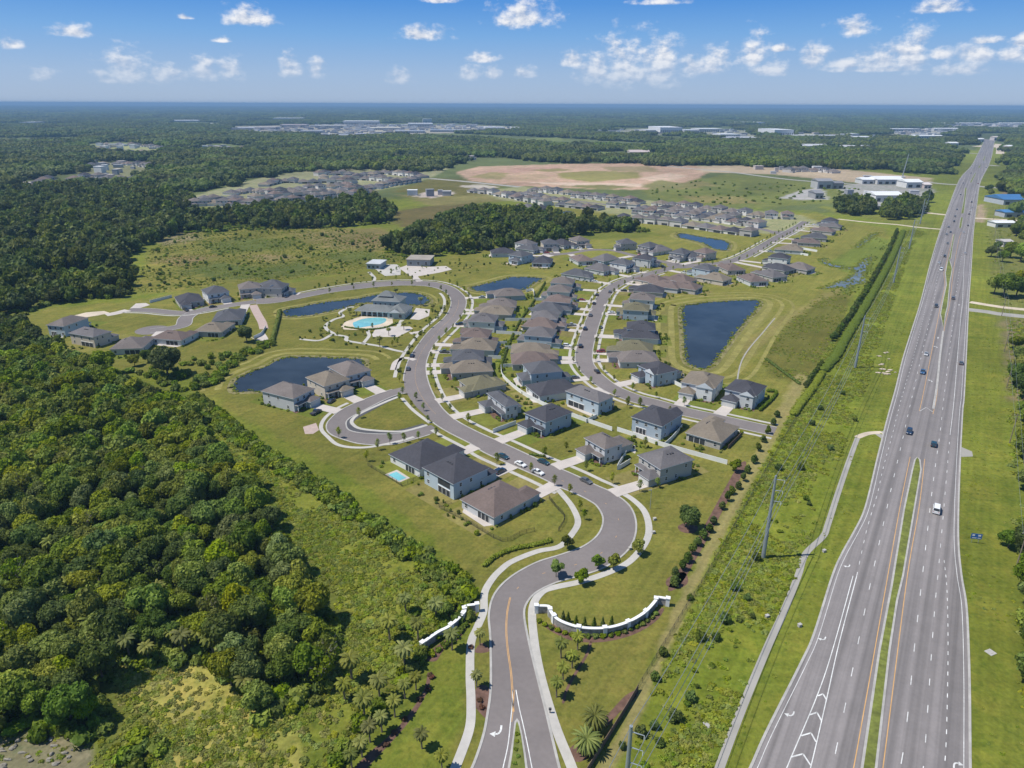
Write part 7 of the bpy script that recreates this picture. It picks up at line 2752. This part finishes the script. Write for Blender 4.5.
# people with the pushchair / kerb post are tiny: a mailbox pair at the walk
c = G(550, 713)
mb = MB(); mb.tube([(0, 0, 0), (0, 0, .9)], .12, .12, 8); mb.box(-.3, .3, -.2, .2, .9, 1.3)
tag(mb.build('mailbox', M['vent'], None, (c.x, c.y, .06)), 'small dark post box beside the right sidewalk at the entrance', 'post box')

# ------------------------------------------------------------------ walls and fences
def wall_along(px, h, t, lab, name, m, cap=None, pillars=(), face=None, n=6, z=None):
    line = gl(px, n) if z is None else spline([G(a, b, z) for a, b in px], n)
    r = thing(name, lab, 'wall' if 'wall' in name else 'fence', (line[0].x, line[0].y, 0))
    o = line[0]
    loc = [p - o for p in line]
    mb = MB()
    ribbon_mb(mb, loc, -t / 2, t / 2, h, h + .03)
    a, b = loc[0], loc[-1]
    for p, q in ((loc[0], loc[1]), (loc[-1], loc[-2])):
        d = (q - p).normalized()
        nn = Vector((-d.y, d.x)) * t / 2
        mb.face([(p.x - nn.x, p.y - nn.y, -.03), (p.x + nn.x, p.y + nn.y, -.03), (p.x + nn.x, p.y + nn.y, h), (p.x - nn.x, p.y - nn.y, h)])
    mb.build('panel', m, r)
    if cap:
        c = MB()
        ribbon_mb(c, loc, -t / 2 - .15, t / 2 + .15, h + .2, .19)
        c.build('cap', cap, r)
    L = length(loc)
    for f in pillars:
        p, d = along(loc, L * f)
        q = MB()
        k = .48
        ca, sa = d.x, d.y

        def B(hx, hy, z0, z1):
            pts = [(-hx, -hy), (hx, -hy), (hx, hy), (-hx, hy)]
            w_ = [(p.x + ca * x - sa * y, p.y + sa * x + ca * y) for x, y in pts]
            q.face([(*v, z1) for v in w_])
            for u, v in zip(w_, w_[1:] + w_[:1]):
                q.face([(*u, z0), (*v, z0), (*v, z1), (*u, z1)])
        B(k, k, -.02, h + .32)
        B(k + .12, k + .12, h + .323, h + .52)
        q.build('pillar', cap or m, r)
    return r


wall_along([(536.5, 606), (548.5, 606.5), (550.5, 611), (556.5, 618.5), (567.5, 624), (584, 628), (606.5, 628), (627, 622.5), (644, 613), (655, 601.5), (657.3, 597.5), (668, 599)], 2.1, .5,
           'long curved white capped stone wall on the right of the entrance road', 'entrance_wall', M['stonewall'], M['trim'], (.0, .1, .16, .33, .48, .63, .78, .92, 1.0), z=2.1)
wall_along([(477, 604.5), (465, 606.5), (464, 612.5), (450.5, 625.5), (437.5, 632.5), (422.5, 643)], 2.1, .5,
           'short stepped white capped stone wall on the left of the entrance road', 'entrance_wall', M['stonewall'], M['trim'], (.0, .2, .3, .55, 1.0), z=2.1)
VF = [
    ([(617, 431), (640, 438.5), (664, 447), (727, 464.5)], 'white vinyl fence behind the blue house with charcoal roof'),
    ([(501, 368), (502, 376), (508, 383), (517.5, 391), (530, 399), (544, 406)], 'white vinyl fence curving between the back gardens of the two rows'),
    ([(544, 406), (560, 412), (578, 419), (612, 431)], 'white vinyl fence running on below the light blue house'),
    ([(505, 321), (532, 321)], 'white garden fence, uppermost long one between the two rows'), ([(496, 333.5), (522, 335)], 'white garden fence, second long one between the two rows'),
    ([(490, 344.5), (507, 344.5)], 'white garden fence by the brown roofed house'), ([(505, 349), (519, 349)], 'short white garden fence east of the thin hedge'), ([(488, 358.5), (501, 359)], 'white garden fence behind the slate roofed house'),
    ([(503, 367.5), (520, 366.5)], 'white garden fence below the tan roofed garden'), ([(526, 292), (533, 291), (534, 298)], 'white garden fence corner near the small upper pond'), ([(534, 300.5), (544, 300.5)], 'short white garden fence under the upper row'),
    ([(528, 310.5), (538, 310)], 'short white garden fence beside the slate roofed house'), ([(664, 447), (672, 440), (682, 428)], 'white side fence between the blue house and the tan roofed one'),
    ([(586, 423), (597, 418)], 'white side fence of the light blue house'), ([(493, 433), (516, 424.5)], 'grey white side fence between the slate and charcoal roofed houses'), ([(626, 455), (617, 470), (630, 463)], 'white garden fence beside the long rear wing'),
    ([(668, 381), (682, 388)], 'white side fence of the house below the large pond'), ([(800, 249), (817, 252)], 'pale fence of the upper gardens by the marsh'), ([(796, 254), (808, 256)], 'second pale fence of the upper gardens by the marsh'),
    ([(150, 303), (172, 297.5)], 'pale fence behind the dark roofed house on the left street'), ([(254, 339), (262, 335), (266, 328)], 'pale fence at the foot of the brick path'), ([(560, 207), (600, 210)], 'long pale fence behind the fountain pond'),
]
for px, lab in VF:
    wall_along(px, 1.85, .12, lab, 'garden_fence', M['whitefence'], None, (), n=3)


def open_fence(px, h, lab, m, step=2.5, rails=(.15, .6, .95), infill=True):
    line = gl(px, 3)
    r = thing('metal_fence', lab, 'fence', (line[0].x, line[0].y, 0))
    o = line[0]
    loc = [p - o for p in line]
    mb = MB()
    for f in rails:
        mb.tube([(p.x, p.y, h * f) for p in loc], .035, .035, 4)
    mb.build('rail', m, r)
    L = length(loc)
    q, w = MB(), MB()
    s = 0
    while s < L:
        p, d = along(loc, s)
        q.tube([(p.x, p.y, 0), (p.x, p.y, h)], .05, .05, 4)
        s += step
    q.build('fence_posts', m, r)
    if infill:
        s = 0
        while s < L:
            p, d = along(loc, s)
            w.tube([(p.x, p.y, h * .12), (p.x, p.y, h * .95)], .018, .018, 3)
            s += .22
        w.build('pickets', m, r)


open_fence([(368, 466), (385, 476), (402, 486.5)], 1.5, 'black metal fence along the pool house back lawn', M['blackfence'])
open_fence([(402, 486.5), (412, 482), (421, 477.5)], 1.5, 'short black metal fence between the pool and the blue house', M['blackfence'])
open_fence([(439, 507), (452, 503)], 1.5, 'short black metal fence beside the pale blue house', M['blackfence'])
open_fence([(439, 508), (470, 524), (502, 542), (520, 535), (535, 531)], 1.5, 'long black metal fence round the brown roofed house lawn', M['blackfence'])
open_fence([(549, 499), (556, 508), (565, 519), (558, 532)], 1.5, 'grey metal fence beside the sidewalk at the inner bend', M['blackfence'])
open_fence([(637, 691), (660, 652), (685, 610), (707, 575), (738, 520), (775, 455), (800, 412), (822, 378)], 1.6, 'long dark wire fence between the mown lawn and the power line strip', M['blackfence'], 3, infill=False)
wall_along([(586, 775), (600, 752), (620, 720), (638, 690)], 1.7, .1, 'brown wooden fence at the bottom beside the steel pole', 'wooden_fence', M['brownfence'], None, (), n=3)
wall_along([(728, 449), (741, 436)], 1.6, .1, 'short brown wooden fence beside the tan hip roofed house', 'wooden_fence', M['brownfence'], None, (), n=2)
# pale rocks in the bottom-left clearing and debris by the highway
for i in range(26):
    c = G(rnd.uniform(2, 75), rnd.uniform(736, 768))
    k = Crown(2000 + i)
    k.core((0, 0, .15), (rnd.uniform(.25, .8), rnd.uniform(.2, .5), rnd.uniform(.15, .35)), .5, .3)
    o = k.build('rock', M['rock'])
    o.location = (c.x, c.y, 0)
    tag(o, 'pale rock lying in the bare clearing at the bottom left corner', 'rock', 'rocks of the bottom left clearing')
for i in range(16):
    c = G(rnd.uniform(878, 896), rnd.uniform(352, 375))
    k = Crown(2100 + i)
    k.core((0, 0, .2), (rnd.uniform(.6, 1.5), rnd.uniform(.3, .8), .3), .5, .3)
    o = k.build('rubble_block', M['sand'])
    o.location = (c.x, c.y, 0)
    tag(o, 'pale lump of the rubble heap on the verge left of the highway', 'rubble', 'rubble lumps on the verge')

# ------------------------------------------------------------------ sky, sun, air
SUN_EL, SUN_AZ = math.radians(60), math.radians(-97)      # azimuth clockwise from the view direction: the sun stands at the left
w = bpy.data.worlds.new('World')
SC.world = w
w.use_nodes = True
nt = w.node_tree
L = nt.links
bg = nt.nodes['Background']
sky = nt.nodes.new('ShaderNodeTexSky')
sky.sky_type = 'NISHITA'
sky.sun_disc = False
sky.sun_elevation = SUN_EL
sky.sun_rotation = SUN_AZ % (2 * PI)
sky.altitude = 100
sky.air_density = 1.0
sky.dust_density = .6
sky.ozone_density = 2.5
tc = nt.nodes.new('ShaderNodeTexCoord')


def vmath(op, a, b=None, c=None):
    n = nt.nodes.new('ShaderNodeVectorMath')
    n.operation = op
    for k, s in enumerate((a, b, c)):
        if s is None:
            continue
        if isinstance(s, (tuple, list)):
            n.inputs[k].default_value = s
        else:
            L.new(s, n.inputs[k])
    return n


def smath(op, a, b=None, c=None, clamp=False):
    n = nt.nodes.new('ShaderNodeMath')
    n.operation = op
    n.use_clamp = clamp
    for k, s in enumerate((a, b, c)):
        if s is None:
            continue
        if isinstance(s, (int, float)):
            n.inputs[k].default_value = s
        else:
            L.new(s, n.inputs[k])
    return n.outputs[0]


sep = nt.nodes.new('ShaderNodeSeparateXYZ')
L.new(tc.outputs['Generated'], sep.inputs[0])
az = smath('ARCTAN2', sep.outputs[0], sep.outputs[1])
el = smath('ARCSINE', sep.outputs[2])
comb = nt.nodes.new('ShaderNodeCombineXYZ')
L.new(az, comb.inputs[0])
L.new(el, comb.inputs[1])
CLOUDS = [  # place in the sky as seen in the survey picture: x, y of the base centre, half width, height (pixels)
    (524, 21, 30, 20), (422, 37, 28, 9), (248, 21, 26, 12), (75, 34, 20, 8), (16, 46, 12, 8), (128, 76, 30, 18), (165, 78, 22, 10), (205, 75, 14, 14), (230, 74, 14, 14), (292, 72, 12, 12), (316, 74, 9, 12), (45, 78, 16, 8),
    (400, 80, 12, 10), (482, 60, 16, 7), (470, 76, 12, 10), (494, 76, 8, 8), (525, 75, 10, 8), (570, 64, 14, 8), (596, 76, 20, 20), (624, 77, 26, 32), (655, 76, 24, 30), (664, 60, 14, 20), (690, 73, 16, 12), (710, 70, 18, 18), (752, 60, 16, 22), (770, 72, 18, 10), (815, 62, 12, 16),
    (856, 32, 18, 12), (845, 66, 24, 8), (880, 66, 26, 12), (910, 62, 20, 26), (918, 50, 12, 14), (940, 56, 14, 8), (975, 58, 24, 12), (960, 72, 28, 8), (1010, 58, 20, 10), (1022, 44, 12, 8), (880, 70, 60, 5), (940, 10, 28, 9), (660, 3, 26, 5), (440, 1, 22, 5), (185, 18, 8, 3), (222, 41, 8, 4), (985, 42, 18, 5), (780, 50, 10, 4)]
cur = None
for px, py, hw_, ht in CLOUDS:
    hw_, ht = (hw_ * 1.02, ht * 1.12) if py > 48 else (hw_, ht)
    d = ray(px, py).normalized()
    a0, e0 = math.atan2(d.x, d.y), math.asin(d.z)
    sw = hw_ / FPX / max(1 + ((px - 512) / FPX) ** 2, 1)
    sh = ht / FPX
    v = vmath('MULTIPLY_ADD', comb.outputs[0], (1 / sw, 1 / sh, 0), (-a0 / sw, -e0 / sh, 0)).outputs[0]
    v2 = vmath('MULTIPLY', v, (1, -3.2, 1)).outputs[0]
    v3 = vmath('MAXIMUM', v, v2).outputs[0]
    ax = vmath('ABSOLUTE', v3).outputs[0]
    ln = vmath('LENGTH', ax).outputs['Value']
    cur = ln if cur is None else smath('MINIMUM', cur, ln)
nz = nt.nodes.new('ShaderNodeTexNoise')
nz.inputs['Scale'].default_value = 44
nz.inputs['Detail'].default_value = 6
nz.inputs['Roughness'].default_value = .6
nzm = vmath('MULTIPLY', comb.outputs[0], (1, 1.6, 1)).outputs[0]
L.new(nzm, nz.inputs['Vector'])
nb_ = smath('SUBTRACT', nz.outputs['Fac'], .5)
den = smath('ADD', smath('SUBTRACT', 1.0, cur), smath('MULTIPLY_ADD', nb_, 2.7, .22))
mr = nt.nodes.new('ShaderNodeMapRange')
mr.interpolation_type = 'SMOOTHSTEP'
mr.inputs['From Min'].default_value = .0
mr.inputs['From Max'].default_value = 1.15
L.new(den, mr.inputs['Value'])
# lit crowns against greyer undersides: compare the cloud thickness a little sunward
nz2 = nt.nodes.new('ShaderNodeTexNoise')
nz2.inputs['Scale'].default_value = 44
nz2.inputs['Detail'].default_value = 5
L.new(vmath('ADD', nzm, (-.004, .007, 0)).outputs[0], nz2.inputs['Vector'])
sh_ = smath('MULTIPLY_ADD', smath('SUBTRACT', nz.outputs['Fac'], nz2.outputs['Fac']), 3.6, .66, clamp=True)
cc = nt.nodes.new('ShaderNodeMix')
cc.data_type = 'RGBA'
cc.inputs[6].default_value = (.42, .51, .68, 1)
cc.inputs[7].default_value = (.93, .93, .95, 1)
L.new(sh_, cc.inputs[0])
# far clouds pale into the air near the horizon
fade = nt.nodes.new('ShaderNodeMapRange')
fade.inputs['From Min'].default_value = .025
fade.inputs['From Max'].default_value = .06
fade.inputs['To Min'].default_value = .3
fade.inputs['To Max'].default_value = .95
L.new(el, fade.inputs['Value'])
fac = smath('MULTIPLY', mr.outputs['Result'], fade.outputs['Result'])
# broad veil of thin haze cloud low in the sky
SKYK = .085
skys = vmath('SCALE', sky.outputs[0])
skys.inputs['Scale'].default_value = 1.0
# the clear air of that day: deep blue above, milky towards the horizon
ramp = nt.nodes.new('ShaderNodeValToRGB')
EXPO = .30
K_ = 1 / (2 ** EXPO) / SKYK / 12
els = ramp.color_ramp.elements
stops = [(0.0, (.40, .52, .71)), (.035, (.33, .49, .75)), (.08, (.17, .40, .78)), (.118, (.068, .285, .74)), (.3, (.07, .20, .47)), (.8, (.09, .175, .37)), (1.5, (.09, .175, .37))]
for k, (e_, c_) in enumerate(stops):
    q = els[k] if k < 2 else els.new(.5)
    q.position = min(e_ / 1.5, 1)
    q.color = (*[v * K_ for v in c_], 1)
L.new(smath('DIVIDE', el, 1.5), ramp.inputs['Fac'])
rs = vmath('SCALE', ramp.outputs['Color'])
rs.inputs['Scale'].default_value = 12
hs = nt.nodes.new('ShaderNodeMix')
hs.data_type = 'RGBA'
hs.inputs[0].default_value = .88
L.new(skys.outputs[0], hs.inputs[6])
L.new(rs.outputs[0], hs.inputs[7])
cs = vmath('SCALE', cc.outputs[2])
cs.inputs['Scale'].default_value = 1 / SKYK / (2 ** EXPO)
mx = nt.nodes.new('ShaderNodeMix')
mx.data_type = 'RGBA'
L.new(fac, mx.inputs[0])
L.new(hs.outputs[2], mx.inputs[6])
L.new(cs.outputs[0], mx.inputs[7])
L.new(mx.outputs[2], bg.inputs['Color'])
bg.inputs['Strength'].default_value = SKYK

sun = bpy.data.lights.new('sun', 'SUN')
sun.energy = 4.4
sun.angle = math.radians(.5)
sun.color = (1, .955, .88)
so = bpy.data.objects.new('sun', sun)
COL.objects.link(so)
dv = Vector((math.sin(SUN_AZ) * math.cos(SUN_EL), math.cos(SUN_AZ) * math.cos(SUN_EL), math.sin(SUN_EL)))
so.rotation_euler = dv.to_track_quat('Z', 'Y').to_euler()
so.location = (0, 0, 300)

mb = MB()
NS = 72
ring = [(30600 * math.cos(2 * PI * k / NS), 30600 * math.sin(2 * PI * k / NS)) for k in range(NS)]
mb.face([(x, y, 131) for x, y in ring])
mb.face([(x, y, -1.2) for x, y in reversed(ring)])
for p, q in zip(ring, ring[1:] + ring[:1]):
    mb.face([(*p, -1.2), (*q, -1.2), (*q, 131), (*p, 131)])
hz = mb.build('haze', bpy.data.materials.new('haze'))
hz['kind'] = 'stuff'
hm = hz.data.materials[0]
hm.use_nodes = True
for n in list(hm.node_tree.nodes):
    if n.type != 'OUTPUT_MATERIAL':
        hm.node_tree.nodes.remove(n)
pv = hm.node_tree.nodes.new('ShaderNodeVolumePrincipled')
pv.inputs['Color'].default_value = (.31, .53, .80, 1)
pv.inputs['Density'].default_value = HAZE if 'HAZE' in globals() else 1.0e-4
pv.inputs['Anisotropy'].default_value = .0
hm.node_tree.links.new(pv.outputs[0], [n for n in hm.node_tree.nodes if n.type == 'OUTPUT_MATERIAL'][0].inputs['Volume'])

vs = SC.view_settings
vs.view_transform = 'Standard'
vs.look = 'None'
vs.exposure = EXPO
vs.gamma = 1
vs.use_curve_mapping = False
SC.cycles.max_bounces = 5
SC.cycles.diffuse_bounces = 3
SC.cycles.glossy_bounces = 2
SC.cycles.volume_bounces = 0
SC.cycles.use_denoising = True
import re as _re
for _o in bpy.data.objects:
    if 'label' in _o.keys() and len(_re.findall(r"[\w'-]+", _o['label'])) > 16:
        print('LONG', len(_o['label'].split()), _o['label'])
